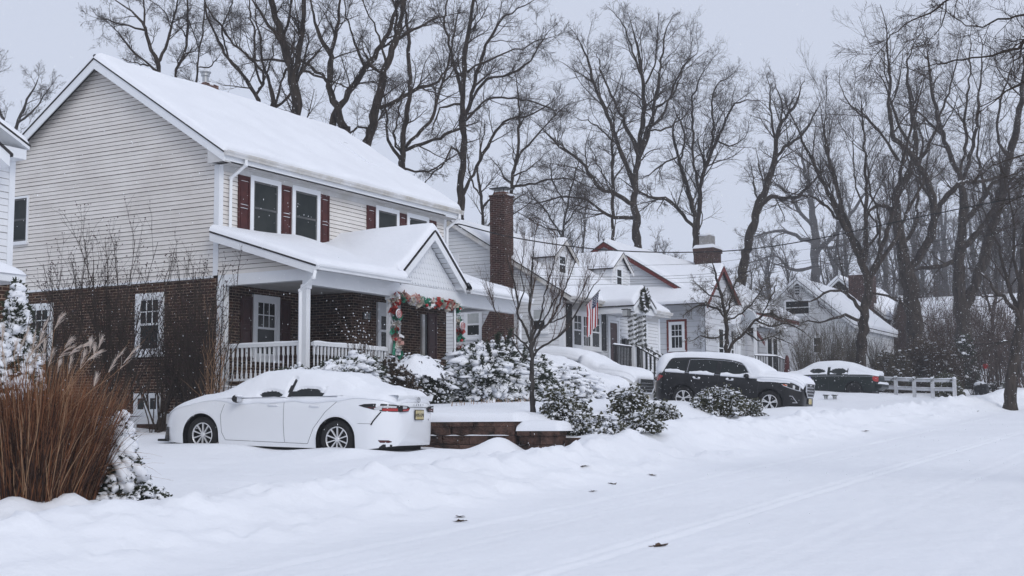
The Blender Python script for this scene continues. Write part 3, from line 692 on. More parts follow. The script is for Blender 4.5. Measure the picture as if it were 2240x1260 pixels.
    # posts
    for px, w_, y_ in ((669, .135, PY), (852, .115, PY), (999, .125, PY), (1134, .13, PY)):
        x = at(px, 700, Y=y_)[0]; b = MB()
        b.box(x - w_ / 2, x + w_ / 2, y_ - w_ / 2, y_ + w_ / 2, 2.42, 4.59); b.box(x - w_ / 2 - .02, x + w_ / 2 + .02, y_ - w_ / 2 - .02, y_ + w_ / 2 + .02, 2.42, 2.58); b.box(x - w_ / 2 - .02, x + w_ / 2 + .02, y_ - w_ / 2 - .02, y_ + w_ / 2 + .02, 4.5, 4.588)
        b.build('porch_post', 'trim', h, bevel=.006)
    x1 = at(851, 700, Y=PY)[0] - .1; x2 = at(999, 700, Y=PY)[0] + .1; x3 = at(1133, 700, Y=PY)[0] - .1
    b = MB(); b.box(HX0 - .02, HX0 + .14, HYF - .22, HYF, 3.36, 4.7); b.box(HX0 - .035, HX0 + .155, HYF - .25, HYF, 2.42, 3.36); b.build('porch_post', 'trim', h)
    b = MB(); q1, q2, q3 = at(689, 592, Y=pe_y - .05), at(686, 608, Y=pe_y - .05), at(657, 636, Y=PY - .13); downspout(b, [q1, q2, q3, (q3[0], q3[1], 2.45)], .075); b.mark()
    x = at(985, 700, Y=PY)[0]; downspout(b, [(x, PY - .13, 4.6), (x, PY - .13, 2.5)], .06); b.build_each('downspout', 'trim', h)
    # railings with turned balusters
    def railing(a, c, zf=2.46, zt=3.36, nm='railing'):
        a, c = np.array(a, float), np.array(c, float); L = np.linalg.norm(c - a); d = (c - a) / L; b = MB()
        b.beam((*a, zt - .035), (*c, zt - .035), .085, .07); b.beam((*a, zf + .12), (*c, zf + .12), .06, .05)
        n_ = max(2, int(L / .125))
        for i in range(n_):
            p = a + d * (L * (i + .5) / n_); h0, h1 = zf + .14, zt - .07; H = h1 - h0
            b.box(p[0] - .019, p[0] + .019, p[1] - .019, p[1] + .019, h0, h0 + H * .18); b.box(p[0] - .019, p[0] + .019, p[1] - .019, p[1] + .019, h1 - H * .28, h1)
            b.lathe([(.016, h0 + H * .18), (.02, h0 + H * .24), (.011, h0 + H * .3), (.019, h0 + H * .5), (.013, h0 + H * .66), (.019, h0 + H * .72)], (p[0], p[1], 0), n=6)
        r = b.build(nm, 'trim', h); s = MB(); snow_bar(s, (*a, zt), (*c, zt), .09, .05); s.build('snow_ledge', 'snow', r, smooth=True)
    railing((HX0 + .19, PY), (x1, PY)); railing((HX0 + .06, PY + .1), (HX0 + .06, HYF - .25)); railing((x2, PY), (x3, PY))
    b = MB(); b.box(HX0 - .02, PX1 - .02, PY - .12, HYF, 2.34, 2.43); b.build('porch_floor', 'porch_wood', h)
    b = MB(); b.box(HX0 - .05, HX0 + .0, PY - .15, HYF - .0, 2.30, 2.42); b.box(HX0 - .02, x1, PY - .17, PY - .12, 2.30, 2.42); b.mark(); b.box(x2, PX1, PY - .17, PY - .12, 2.30, 2.42); b.build_each('porch_skirt', 'trim', h)
    b = MB(); brick_quad(b, 'x', HX0 + .01, -1, PY - .1, HYF, 1.2, 2.32); brick_quad(b, 'y', PY - .1, -1, HX0, PX1 - .02, 1.2, 2.32); b.build('porch_base', 'brick_dark', h)
    s = MB(); snow_bar(s, (HX0 - .02, PY - .1, 2.425), (HX0 - .02, HYF - .1, 2.425), .12, .06); snow_bar(s, (HX0, PY - .14, 2.43), (x1, PY - .14, 2.43), .14, .07); snow_bar(s, (HX0 + .0, PY - .1, pe_z + .0), (HX0 - .2, pe_y + .1, pe_z + .02), .1, .03); s.build('porch_snow', 'snow', h, smooth=True)
    # steps
    b = MB(); s = MB(); xa, xb = x1 + .2, x2 + .15
    for i in range(3):
        b.box(xa, xb, PY - .12 - .3 * (i + 1), PY - .12 - .3 * i, 1.6, 2.34 - .17 * i)
        G = [(xa, PY - .14 - .3 * (i + 1), 2.34 - .17 * i), (xb, PY - .14 - .3 * (i + 1), 2.34 - .17 * i), (xb, PY - .12 - .3 * i, 2.34 - .17 * i), (xa, PY - .12 - .3 * i, 2.34 - .17 * i)]
        snow_slab(s, *G, .09, n=10, k=6, r=.07, seed=i)
    st = b.build('front_steps', 'concrete', h); s.build('snow_cover', 'snow', st, smooth=True)
    # --- soffit spot in the upstairs window: a lit bulb seen through the glass
    c = at(577, 423, Y=HYF)
    return h
big = build_big_house()

def build_garden_wall():
    w = thing('retaining_wall', 'low red sandstone retaining wall beside the driveway, capped with thick snow', 'wall', (WALLX, 12, 1.1))
    def run(y0, y1, zt, zb, seed):
        r_ = random.Random(seed)
        cap = MB(); y = y0
        while y < y1 - .01:
            L = min(r_.uniform(.5, .9), y1 - y)
            cap.box(WALLX - .19 + r_.uniform(-.015, .015), WALLX + .12, y + .008, y + L - .008, zt - .085, zt); y += L
        cap.build('cap_stone', 'sandstone', w, bevel=.02)
        b = MB(); z = zt - .087; k = 0
        while z > zb:
            hgt = .165; y = y0 + .02 - (k % 2) * .2
            while y < y1 - .03:
                L = r_.uniform(.38, .6); ya, yb = max(y, y0 + .02), min(y + L, y1 - .02)
                if yb - ya > .03: b.box(WALLX - .15 + r_.uniform(-.035, .03) - .018 * k, WALLX + .12, ya + .009, yb - .009, z - hgt + .006, z)
                y += L
            z -= hgt; k += 1
        b.build('stone_course', 'sandstone', w, bevel=.012)
    run(11.62, 21.0, 1.62, .9, 2); run(10.72, 11.6, 1.45, .75, 4)
    b = MB(); b.box(WALLX - .05, WALLX + .25, 10.35, 10.7, .9, 1.33); b.build('end_stone', 'sandstone', w, bevel=.02)
    s = MB(); 
    def cover(y0, y1, z, seed, h1=.17):
        ys = np.arange(y0 - .02, y1 + .03, .06); us = np.array([0, .02, .05, .1, .17, .26, .38, .5, .7, 1.0]); 
        X = WALLX - .20 + us * 1.2; YY = ys[:, None] + 0 * X[None]; XX = X[None] + 0 * ys[:, None]
        g = gz(XX, YY); e = np.clip(us / .17, 0, 1); e = np.sqrt(1 - (1 - e) ** 2)
        en = np.clip(np.minimum(ys - y0 + .02, y1 - ys + .03) / .15, 0, 1); en = np.sqrt(1 - (1 - en) ** 2)
        T = z + (h1 + .03 * fbm(XX, YY, 0, 2, seed)) * e[None] * en[:, None]
        bl = sstep(.35, 1., us)[None]; Zs = T * (1 - bl) + (g - .03) * bl
        s.grid(np.stack([XX, YY, Zs], -1), flip=True)
    cover(11.6, 21.0, 1.622, 2); cover(10.72, 11.62, 1.452, 5, .19)
    # snow caught on the ledge between the courses
    for y0, y1, zz in ((11.75, 12.7, 1.37), (12.8, 13.1, 1.37), (13.3, 14.6, 1.37), (14.9, 16.4, 1.37), (16.8, 20.8, 1.37)): snow_bar(s, (WALLX - .175, y0, zz), (WALLX - .175, y1, zz), .05, .03)
    s.build('snow_cover', 'snow', w, smooth=True)
build_garden_wall()
# ================================================================ white house with the chimney
def build_white_house():
    X0, X1, Y0, YB, YR = 39.84, 48.15, 20.72, 30.0, 25.3
    h = thing('white_cape_house', 'white clapboard house with tall brick chimney, two dormers and a porch with garland-wrapped posts', 'house', (44, 25, 2.4))
    zr, ze = 9.0, 5.93; ye = 20.32; pit = (zr - ze) / (YR - ye)
    wt = lambda z: (max(Y0, YR - (zr - .06 - z) / pit), min(YB - .1, YR + (zr - .06 - z) / pit))
    b = MB(); lap(b, 'x', X0, -1, wt, 2.6, zr - .1, e=.13, d=.017); lap(b, 'x', X1, 1, wt, 2.6, zr - .1, e=.13); lap(b, 'y', Y0, -1, (X0, X1), 2.6, 5.85, e=.13, d=.017)
    b.build('siding', ['siding_white', 'lap_shade_grime_pale'], h)
    b = MB(); b.box(X0 + .05, X1 - .05, Y0 + .05, YB, 2.2, 5.8); b.box(X0 - .02, X1 + .02, Y0 - .02, Y0 + .3, 2.0, 2.58); b.build('foundation', 'concrete', h)
    b = MB(); b.box(X0 - .03, X0, Y0, Y0 + .16, 2.6, 5.8); b.box(X0 - .03, X0 + .24, Y0 - .03, Y0, 2.6, 5.7); b.mark(); b.box(X1 - .14, X1 + .03, Y0 - .03, Y0, 2.6, 5.7); b.build_each('corner_trim', 'trim', h)
    b = MB(); b.box(X0 - .0, X1, Y0 - .025, Y0 - .018, 5.55, 5.78); b.quad((X0 - .2, ye, 5.76), (X1 + .2, ye, 5.76), (X1 + .2, Y0, 5.76), (X0 - .2, Y0, 5.76)); b.build('soffit', 'soffit', h)
    gable_roof(h, 'x', X0 - .2, X1 + .3, YR, zr, ye, ze, 2 * YR - ye, ze, snow=.10, fascia=.16, trim='trim_dirty', seed=5)
    b = MB(); gutter(b, (X0 - .15, ye, ze), (X1 + .28, ye, ze), (0, -1, 0)); b.build('gutter', 'trim_dirty', h)
    # chimney with sloping shoulder
    cx0, cx1 = X0 - .62, X0 - .02; ya = at(1105, 600, X=cx0)[1]; yb = at(1072, 600, X=cx0)[1]; zt = at(1100, 424, X=cx0)[2]; yc = at(1054, 760, X=cx0)[1]
    b = MB(); b.box(cx0, cx1, ya, yb, 2.0, zt); zs0, zs1 = 4.95, 5.55
    b.add([(cx0, yb, 2.0), (cx0, yc, 2.0), (cx0, yc, zs0), (cx0, yb, zs1), (cx1, yb, 2.0), (cx1, yc, 2.0), (cx1, yc, zs0), (cx1, yb, zs1)], [(0, 1, 2, 3)[::-1], (1, 5, 6, 2)[::-1], (2, 6, 7, 3)[::-1]])
    b.box(cx0 - .03, cx1 + .03, ya - .03, yb + .03, zt - .08, zt)
    ch = b.build('chimney', 'brick_chimney', h)
    b = MB(); xm, ym = (cx0 + cx1) / 2, (ya + yb) / 2; b.box(xm - .17, xm + .17, ym - .2, ym + .22, zt, zt + .12, 0); b.box(xm - .28, xm + .28, ym - .34, ym + .34, zt + .22, zt + .26, 1)
    for sx in (-1, 1):
        for sy in (-1, 1): b.box(xm + sx * .14, xm + sx * .16, ym + sy * .17, ym + sy * .19, zt + .1, zt + .22, 1)
    b.build('chimney_cap', ['brick_red', 'black_metal'], ch)
    s = MB(); s.blobs([(xm, ym, zt)], [(.30, .46, .045)], res=2, flat=.2); s.blobs([(xm, ym, zt + .262)], [(.26, .32, .02)], res=2, flat=.2); s.build('snow_cap', 'snow', ch, smooth=True)
    # dormers
    for pa, pl, prr, pw in (((1232, 524), 1195, 1253, (1221, 1238)), ((1356, 552), 1338, 1371, (1347, 1360))):
        Yd = 22.0; ap = at(*pa, Y=Yd); xa = ap[0]; hw = .98; za = ap[2]; zl = za - .72; zb = ze + pit * (Yd - ye)
        d = MB(); yr_ = lambda z: ye + (z - ze) / pit
        lap(d, 'y', Yd, -1, lambda z: (xa - min(hw - .14, (za - .1 - z) / .75), xa + min(hw - .14, (za - .1 - z) / .75)), zb - .1, za - .12, e=.13)
        for sg in (-1, 1):
            k = int((zl + .1 - zb) / .13) + 1
            for i in range(k):
                z0, z1 = zb + i * .13, zb + (i + 1) * .13; xx = xa + sg * (hw - .14)
                q = [(xx + sg * .015, Yd, z0), (xx + sg * .015, yr_(z0) + .02, z0), (xx, yr_(z1) + .02, z1), (xx, Yd, z1)]
                d.quad(*(q if sg > 0 else q[::-1])); q = [(xx - sg * .01, Yd, z0 - .008), (xx - sg * .01, yr_(z0), z0 - .008), (xx + sg * .015, yr_(z0), z0), (xx + sg * .015, Yd, z0)]; d.quad(*q, m=1)
        d.box(xa - hw + .12, xa - hw + .26, Yd - .03, Yd, zb - .05, zl + .05); d.box(xa + hw - .26, xa + hw - .12, Yd - .03, Yd, zb - .05, zl + .05)
        dm = d.build('dormer', ['siding_white', 'lap_shade_grime_pale'], h)
        r = MB(); s = MB(); yend = yr_(za)
        for sg in (-1, 1):
            q = [(xa, Yd - .16, za), (xa + sg * hw, Yd - .16, zl), (xa + sg * hw, yr_(zl) + .1, zl), (xa, yend + .1, za)]
            if sg > 0: q = q[::-1]
            r.hexa([(x, y, z - .05) for x, y, z in q[::-1]] + q[::-1])
            snow_slab(s, (xa + sg * hw, Yd - .17, zl), (xa + sg * hw, yr_(zl) + .25, zl), (xa, yend + .25, za), (xa, Yd - .17, za), .10, n=16, k=8, r=.1, edges=(1, 0, 1, 0), seed=int(xa))
            r.hexa([(xa + sg * hw * t, Yd - .165 + dy, za - (za - zl) * t - dz) for dz, order in ((.2, 0), (.055, 0)) for t, dy in ((0, 0), (1, 0), (1, .03), (0, .03))], 1)
        r.build('dormer_roof', ['shingle', 'trim_dirty'], dm); s.build('snow_cover', 'snow', dm, smooth=True)
        window(h, 'y', Yd, -1, at(pw[0], 590, Y=Yd)[0] - .06, at(pw[1], 590, Y=Yd)[0] + .02, zb + .02, zb + .82, cas=.07, cols=1, rows=1)
    # windows
    for (p, q, a, c) in ((1160, 1200, 4.72, 5.66), (1016, 1056, 4.62, 5.66)):
        v1, v0 = at(p, 700, X=X0)[1], at(q, 700, X=X0)[1]; window(h, 'x', X0, -1, v0, v1, a, c, cas=.1, blind=.5, ledge=.06)
    w1, w0 = at(985, 560, X=X0)[1], at(1004, 560, X=X0)[1]; window(h, 'x', X0, -1, w0, w1 + .4, 6.55, 7.7, cas=.14, blind=.45)
    u = lambda px: at(px, 715, Y=Y0)[0]
    window(h, 'y', Y0, -1, u(1250), u(1313), 4.18, 5.50, cas=.11, cols=2, rows=2, low=False, mull=(.33, .67), name='triple_window')
    shutter(h, Y0, u(1236), u(1249), 4.2, 5.72, 'shutter_black', False); shutter(h, Y0, u(1314), u(1324), 4.2, 5.72, 'shutter_black', False)
    window(h, 'y', Y0, -1, u(1390), u(1415), 4.28, 5.45, cas=.10, cols=2, rows=2, ledge=.09); shutter(h, Y0, u(1381), u(1389), 4.28, 5.5, 'shutter_black', False)
    # door
    x0, x1 = u(1328), u(1353)
    b = MB(); wbox(b, 'y', Y0, -1, x0, x0 + .12, 3.5, 5.52, 0, .06); wbox(b, 'y', Y0, -1, x1 - .12, x1, 3.5, 5.52, 0, .06); wbox(b, 'y', Y0, -1, x0 + .12, x1 - .12, 5.36, 5.52, 0, .06); b.build('door_frame', 'trim', h)
    b = MB(); x0 += .12; x1 -= .12; wbox(b, 'y', Y0, -1, x0, x0 + .07, 3.52, 5.34, .0, .04); wbox(b, 'y', Y0, -1, x1 - .07, x1, 3.52, 5.34, 0, .04); wbox(b, 'y', Y0, -1, x0 + .07, x1 - .07, 5.27, 5.34, 0, .04)
    wbox(b, 'y', Y0, -1, x0 + .07, x1 - .07, 3.52, 5.27, .0, .022, 1); d = b.build('storm_door', ['trim', 'door_red'], h)
    b = MB(); b.box(x0 + .09, x0 + .11, Y0 - .07, Y0 - .04, 4.3, 4.45); b.build('handle', 'black_metal', d)
    xn = u(1355)
    for i, c in enumerate('420'): numeral(h, c, (xn, Y0 - .05, 5.0 - .21 * i), .2, ROT_FRONT)
    b = MB(); m = at(1364, 747, Y=Y0); b.box(m[0] - .2, m[0] + .2, Y0 - .16, Y0 - .02, m[2] - .13, m[2] + .1); mb = b.build('mailbox', 'black_metal', h)
    s = MB(); s.blobs([(m[0] - .02, Y0 - .09, m[2] + .11)], [(.2, .09, .06)], res=2, flat=.3); s.build('snow_cap', 'snow', mb, smooth=True)
    # portico
    Yp = 19.1; ap = at(1411, 634, Y=Yp); xa, za = ap[0], ap[2]; hw = 1.0; zl = za - .62
    r = MB(); s = MB(); yb_ = ye + .9
    for sg in (-1, 1):
        q = [(xa, Yp, za), (xa + sg * hw, Yp, zl), (xa + sg * hw, yb_, zl), (xa, yb_, za)]
        q = q if sg < 0 else q[::-1]
        r.hexa([(x, y, z - .05) for x, y, z in q] + q)
        snow_slab(s, (xa + sg * hw, Yp - .02, zl), (xa + sg * hw, yb_ + .4, zl), (xa, yb_ + .4, za), (xa, Yp - .02, za), .20, n=16, k=10, r=.13, edges=(1, 0, 1, 0), seed=8)
        r.hexa([(xa + sg * hw * t, Yp - .005 + dy, za - (za - zl) * t - dz) for dz in (.2, .055) for t, dy in ((0, 0), (1, 0), (1, .03), (0, .03))], 1)
    lap(r, 'y', Yp + .14, -1, lambda z: (xa - min(hw, (za - .05 - z) / .62) + .03, xa + min(hw, (za - .05 - z) / .62) - .03), zl - .02, za - .08, e=.13, m=1, mg=2)
    r.box(xa - hw + .04, xa + hw - .04, Yp + .08, Yp + .2, zl - .27, zl - .03, 1); r.box(xa - hw + .04, xa - hw + .16, Yp + .2, Y0, zl - .27, zl - .03, 1); r.box(xa + hw - .16, xa + hw - .04, Yp + .2, Y0, zl - .27, zl - .03, 1)
    r.quad((xa - hw + .1, Yp + .15, zl - .2), (xa + hw - .1, Yp + .15, zl - .2), (xa + hw - .1, Y0, zl - .2), (xa - hw + .1, Y0, zl - .2), m=1)
    po = r.build('portico', ['shingle', 'trim', 'lap_shade_grime_pale'], h); s.build('snow_cover', 'snow', po, smooth=True)
    s = MB(); 
    for i in range(14):
        x = xa - hw + .3 + i * .12; s.lathe([(.012, zl - .27), (.008, zl - .33), (.001, zl - .33 - .12 * _h(i, 2, 3, 1))], (x, Yp + .14, 0), n=5)
    s.build('icicles', 'glass_window' if False else 'snow', po, smooth=True)
    zfl = 3.5; posts = []
    for px in (1384, 1404):
        x = at(px, 760, Y=Yp + .14)[0]; posts.append(x); b = MB(); b.box(x - .1, x + .1, Yp + .04, Yp + .24, zfl - 1, zl - .27); p = b.build('porch_post', 'trim', h)
        g = MB(); t = np.linspace(0, 1, 120); a = t * 2 * np.pi * 7; P = np.stack([x + .13 * np.cos(a), Yp + .14 + .13 * np.sin(a), zfl + .75 + (zl - .32 - zfl - .75) * t], -1)
        C = np.repeat(P, 3, 0) + rng.normal(0, .014, (360, 3)); leaf_tufts(g, C, .065, 6, seed=3); g.build('garland', 'leaf_dark', p)
        g = MB(); k = np.arange(0, 120, 3); g.blobs(P[k] + [0, 0, .03], np.full((len(k), 3), .012) * [1.4, 1.4, .8], flat=.5); g.build('garland_snow', 'snow', p, smooth=True)
    b = MB(); b.box(posts[0] - 1.7, posts[1] + .2, Yp - .05, Y0, zfl - .14, zfl); b.box(posts[0] - 1.65, posts[1] + .1, Yp + .1, Y0, 2.4, zfl - .14, 1); b.build('stoop', ['concrete', 'brick_chimney'], h)
    def rail(a, c, k, n, m='black_metal'):
        a, c = np.array(a, float), np.array(c, float); b = MB(); b.beam(a, c, .05, .04); b.beam(a - [0, 0, .78], c - [0, 0, .78], .04, .03)
        for i in range(n):
            p = a + (c - a) * (i + .5) / n; b.beam(p - [0, 0, .78], p + [0, 0, -.02], .034, .034, up=(0, 1, 0))
        r_ = b.build('railing', m, h); s = MB(); snow_bar(s, a + [0, 0, .02], c + [0, 0, .02], .1, .07); s.build('snow_ledge', 'snow', r_, smooth=True); return r_
    rail((posts[0] - 1.6, Yp + .14, zfl + .75), (posts[0] - .1, Yp + .14, zfl + .75), 0, 12); rail((posts[0] + .1, Yp + .14, zfl + .75), (posts[1] - .1, Yp + .14, zfl + .75), 0, 5)
    for x in posts:
        e_ = (x, Yp - 2.0, zfl - .35); r_ = rail((x, Yp + .02, zfl + .80), e_, 0, 13)
        g = MB(); t = np.linspace(0, 1, 150); A = np.array((x, Yp + .02, zfl + .82)); B_ = np.array(e_) + [0, 0, .02]; P = A + (B_ - A) * t[:, None] + np.stack([.05 * np.cos(t * 60), 0 * t, .05 * np.sin(t * 60)], -1)
        leaf_tufts(g, np.repeat(P, 2, 0) + rng.normal(0, .015, (300, 3)), .06, 5, seed=5); g.build('garland', 'leaf_dark', r_)
        g = MB(); nb = np.array(e_); g.box(x - .03, x + .03, nb[1] - .03, nb[1] + .03, nb[2] - 1.1, nb[2] + .05); g.build('newel', 'black_metal', r_)
        g = MB(); c = nb + [0, -.05, .0]
        g.blobs([c + [0, 0, .05]], [(.07, .05, .07)], flat=.3); g.prism([c + [-.02, 0, 0], c + [-.12, -.02, -.42], c + [-.03, -.02, -.45], c + [.01, 0, 0]], (0, .02, 0)); g.prism([c + [-.01, 0, 0], c + [.03, -.02, -.36], c + [.10, -.02, -.34], c + [.02, 0, 0]], (0, .02, 0)); g.build('bow', 'ribbon_red', r_)
    b = MB(); s = MB()
    for i in range(5):
        b.box(posts[0] - .02, posts[1] + .02, Yp - .05 - .32 * (i + 1), Yp - .05 - .32 * i, 2.0, zfl - .14 - .18 * i); snow_slab(s, *[(x_, y_, zfl - .14 - .18 * i) for x_, y_ in ((posts[0], Yp - .07 - .32 * (i + 1)), (posts[1], Yp - .07 - .32 * (i + 1)), (posts[1], Yp - .05 - .32 * i), (posts[0], Yp - .05 - .32 * i))], .1, n=8, k=5, r=.08)
    st = b.build('front_steps', 'concrete', h); s.build('snow_cover', 'snow', st, smooth=True)
    # lantern, wreath, flag
    c = at(1370, 681, Y=Yp + .1); b = MB(); b.box(c[0] - .13, c[0] + .11, c[1] - .1, c[1] + .1, c[2] - .17, c[2] + .05, 1)
    for sx in (-1, -.33, .33, 1): b.box(c[0] + sx * .12 - .008, c[0] + sx * .12 + .008, c[1] - .115, c[1] - .10, c[2] - .19, c[2] + .06)
    b.box(c[0] - .15, c[0] + .15, c[1] - .13, c[1] + .12, c[2] + .05, c[2] + .08); b.box(c[0] - .14, c[0] + .12, c[1] - .12, c[1] + .11, c[2] - .19, c[2] - .17); b.box(c[0] + .1, posts[0] + .1, c[1] - .02, c[1] + .02, c[2] + .0, c[2] + .04)
    b.build('porch_lantern', ['black_metal', 'blind'], h)
    wc = at(1411, 657, Y=Yp - .06); wr = thing('wreath', 'snow-dusted evergreen wreath on the portico gable of the white house', 'wreath', wc)
    a = np.linspace(0, 2 * np.pi, 60, endpoint=False); P = wc + np.stack([.27 * np.cos(a), 0 * a, .33 * np.sin(a)], -1)
    g = MB(); leaf_tufts(g, np.repeat(P, 12, 0) + rng.normal(0, .05, (720, 3)) * [1, .5, 1], .09, 5, seed=9); g.build('greenery', 'leaf_dark', wr)
    g = MB(); k = rng.integers(0, 60, 42); g.blobs(P[k] + rng.normal(0, .05, (42, 3)) * [1, .3, 1] + [0, -.06, .02], rng.uniform(.02, .05, (42, 3)), flat=.5); g.build('snow_cover', 'snow', wr, smooth=True)
    # flag
    base = at(1311, 636, Y=Y0 - .75); tipz = at(1281, 668, Y=Y0 - 1.1)
    fl = thing('flag', 'striped American flag hanging from an angled pole on the front of the white house', 'flag', base)
    b = MB(); A, B_ = np.array(base), np.array(tipz); b.tube([A + (A - B_) * .05 , B_], [.02, .015], 6); b.build('pole', 'black_metal', fl)
    L, Wd = 1.22, 2.; n1, n2 = 40, 26; g = MB(); G = np.zeros((n1 + 1, n2 + 1, 3))
    dirp = (B_ - A) / np.linalg.norm(B_ - A)
    for i in range(n1 + 1):
        for j in range(n2 + 1):
            s_, t_ = i / n1, j / n2    # s down, t along pole
            top = A + dirp * (.06 + t_ * np.linalg.norm(B_ - A) * .90)
            mid = A + dirp * .35; f = sstep(0, .35, s_); x_ = top[:2] * (1 - f * .12) + mid[:2] * f * .12
            z_ = top[2] * (1 - .0) - L * s_ * (.92 + .0 * t_) - (1 - t_) * 0
            fold = .05 * math.sin(t_ * 13 + s_ * 1.5) * f
            G[i, j] = (x_[0] + fold * .6 - .03 * f, x_[1] + fold, z_)
    mats_ = []; 
    idx = np.arange((n1 + 1) * (n2 + 1)).reshape(n1 + 1, n2 + 1); g.add(G.reshape(-1, 3), [])
    for i in range(n1):
        for j in range(n2):
            st_ = int((j + .5) / n2 * 13); m = 2 if (i < n1 * .34 and j < n2 * 7 / 13) else (0 if st_ % 2 == 0 else 1)
            g.F.append((np.array([[idx[i, j], idx[i + 1, j], idx[i + 1, j + 1], idx[i, j + 1]]]), m))
    for i in range(1, int(n1 * .34), 3):
        for j in range(1, int(n2 * 7 / 13), 3):
            q = G[i, j]; g.add([q + [-.02, -.006, -.02], q + [.02, -.006, -.02], q + [.02, -.006, .02], q + [-.02, -.006, .02]], [(0, 1, 2, 3)], 1)
    g.build('cloth', ['flag_red', 'flag_white', 'flag_blue'], fl, smooth=True)
    return h
def leaf_tufts(mb, C, L, n=6, w=.16, up=.15, seed=1, m=0, droop=0., D=None):
    """clusters of thin pointed leaves: C (B,3)"""
    r = np.random.default_rng(seed); C = np.asarray(C, float); B = len(C); K = B * n
    c = np.repeat(C, n, 0); d = r.normal(0, 1, (K, 3)); d[:, 2] += up
    if D is not None: d = d * .55 + np.repeat(np.asarray(D, float), n, 0) * 1.3
    d /= np.linalg.norm(d, axis=1, keepdims=True); l = L * r.uniform(.5, 1.2, (K, 1))
    s = np.cross(d, r.normal(0, 1, (K, 3))); s /= np.linalg.norm(s, axis=1, keepdims=True); s *= l * w
    a = c; b1 = c + d * l * .5 + s; t = c + d * l - np.array([0, 0, 1.]) * droop * l; b2 = c + d * l * .5 - s
    V = np.stack([a, b1, t, b2], 1).reshape(-1, 3); f = (np.arange(K) * 4)[:, None] + np.array([[0, 1, 2, 3]]); mb.add(V, f, m)
build_white_house()
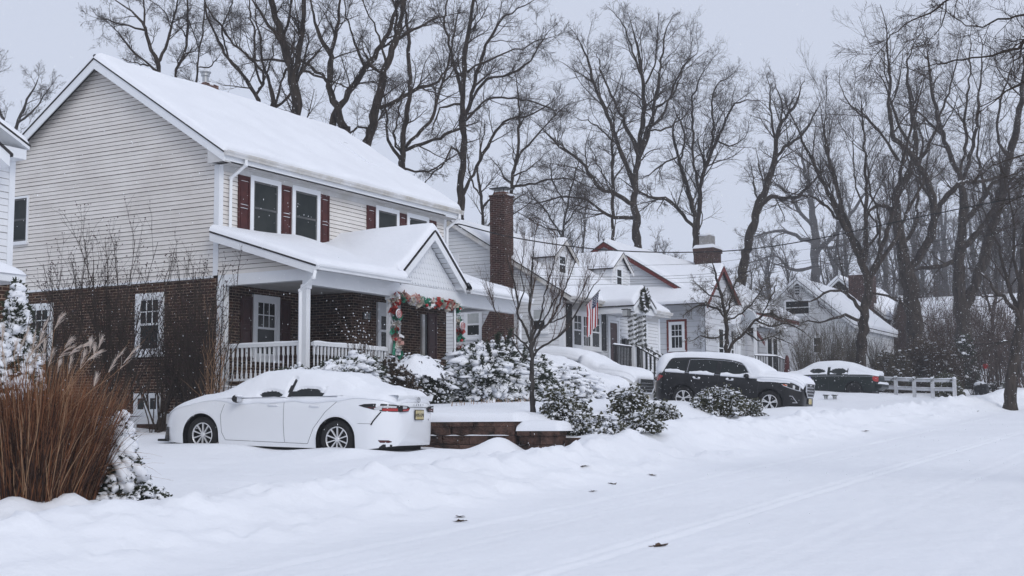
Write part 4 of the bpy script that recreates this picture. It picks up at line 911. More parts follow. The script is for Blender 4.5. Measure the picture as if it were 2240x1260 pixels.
# ================================================================ grey house with red trim
def build_grey_house():
    X0, Y0, YR, YB = 53.26, 20.8, 25.5, 30.2; X1 = 66.6
    h = thing('grey_house', 'grey clapboard house with dark red rake boards, red-framed window and steep front gable', 'house', (60, 25, 3))
    zr, ze = 9.78, 6.82; ye = 20.75; pit = (zr - ze) / (YR - ye)
    wt = lambda z: (max(Y0, YR - (zr - .1 - z) / pit), min(YB, YR + (zr - .1 - z) / pit))
    b = MB(); lap(b, 'x', X0, -1, wt, 3.1, zr - .15, e=.24, d=.02); lap(b, 'y', Y0, -1, (X0, X1), 3.1, 6.8, e=.24, d=.02); b.build('siding', ['siding_grey', 'lap_shade_grime_pale'], h)
    b = MB(); b.box(X0 + .05, X1 - .05, Y0 + .05, YB, 2.6, 6.7); b.build('foundation', 'concrete', h)
    gable_roof(h, 'x', X0 - .2, X1 + .2, YR, zr, ye, ze, 2 * YR - ye, ze, snow=.16, fascia=.17, barge='red_trim', seed=6)
    b = MB(); b.box(X0 - .04, X0, Y0, Y0 + .13, 3.1, 6.6); b.box(X0 - .04, X0 + .1, Y0 - .04, Y0, 3.1, 6.6); b.build('corner_trim', 'trim', h)
    v1, v0 = at(1459, 730, X=X0)[1], at(1503, 730, X=X0)[1]
    window(h, 'x', X0, -1, v0 + .1, v1 - .1, 4.72, 5.98, cas=.09, cols=3, rows=2, label='window with white sash in a dark red frame')
    b = MB()
    for a_ in ((v0 - .0, v0 + .1, 4.64, 6.08), (v1 - .1, v1, 4.64, 6.08), (v0 + .1, v1 - .1, 5.98, 6.08), (v0 + .1, v1 - .1, 4.60, 4.66)): wbox(b, 'x', X0, -1, *a_, 0, .04)
    b.build('red_casing', 'red_trim', h)
    # steep cross gable
    Yg = 20.3; ap = at(1583, 580, Y=Yg); xa, za = ap[0], ap[2]; L = at(1549, 657, Y=Yg); R = at(1625, 675, Y=Yg); R2 = at(1672, 745, Y=Yg)
    b = MB(); zl, zrr = L[2], R[2]; xl, xr = L[0], R[0]
    sl, sr = (za - zl) / (xa - xl), (za - zrr) / (xr - xa)
    lap(b, 'y', Yg + .2, -1, lambda z: (max(xl + .1, xa - (za - .1 - z) / sl), min(xr + 2.2, xa + (za - .1 - z) / sr)), 3.2, za - .2, e=.24); gb = b.build('cross_gable', ['siding_grey', 'lap_shade_grime_pale'], h)
    r = MB(); s = MB(); ra = MB()
    for (e, z, yb) in ((xl - .1, zl - .1 * sl, Y0 + 1.4), (xr, zrr, Y0 + 1.4)):
        q = [(xa, Yg, za), (e, Yg, z), (e, yb, z), (xa, YR - .5, za)]; q = q if e < xa else q[::-1]
        r.hexa([(x, y, z_ - .05) for x, y, z_ in q] + q)
        snow_slab(s, (e, Yg - .02, z), (e, yb + 1.2, z), (xa, YR, za), (xa, Yg - .02, za), .13, n=14, k=14, r=.1, edges=(1, 0, 1, 0), seed=3)
        ra.hexa([(xa + (e - xa) * t, Yg - .02 + dy, za + (z - za) * t - dz) for dz in (.26, .05) for t, dy in ((0, 0), (1, 0), (1, .04), (0, .04))])
    e, z = R2[0], R2[2]; ra.hexa([(xr + (e - xr) * t, Yg - .02 + dy, zrr + (z - zrr) * t - dz) for dz in (.26, .05) for t, dy in ((0, 0), (1, 0), (1, .04), (0, .04))])
    q = [(xr, Yg, zrr), (e, Yg, z), (e, Y0 + .6, z), (xr, Y0 + 1.2, zrr)][::-1]; r.hexa([(x, y, z_ - .05) for x, y, z_ in q] + q); snow_slab(s, (e, Yg, z), (e, Y0 + .6, z), (xr, Y0 + 1.2, zrr), (xr, Yg, zrr), .12, n=8, k=8, r=.1)
    r.build('gable_roof', 'shingle', gb); ra.build('rake_board', 'red_trim', gb); s.build('snow_cover', 'snow', gb, smooth=True)
    # arched hood door, side windows
    Yd = Yg + .18
    b = MB(); u = lambda px: at(px, 760, Y=Yd)[0]
    wbox(b, 'y', Yd, -1, u(1588), u(1590), 3.6, 6.1, 0, .1); b.box(u(1587), u(1590) + .05, Yd - .6, Yd - .5, 3.6, 5.9); b.box(u(1626), u(1629), Yd - .6, Yd - .5, 3.6, 5.9)
    an = np.linspace(0, math.pi, 12); xc, rr = (u(1587) + u(1629)) / 2, (u(1629) - u(1587)) / 2 + .05
    P = [(xc + rr * math.cos(t), Yd - .7, 5.9 + rr * .62 * math.sin(t)) for t in an] + [(xc + (rr - .14) * math.cos(t), Yd - .7, 5.9 + (rr - .14) * .62 * math.sin(t)) for t in an[::-1]]
    for i in range(11):
        q = [P[i], P[i + 1], P[22 - i], P[23 - i]]; b.prism(q[::-1], (0, .7, 0))
    po = b.build('portico', 'trim', h); s = MB(); G = np.array([[(xc + (rr + .0) * math.cos(t), y, 5.9 + (rr * .62 + .12) * math.sin(t)) for t in an] for y in np.linspace(Yd - .7, Yd, 5)]); s.grid(G); s.build('snow_cover', 'snow', po, smooth=True)
    for p, q in ((1571, 1584), (1598, 1606), (1611, 1619)): window(h, 'y', Yd + .02, -1, u(p), u(q), 3.9, 5.75, cas=.06)
    # right hand bay with window
    Yw = 20.3; u = lambda px: at(px, 760, Y=Yw)[0]
    b = MB(); lap(b, 'y', Yw, -1, (u(1660), u(1708)), 3.4, 6.0, e=.24); b.box(u(1660) + .02, u(1708), Yw + .03, Y0, 3.2, 5.9); b.box(u(1705), u(1709), Yw - .06, Yw - .02, 3.4, 6.0, 2); bay = b.build('bay', ['siding_grey', 'lap_shade_grime_pale', 'trim'], h)
    s = MB(); snow_slab(s, (u(1655), Yw - .3, 6.0), (u(1712), Yw - .3, 6.0), (u(1712), 22.4, 7.6), (u(1655), 22.4, 7.6), .16, n=14, k=8, seed=9); s.build('snow_cover', 'snow', bay, smooth=True)
    window(h, 'y', Yw, -1, u(1676), u(1701), 3.9, 5.7, cas=.08, mull=(.5,))
    # chimney
    c0, c1 = at(1519, 560, Y=24.9), at(1581, 560, Y=23.9); zc = at(1545, 541, Y=24.0)[2]
    b = MB(); b.box(c0[0], c1[0] - .25, 23.9, 24.9, 8.8, zc); b.box(c0[0] - .05, c1[0] - .2, 23.84, 24.96, zc - .14, zc + .06); b.box(c0[0] + .2, c1[0] - .55, 24.1, 24.7, zc, zc + .75, 1); ch = b.build('chimney', ['brick_chimney', 'concrete'], h)
    s = MB(); snow_slab(s, (c0[0] - .06, 23.83, zc + .06), (c1[0] - .2, 23.83, zc + .06), (c1[0] - .2, 24.97, zc + .06), (c0[0] - .06, 24.97, zc + .06), .2, n=8, k=5, r=.15); s.blobs([((c0[0] + c1[0]) / 2 - .22, 24.4, zc + .78)], [((c1[0] - c0[0]) * .3, .35, .1)], res=2); s.build('snow_cap', 'snow', ch, smooth=True)
    b = MB(); p = at(1397, 561, X=54.6); b.tube([p - [0, 0, .5], p + [0, 0, .12]], .05, 6); b.build('vent_pipe', 'black_metal', h)
    return h
build_grey_house()
# ================================================================ distant houses
def simple_house(label, X0, X1, Y0, YR, zb, ze, zr, wallm='siding_far', e=.3, wins=(), over=.25, cat='house', name='distant_house', chim=None, far_gable=True, side_wins=()):
    YB = 2 * YR - Y0; h = thing(name, label, cat, ((X0 + X1) / 2, YR, zb)); pit = (zr - ze) / (YR - Y0 + over)
    wt = lambda z: (max(Y0, YR - (zr - .08 - z) / pit), min(YB, YR + (zr - .08 - z) / pit))
    b = MB(); lap(b, 'x', X0, -1, wt, zb, zr - .1, e=e, d=.02); lap(b, 'y', Y0, -1, (X0, X1), zb, ze, e=e, d=.02); b.box(X0 + .1, X1, Y0 + .1, YB - .1, zb - 1, ze - .1); b.build('siding', [wallm, 'lap_shade_grime_pale'], h)
    gable_roof(h, 'x', X0 - .2, X1 + .2, YR, zr, Y0 - over, ze, YB + over, ze, snow=.18, fascia=.15, seed=int(X0))
    for (v0, v1, z0, z1) in side_wins: window(h, 'x', X0, -1, v0, v1, z0, z1, cas=.06)
    for (v0, v1, z0, z1) in wins: window(h, 'y', Y0, -1, v0, v1, z0, z1, cas=.08)
    if chim:
        b = MB(); b.box(*chim); c = b.build('chimney', 'brick_chimney', h); s = MB(); s.blobs([((chim[0] + chim[1]) / 2, (chim[2] + chim[3]) / 2, chim[5])], [((chim[1] - chim[0]) / 2, (chim[3] - chim[2]) / 2, .12)], res=2); s.build('snow_cap', 'snow', c, smooth=True)
    return h
def build_far():
    X = 74.; A = at(1745, 612, X=X); E = at(1880, 700, X=X)
    c = at(1862, 745, X=X)
    Y0 = c[1]; W = [at(1716, 673, X=X), at(1773, 673, X=X)]; zt, zb_ = at(1745, 655, X=X)[2], at(1745, 690, X=X)[2]
    h = simple_house('white gabled house with a wide dark attic window behind the bare hedge', X, 84, Y0, A[1], 3.0, E[2] - .25, A[2], wins=(), side_wins=((W[1][1], W[0][1], zb_, zt),))
    for (p, q, a, b_) in ((1722, 1742, 730, 765), (1776, 1800, 735, 775)):
        v1, v0 = at(p, 740, X=X)[1], at(q, 740, X=X)[1]; window(h, 'x', X, -1, v0, v1, at(p, b_, X=X)[2], at(p, a, X=X)[2], cas=.08)
    b = MB(); v = at(1744, 634, X=X)
    for i in range(4): b.box(X - .04, X - .01, v[1] - .13, v[1] + .13, v[2] + .25 - i * .17, v[2] + .32 - i * .17)
    b.build('attic_vent', 'black_metal', h)
    # house behind with dark gable and broad brick chimney
    X = 88.; A = at(1868, 618, X=X); E = at(1935, 690, X=X)
    p0, p1 = at(1861, 640, X=X - .5), at(1908, 640, X=X - .5)
    simple_house('house with dark gable and broad brick chimney beyond the white gabled house', X, 99, E[1] + .2, A[1] + 1.0, 3.5, E[2], A[2] + .4, wallm='bark', chim=(X - 1, X + .6, p1[1], p0[1], 3.5, at(1885, 604, X=X)[2]))
    # houses farther up whose snowy roof slopes face down the street
    for i, (px, py, D, w_, run, lab) in enumerate(((1975, 668, 96., 8, 3.2, 'low distant house whose snowy roof shows between the big trunks'), (2060, 672, 120., 12, 5., 'snow-roofed distant house between the two thick trunks'), (2150, 648, 150., 17, 7., 'farthest snow-roofed house on the rise at the end of the street'), (2120, 700, 105., 8, 3., 'small distant house with snowy roof below the farthest one'), (2215, 690, 112., 9, 4., 'distant dark-sided house behind the rightmost street tree'))):
        A = at(px, py, D=D); h = thing('distant_house', lab, 'house', (A[0], A[1], A[2] - 7)); Xe = A[0] - run; ze = A[2] - run * .62; Y0, Y1 = A[1] - w_ / 2, A[1] + w_ / 2
        b = MB(); lap(b, 'x', Xe + .3, -1, (Y0, Y1), A[2] - 9, ze, e=.3); lap(b, 'y', Y0, -1, lambda z: (A[0] - min(run - .3, (A[2] - .1 - z) / .62), A[0] + min(run - .3, (A[2] - .1 - z) / .62)), A[2] - 9, A[2] - .2, e=.3); b.build('siding', [('siding_far', 'bark_grey', 'siding_far', 'siding_grey', 'bark_grey')[i], 'lap_shade_grime_pale'], h)
        gable_roof(h, 'y', Y0 - .3, Y1 + .3, A[0], A[2], Xe, ze, A[0] + run, ze, snow=.2, fascia=.15, seed=i)
        for k in range(3): window(h, 'x', Xe + .3, -1, Y0 + 1 + k * w_ / 3, Y0 + 2 + k * w_ / 3, ze - 1.9, ze - .7, cas=.08)
    c = at(2118, 668, D=149); b = MB(); b.box(c[0], c[0] + .8, c[1] - .7, c[1] + .7, c[2] - 3, c[2] + .3); tag(b.build('chimney', 'brick_chimney', h.children[0].parent), None)
    ap = at(1970, 650, X=88.); g = thing('pointed_gable', 'small pointed reddish gable in front of the low distant house', 'house', (88, ap[1], 4))
    b = MB(); b.poly([(88, ap[1] + .85, ap[2] - 3.1), (88, ap[1] - .85, ap[2] - 3.1), (88, ap[1], ap[2])]); b.box(88.05, 91, ap[1] - .8, ap[1] + .8, 3, ap[2] - 3.1); b.build('gable', 'brick_chimney', g)
    s = MB()
    for sg in (-1, 1): snow_slab(s, (87.8, ap[1] + sg * 1.0, ap[2] - 3.4), (92, ap[1] + sg * 1.0, ap[2] - 3.4), (92, ap[1], ap[2] + .1), (87.8, ap[1], ap[2] + .1), .18, n=10, k=8)
    s.build('snow_cover', 'snow', g, smooth=True)
build_far()
# ================================================================ neighbour at the left edge
def build_left_house():
    Yf = 18.2; h = thing('white_house_corner', 'corner of a white clapboard house with snowy porch roof at the left edge', 'house', (11, 20, 1.8))
    X1 = at(25, 500, Y=Yf)[0]; X0 = X1 - 7
    zso = at(20, 352, Y=Yf)[2]; zpr = at(20, 560, Y=Yf)[2]
    b = MB(); lap(b, 'y', Yf, -1, (X0, X1), zpr - .3, zso + .4, e=.115, d=.014); lap(b, 'x', X1, 1, (Yf, Yf + 8), zpr - .3, zso, e=.115); b.build('siding', ['siding_white', 'lap_shade_grime_pale'], h)
    b = MB(); b.box(X1 - .09, X1 + .025, Yf - .025, Yf, zpr - .3, zso); b.build('corner_trim', 'trim', h)
    b = MB(); brick_quad(b, 'y', Yf, -1, X0, X1, 1, zpr - .2); brick_quad(b, 'x', X1 + .005, 1, Yf, Yf + 8, 1, zpr - .3); b.build('brick_wall', 'brick_dark', h)
    # roof: eave return on the right with snow, gable rake dropping from the left
    xe = at(56, 345, Y=Yf - .3)[0]; b = MB()
    b.box(X0, xe, Yf - .32, Yf + 8, zso, zso + .17); b.build('eave_return', 'trim', h)
    b = MB(); ze = zso + .175; xr = at(19, 330, Y=Yf - .45)[0]; 
    b.hexa([(X0 - 2, Yf - .36, ze + 4), (xe + .03, Yf - .36, ze), (xe + .03, Yf + 8, ze), (X0 - 2, Yf + 8, ze + 4), (X0 - 2, Yf - .36, ze + 4.05), (xe + .03, Yf - .36, ze + .05), (xe + .03, Yf + 8, ze + .05), (X0 - 2, Yf + 8, ze + 4.05)], 1); b.hexa([(X0 - 2, Yf - .37, ze + 4.052), (xe + .04, Yf - .37, ze + .052), (xe + .04, Yf + 8, ze + .052), (X0 - 2, Yf + 8, ze + 4.052), (X0 - 2, Yf - .37, ze + 4.08), (xe + .04, Yf - .37, ze + .08), (xe + .04, Yf + 8, ze + .08), (X0 - 2, Yf + 8, ze + 4.08)]); b.build('roof', ['shingle', 'trim'], h)
    s = MB(); snow_slab(s, (xe + .03, Yf - .36, ze + .08), (xe + .03, Yf + 8, ze + .08), (X0 - 2, Yf + 8, ze + 4.08), (X0 - 2, Yf - .36, ze + 4.08), .13, n=40, k=40, edges=(1, 1, 1, 0)); s.build('roof_snow', 'snow', h, smooth=True)
    # projecting front gable piece
    Yg = Yf - .55; P0 = at(22, 338, Y=Yg); P1 = at(0, 318, Y=Yg); sl = (P1[2] - P0[2]) / (P0[0] - P1[0]); b = MB()
    q = [(P0[0], P0[2]), (X0, P0[2] + sl * (P0[0] - X0)), (X0, P0[2] + sl * (P0[0] - X0) - .2), (P0[0], P0[2] - .2)]; b.prism([(x, Yg, z) for x, z in q], (0, .25, 0)); b.build('rake_board', 'trim', h)
    b = MB(); q = [(P0[0] + .05, P0[2] - .03), (X0, P0[2] + sl * (P0[0] - X0) + .0), (X0, P0[2] + sl * (P0[0] - X0) + .05), (P0[0] + .05, P0[2] + .02)]; b.prism([(x, Yg - .02, z) for x, z in q], (0, .3, 0)); b.build('rake_shingles', 'shingle', h)
    # porch roof
    yp = Yf - 1.6; xp = at(62, 603, Y=yp)[0]; zp = at(62, 603, Y=yp)[2]; zt = zpr + .05
    b = MB(); b.hexa([(X0, yp, zp - .12), (xp - .05, yp, zp - .12), (xp - .05, Yf, zp - .12), (X0, Yf, zp - .12), (X0, yp, zp), (xp - .05, yp, zp), (xp - .05, Yf, zp), (X0, Yf, zp)]); b.build('porch_roof', 'trim', h)
    s = MB(); us = np.linspace(0, 1, 60); vs_ = np.linspace(0, 1, 24); U, V = np.meshgrid(us, vs_, indexing='ij')
    XX = X0 + (xp + .02 - X0) * U; YY = yp - .03 + (Yf - yp + .03) * V
    dx = (xp + .02 - XX); prof_ = np.clip(1 - np.exp(-dx / .28), 0, 1); vv = np.clip(V * 3.5 * .3 + .18, 0, 1)
    Z = zp + .0 + (zt - zp + .1) * np.minimum(prof_ ** .8, 1) * (V ** .75 * .82 + .18) * np.clip(V / .03, 0, 1) ** .5
    s.grid(np.stack([XX, YY, Z], -1)); s.build('porch_snow', 'snow', h, smooth=True)
    b = MB(); x = at(28, 660, Y=Yf - 1.45)[0]; downspout(b, [(x, Yf - 1.45, zp - .12), (x, Yf - 1.45, 1.2)], .12); b.build('porch_post', 'trim', h)
build_left_house()
# ================================================================ cars
def interp(prof):
    xs = [p[0] for p in prof]; zs = [p[1] for p in prof]
    def f(x):   # smooth (pchip-like) interpolation
        x = np.asarray(x, float); k = np.clip(np.searchsorted(xs, x) - 1, 0, len(xs) - 2)
        X, Z = np.array(xs), np.array(zs); h = X[1:] - X[:-1]; d = (Z[1:] - Z[:-1]) / h
        m = np.zeros(len(X)); m[0], m[-1] = d[0], d[-1]
        for i in range(1, len(X) - 1): m[i] = 0 if d[i - 1] * d[i] <= 0 else 2 * d[i - 1] * d[i] / (d[i - 1] + d[i])
        t = np.clip((x - X[k]) / h[k], 0, 1); a, b = Z[k], Z[k + 1]
        return a * (2 * t**3 - 3 * t**2 + 1) + b * (-2 * t**3 + 3 * t**2) + h[k] * (m[k] * (t**3 - 2 * t**2 + t) + m[k + 1] * (t**3 - t**2))
    return f
class Car:
    """x from the rear bumper (0) to the nose (L), y to the left, z up from the ground"""
    def __init__(s, L, W, xr, xf, R, top, belt, sill=.22, wroof=.62, bumpz=.28, pin=(.55, .55), tuck=.05):
        s.L, s.W, s.xr, s.xf, s.R, s.sill, s.wroof = L, W, xr, xf, R, sill, wroof; s.top, s.belt = interp(top), interp(belt); s.pin = pin; s.tuck = tuck; s.AR = R + .055; s.bz = bumpz
    def half(s, x):
        x = np.asarray(x, float); f = 1 - .30 * np.clip(1 - x / s.pin[0], 0, 1) ** 2.4 - .34 * np.clip(1 - (s.L - x) / s.pin[1], 0, 1) ** 2.2
        return s.W / 2 * f
    def zbot(s, x):
        x = np.asarray(x, float); z = np.full(x.shape, s.sill); z = z + .08 * np.clip(1 - x / .5, 0, 1) + .03 * np.clip(1 - (s.L - x) / .6, 0, 1)
        for xw in (s.xr, s.xf):
            d = np.abs(x - xw); a = np.where(d < s.AR, np.sqrt(np.maximum(s.AR**2 - d**2, 0)) + s.R, 0); z = np.maximum(z, a)
        return z
    def section(s, x):
        "(K,3) points of the left half section from the sill to the roof centre"
        x = float(x); hw = float(s.half(x)); zb = float(s.zbot(x)); bl = float(s.belt(x)); tp = float(s.top(x)); tp = max(tp, bl + .01)
        g = min(1, max(0, (tp - bl) / .32)); 
        z1, z2, z3 = .36 * bl + .02, .60 * bl, .84 * bl
        lower = max(zb, s.sill)
        zz = [lower, max(z1, lower + .02), max(z2, lower + .04), max(z3, lower + .06), max(bl, lower + .08)]
        yy = [hw - s.tuck * (1 if zb < s.sill + .1 else .15), hw * .995, hw, hw * .985, hw * .945]
        ri = hw * (.80 * (1 - g) + s.wroof / (s.W / 2) * g); h = tp - bl
        up = [(hw * .925, bl + min(.02, h * .3)), (hw * .905 * (1 - .5) + ri * .5 + .012 * g, bl + h * .48), (ri + .01, bl + h * (.86 if g > .5 else .75)), (ri * .86, bl + h * .955), (ri * .5, bl + h * .992), (0., tp)]
        P = list(zip(yy, zz)) + up
        return np.array([(x, y, z) for y, z in P])
    def fine(s, x, m=44, p0=0.):
        "section resampled, parameter 0..10; returns (m,3)"
        P = s.section(x); t = np.linspace(p0, 10, m); k = np.minimum(t.astype(int), 9); f = (t - k)[:, None]
        # Catmull-Rom
        Q = np.vstack([P[0] * 2 - P[1], P, P[-1] * [1, -1, 1] * [1, 1, 1]]); Q[-1] = P[-2] * [1, -1, 1]
        a, b, c, d = Q[k], Q[k + 1], Q[k + 2], Q[k + 3]
        r = .5 * (2 * b + (c - a) * f + (2 * a - 5 * b + 4 * c - d) * f**2 + (3 * b - 3 * c + d - a) * f**3); r[:, 0] = x; return r
    def ys(s, x, z):
        P = s.fine(x, 80); k = np.argmax(P[:, 2] >= z) if (P[:, 2] >= z).any() else len(P) - 1
        if k == 0: return P[0, 1]
        f = (z - P[k - 1, 2]) / (P[k, 2] - P[k - 1, 2] + 1e-9); return P[k - 1, 1] * (1 - f) + P[k, 1] * f
    def stations(s):
        x = np.concatenate([np.linspace(0, .6, 14), np.linspace(s.L - .6, s.L, 14), np.arange(.6, s.L - .6, .07)])
        for xw in (s.xr, s.xf): x = np.concatenate([x, xw + s.AR * np.sin(np.linspace(-math.pi / 2, math.pi / 2, 19)), [xw - s.AR - .004, xw + s.AR + .004]])
        return np.unique(np.round(x, 4))
    def patch(s, mb, outline, off=.004, side=1, m=0, n=14, thick=0):
        "outline: list of (x, zlo, zhi) columns; a skin following the car's side"
        cols = outline; G = []
        for x, a, b in cols:
            G.append([(x, side * (s.ys(x, z) + off), z) for z in np.linspace(a, b, n)])
        mb.grid(G, m, flip=side > 0)
    def line(s, mb, pts, side=1, w=.006, m=0, off=.001):
        P = []
        for (x0, z0), (x1, z1) in zip(pts[:-1], pts[1:]):
            k = max(2, int(math.hypot(x1 - x0, z1 - z0) / .08))
            for t in np.linspace(0, 1, k, endpoint=False): x, z = x0 + (x1 - x0) * t, z0 + (z1 - z0) * t; P.append((x, side * (s.ys(x, z) + off), z))
        x, z = pts[-1]; P.append((x, side * (s.ys(x, z) + off), z)); mb.tube(P, w, 4, m, cap=False)
    def body(s, root, paint):
        b = MB(); G = []
        for x in s.stations():
            h = s.fine(x, 34); G.append(np.vstack([h, h[::-1][1:] * [1, -1, 1]]))
        G = np.array(G); b.grid(G)
        for k, fl in ((0, True), (-1, False)):   # end caps, gently domed
            ring = np.vstack([G[k], G[k][:1]]); c = ring.mean(0); c[2] = ring[:, 2].mean(); sg = -1 if k == 0 else 1
            rings = [ring]
            for f, dx in ((.93, .022), (.8, .04), (.55, .052), (.25, .058)): rings.append(c + (ring - c) * f + [sg * dx, 0, 0])
            rings.append(np.repeat([c + [sg * .06, 0, 0]], len(ring), 0)); b.grid(np.array(rings), flip=not fl)
        o = b.build('body', paint, root, smooth=True, org=(0, 0, 0))
        u = MB(); u.box(.25, s.L - .3, -s.W / 2 + .16, s.W / 2 - .16, s.sill - .03, .55)
        for xw in (s.xr, s.xf):
            for sd in (-1, 1): u.lathe([(s.AR - .004, sd * (s.W / 2 - .035)), (s.AR - .004, sd * (s.W / 2 - .32)), (0, sd * (s.W / 2 - .32))], (xw, 0, s.R), axis='y', n=40)
        u.build('underbody', 'plastic_black', root, org=(0, 0, 0))
        return o
    def wheel(s, root, xw, side, spokes=10, rim='alloy', twin=False, face=.60):
        y = side * (s.W / 2 - .045); R = s.R; w_ = .21; yo, yi = y, y - side * w_
        d = side
        b = MB(); b.lathe([(R * .66, yi), (R * .86, yi), (R * .97, yi + d * .02), (R, yi + d * .05), (R, yo - d * .05), (R * .97, yo - d * .015), (R * .86, yo), (R * .70, yo - d * .004), (R * .665, yo - d * .012), (R * .66, yo - d * .03)], (xw, 0, R), axis='y', n=48)
        for a in range(40):
            t = a * 2 * math.pi / 40
        ty = b.build('tyre', 'rubber', root, smooth=True, org=(0, 0, 0))
        b = MB(); q = R * .66
        b.lathe([(q, yi + d * .03), (q, yo - d * .012), (q * .955, yo - d * .006), (q * .93, yo - d * .012), (q * .92, yo - d * .04)], (xw, 0, R), axis='y', n=48)
        b.lathe([(q * .92, yo - d * .04), (q * .90, yi + d * .05)], (xw, 0, R), axis='y', n=48, m=1)
        b.lathe([(0, yo - d * .02), (q * .16, yo - d * .02), (q * .2, yo - d * .03), (q * .2, yo - d * .07)], (xw, 0, R), axis='y', n=20)
        for k in range(spokes):
            t = 2 * math.pi * k / spokes + math.pi / 2; pr = [t - .05, t + .05] if twin else [t]
            for tt in ([t - .13, t + .13] if twin else [t]):
                c0 = np.array([math.cos(t if twin else tt), 0, math.sin(t if twin else tt)]); c1 = np.array([math.cos(tt), 0, math.sin(tt)]); sd = np.array([-math.sin(tt), 0, math.cos(tt)])
                w0, w1 = q * .035, q * (.048 if spokes > 6 else .075); o = np.array([xw, 0, R])
                a_, b_ = o + c0 * q * .14, o + c1 * q * .95; yo1, yo2 = np.array([0, yo - d * .026, 0]), np.array([0, yo - d * .014, 0]); dp = np.array([0, -d * .03, 0])
                P = [a_ - sd * w0 + yo1 + dp, a_ + sd * w0 + yo1 + dp, b_ + sd * w1 + yo2 + dp, b_ - sd * w1 + yo2 + dp, a_ - sd * w0 + yo1, a_ + sd * w0 + yo1, b_ + sd * w1 + yo2, b_ - sd * w1 + yo2]
                b.hexa(P if d < 0 else [P[i] for i in (3, 2, 1, 0, 7, 6, 5, 4)])
        b.build('rim', [rim, 'plastic_black'], ty, org=(0, 0, 0))
        b = MB(); b.lathe([(0, yi + d * .10), (q * .9, yi + d * .10)], (xw, 0, R), axis='y', n=24); b.build('brake_disc', 'plastic_black', ty, org=(0, 0, 0))
        return ty
    def glass(s, root, side, cols, mat_='car_glass', off=.003, name='side_window'):
        g = MB(); s.patch(g, cols, off, side); return g.build(name, mat_, root, smooth=True, org=(0, 0, 0))
    def snow(s, root, thick, plow, holes=None, seed=0, x0=0., x1=None, nx=.045, m=74, name='snow_cover', rough=.18, edge=.12):
        "blanket over the top, from section parameter plow(x) on each side; thick(x,q)"
        x1 = x1 or s.L; xs = np.unique(np.concatenate([np.arange(x0, x1, nx), [x1]])); G = []
        for x in xs:
            h = s.fine(min(max(x, 0.), s.L), m, plow(x)); full = np.vstack([h, h[::-1][1:] * [1, -1, 1]]); full[:, 0] = x; G.append(full)
        G = np.array(G); dx = np.gradient(G, axis=0); dt = np.gradient(G, axis=1); nr = np.cross(dx, dt); nr /= np.linalg.norm(nr, axis=-1, keepdims=True) + 1e-9
        if nr[len(xs) // 2, m][2] < 0: nr = -nr
        # arc-length from the lower edge
        seg = np.linalg.norm(np.diff(G, axis=1), axis=-1); al = np.concatenate([np.zeros((len(xs), 1)), np.cumsum(seg, 1)], 1); ar = al[:, -1:] - al
        e = np.clip(np.minimum(al, ar) / edge, 0, 1); e = np.sqrt(1 - (1 - e) ** 2); ex = np.clip(np.minimum(xs - x0, x1 - xs) / .13, 0, 1)[:, None]; ex = np.sqrt(1 - (1 - ex) ** 2)
        t = np.array([[thick(x, min(j, 2 * (m - 1) - j) / (m - 1)) for j in range(G.shape[1])] for x in xs])
        nz = fbm(G[..., 0] * 2.2, G[..., 1] * 2.2, G[..., 2] * 2.2, 3, seed) * rough + 1 + .35 * rough * fbm(G[..., 0] * 7, G[..., 1] * 7, G[..., 2] * 9, 2, seed + 8)
        H = t * e * ex * nz
        keep = None
        if holes is not None:
            ho = np.array([[holes(G[i, j, 0], G[i, j, 1], G[i, j, 2]) for j in range(G.shape[1])] for i in range(len(xs))])   # >0 open
            H = H * np.clip(-ho / .06, .12, 1); op = ho > 0; keep = ~(op[:-1, :-1] & op[1:, 1:] & op[1:, :-1] & op[:-1, 1:])
        V = G + nr * (H + .004)[..., None]; b = MB(); b.grid(V, keep=keep)
        return b.build(name, 'snow', root, smooth=True, org=(0, 0, 0))
def place_car(root, car, wr, wf, side):
    "wr, wf: world positions where the rear and front wheels (on `side`) meet the ground"
    wr, wf = np.array(wr, float), np.array(wf, float); d = wf - wr; yaw = math.atan2(d[1], d[0]); pitch = math.atan2(d[2], math.hypot(d[0], d[1]))
    Rm = Matrix.Rotation(yaw, 4, 'Z') @ Matrix.Rotation(-pitch, 4, 'Y')
    mid = (wr + wf) / 2; loc = (car.xr + car.xf) / 2
    off = Rm @ Vector((loc, side * (car.W / 2 - .1), 0)); root.matrix_world = Matrix.Translation(Vector(mid) - off) @ Rm
def mirror(car, root, x, z, side, m='plastic_black', w=.20, snow=True):
    y = car.ys(x, z); b = MB(); c = np.array([x - .05, side * (y + .13), z + .03])
    b.blobs([c], [(.07, .11, .075)], res=2, flat=.1); b.tube([(x, side * (y - .02), z - .03), c + [0, -side * .04, -.03]], .025, 5)
    o = b.build('mirror', m, root, smooth=True, org=(0, 0, 0))
    g = MB(); g.quad(*[c + np.array([-.068 - 0 * a, a * .08, b_ * .055]) for a, b_ in ((-1, -1), (1, -1), (1, 1), (-1, 1))]); g.build('mirror_glass', 'chrome', o, org=(0, 0, 0))
    return o
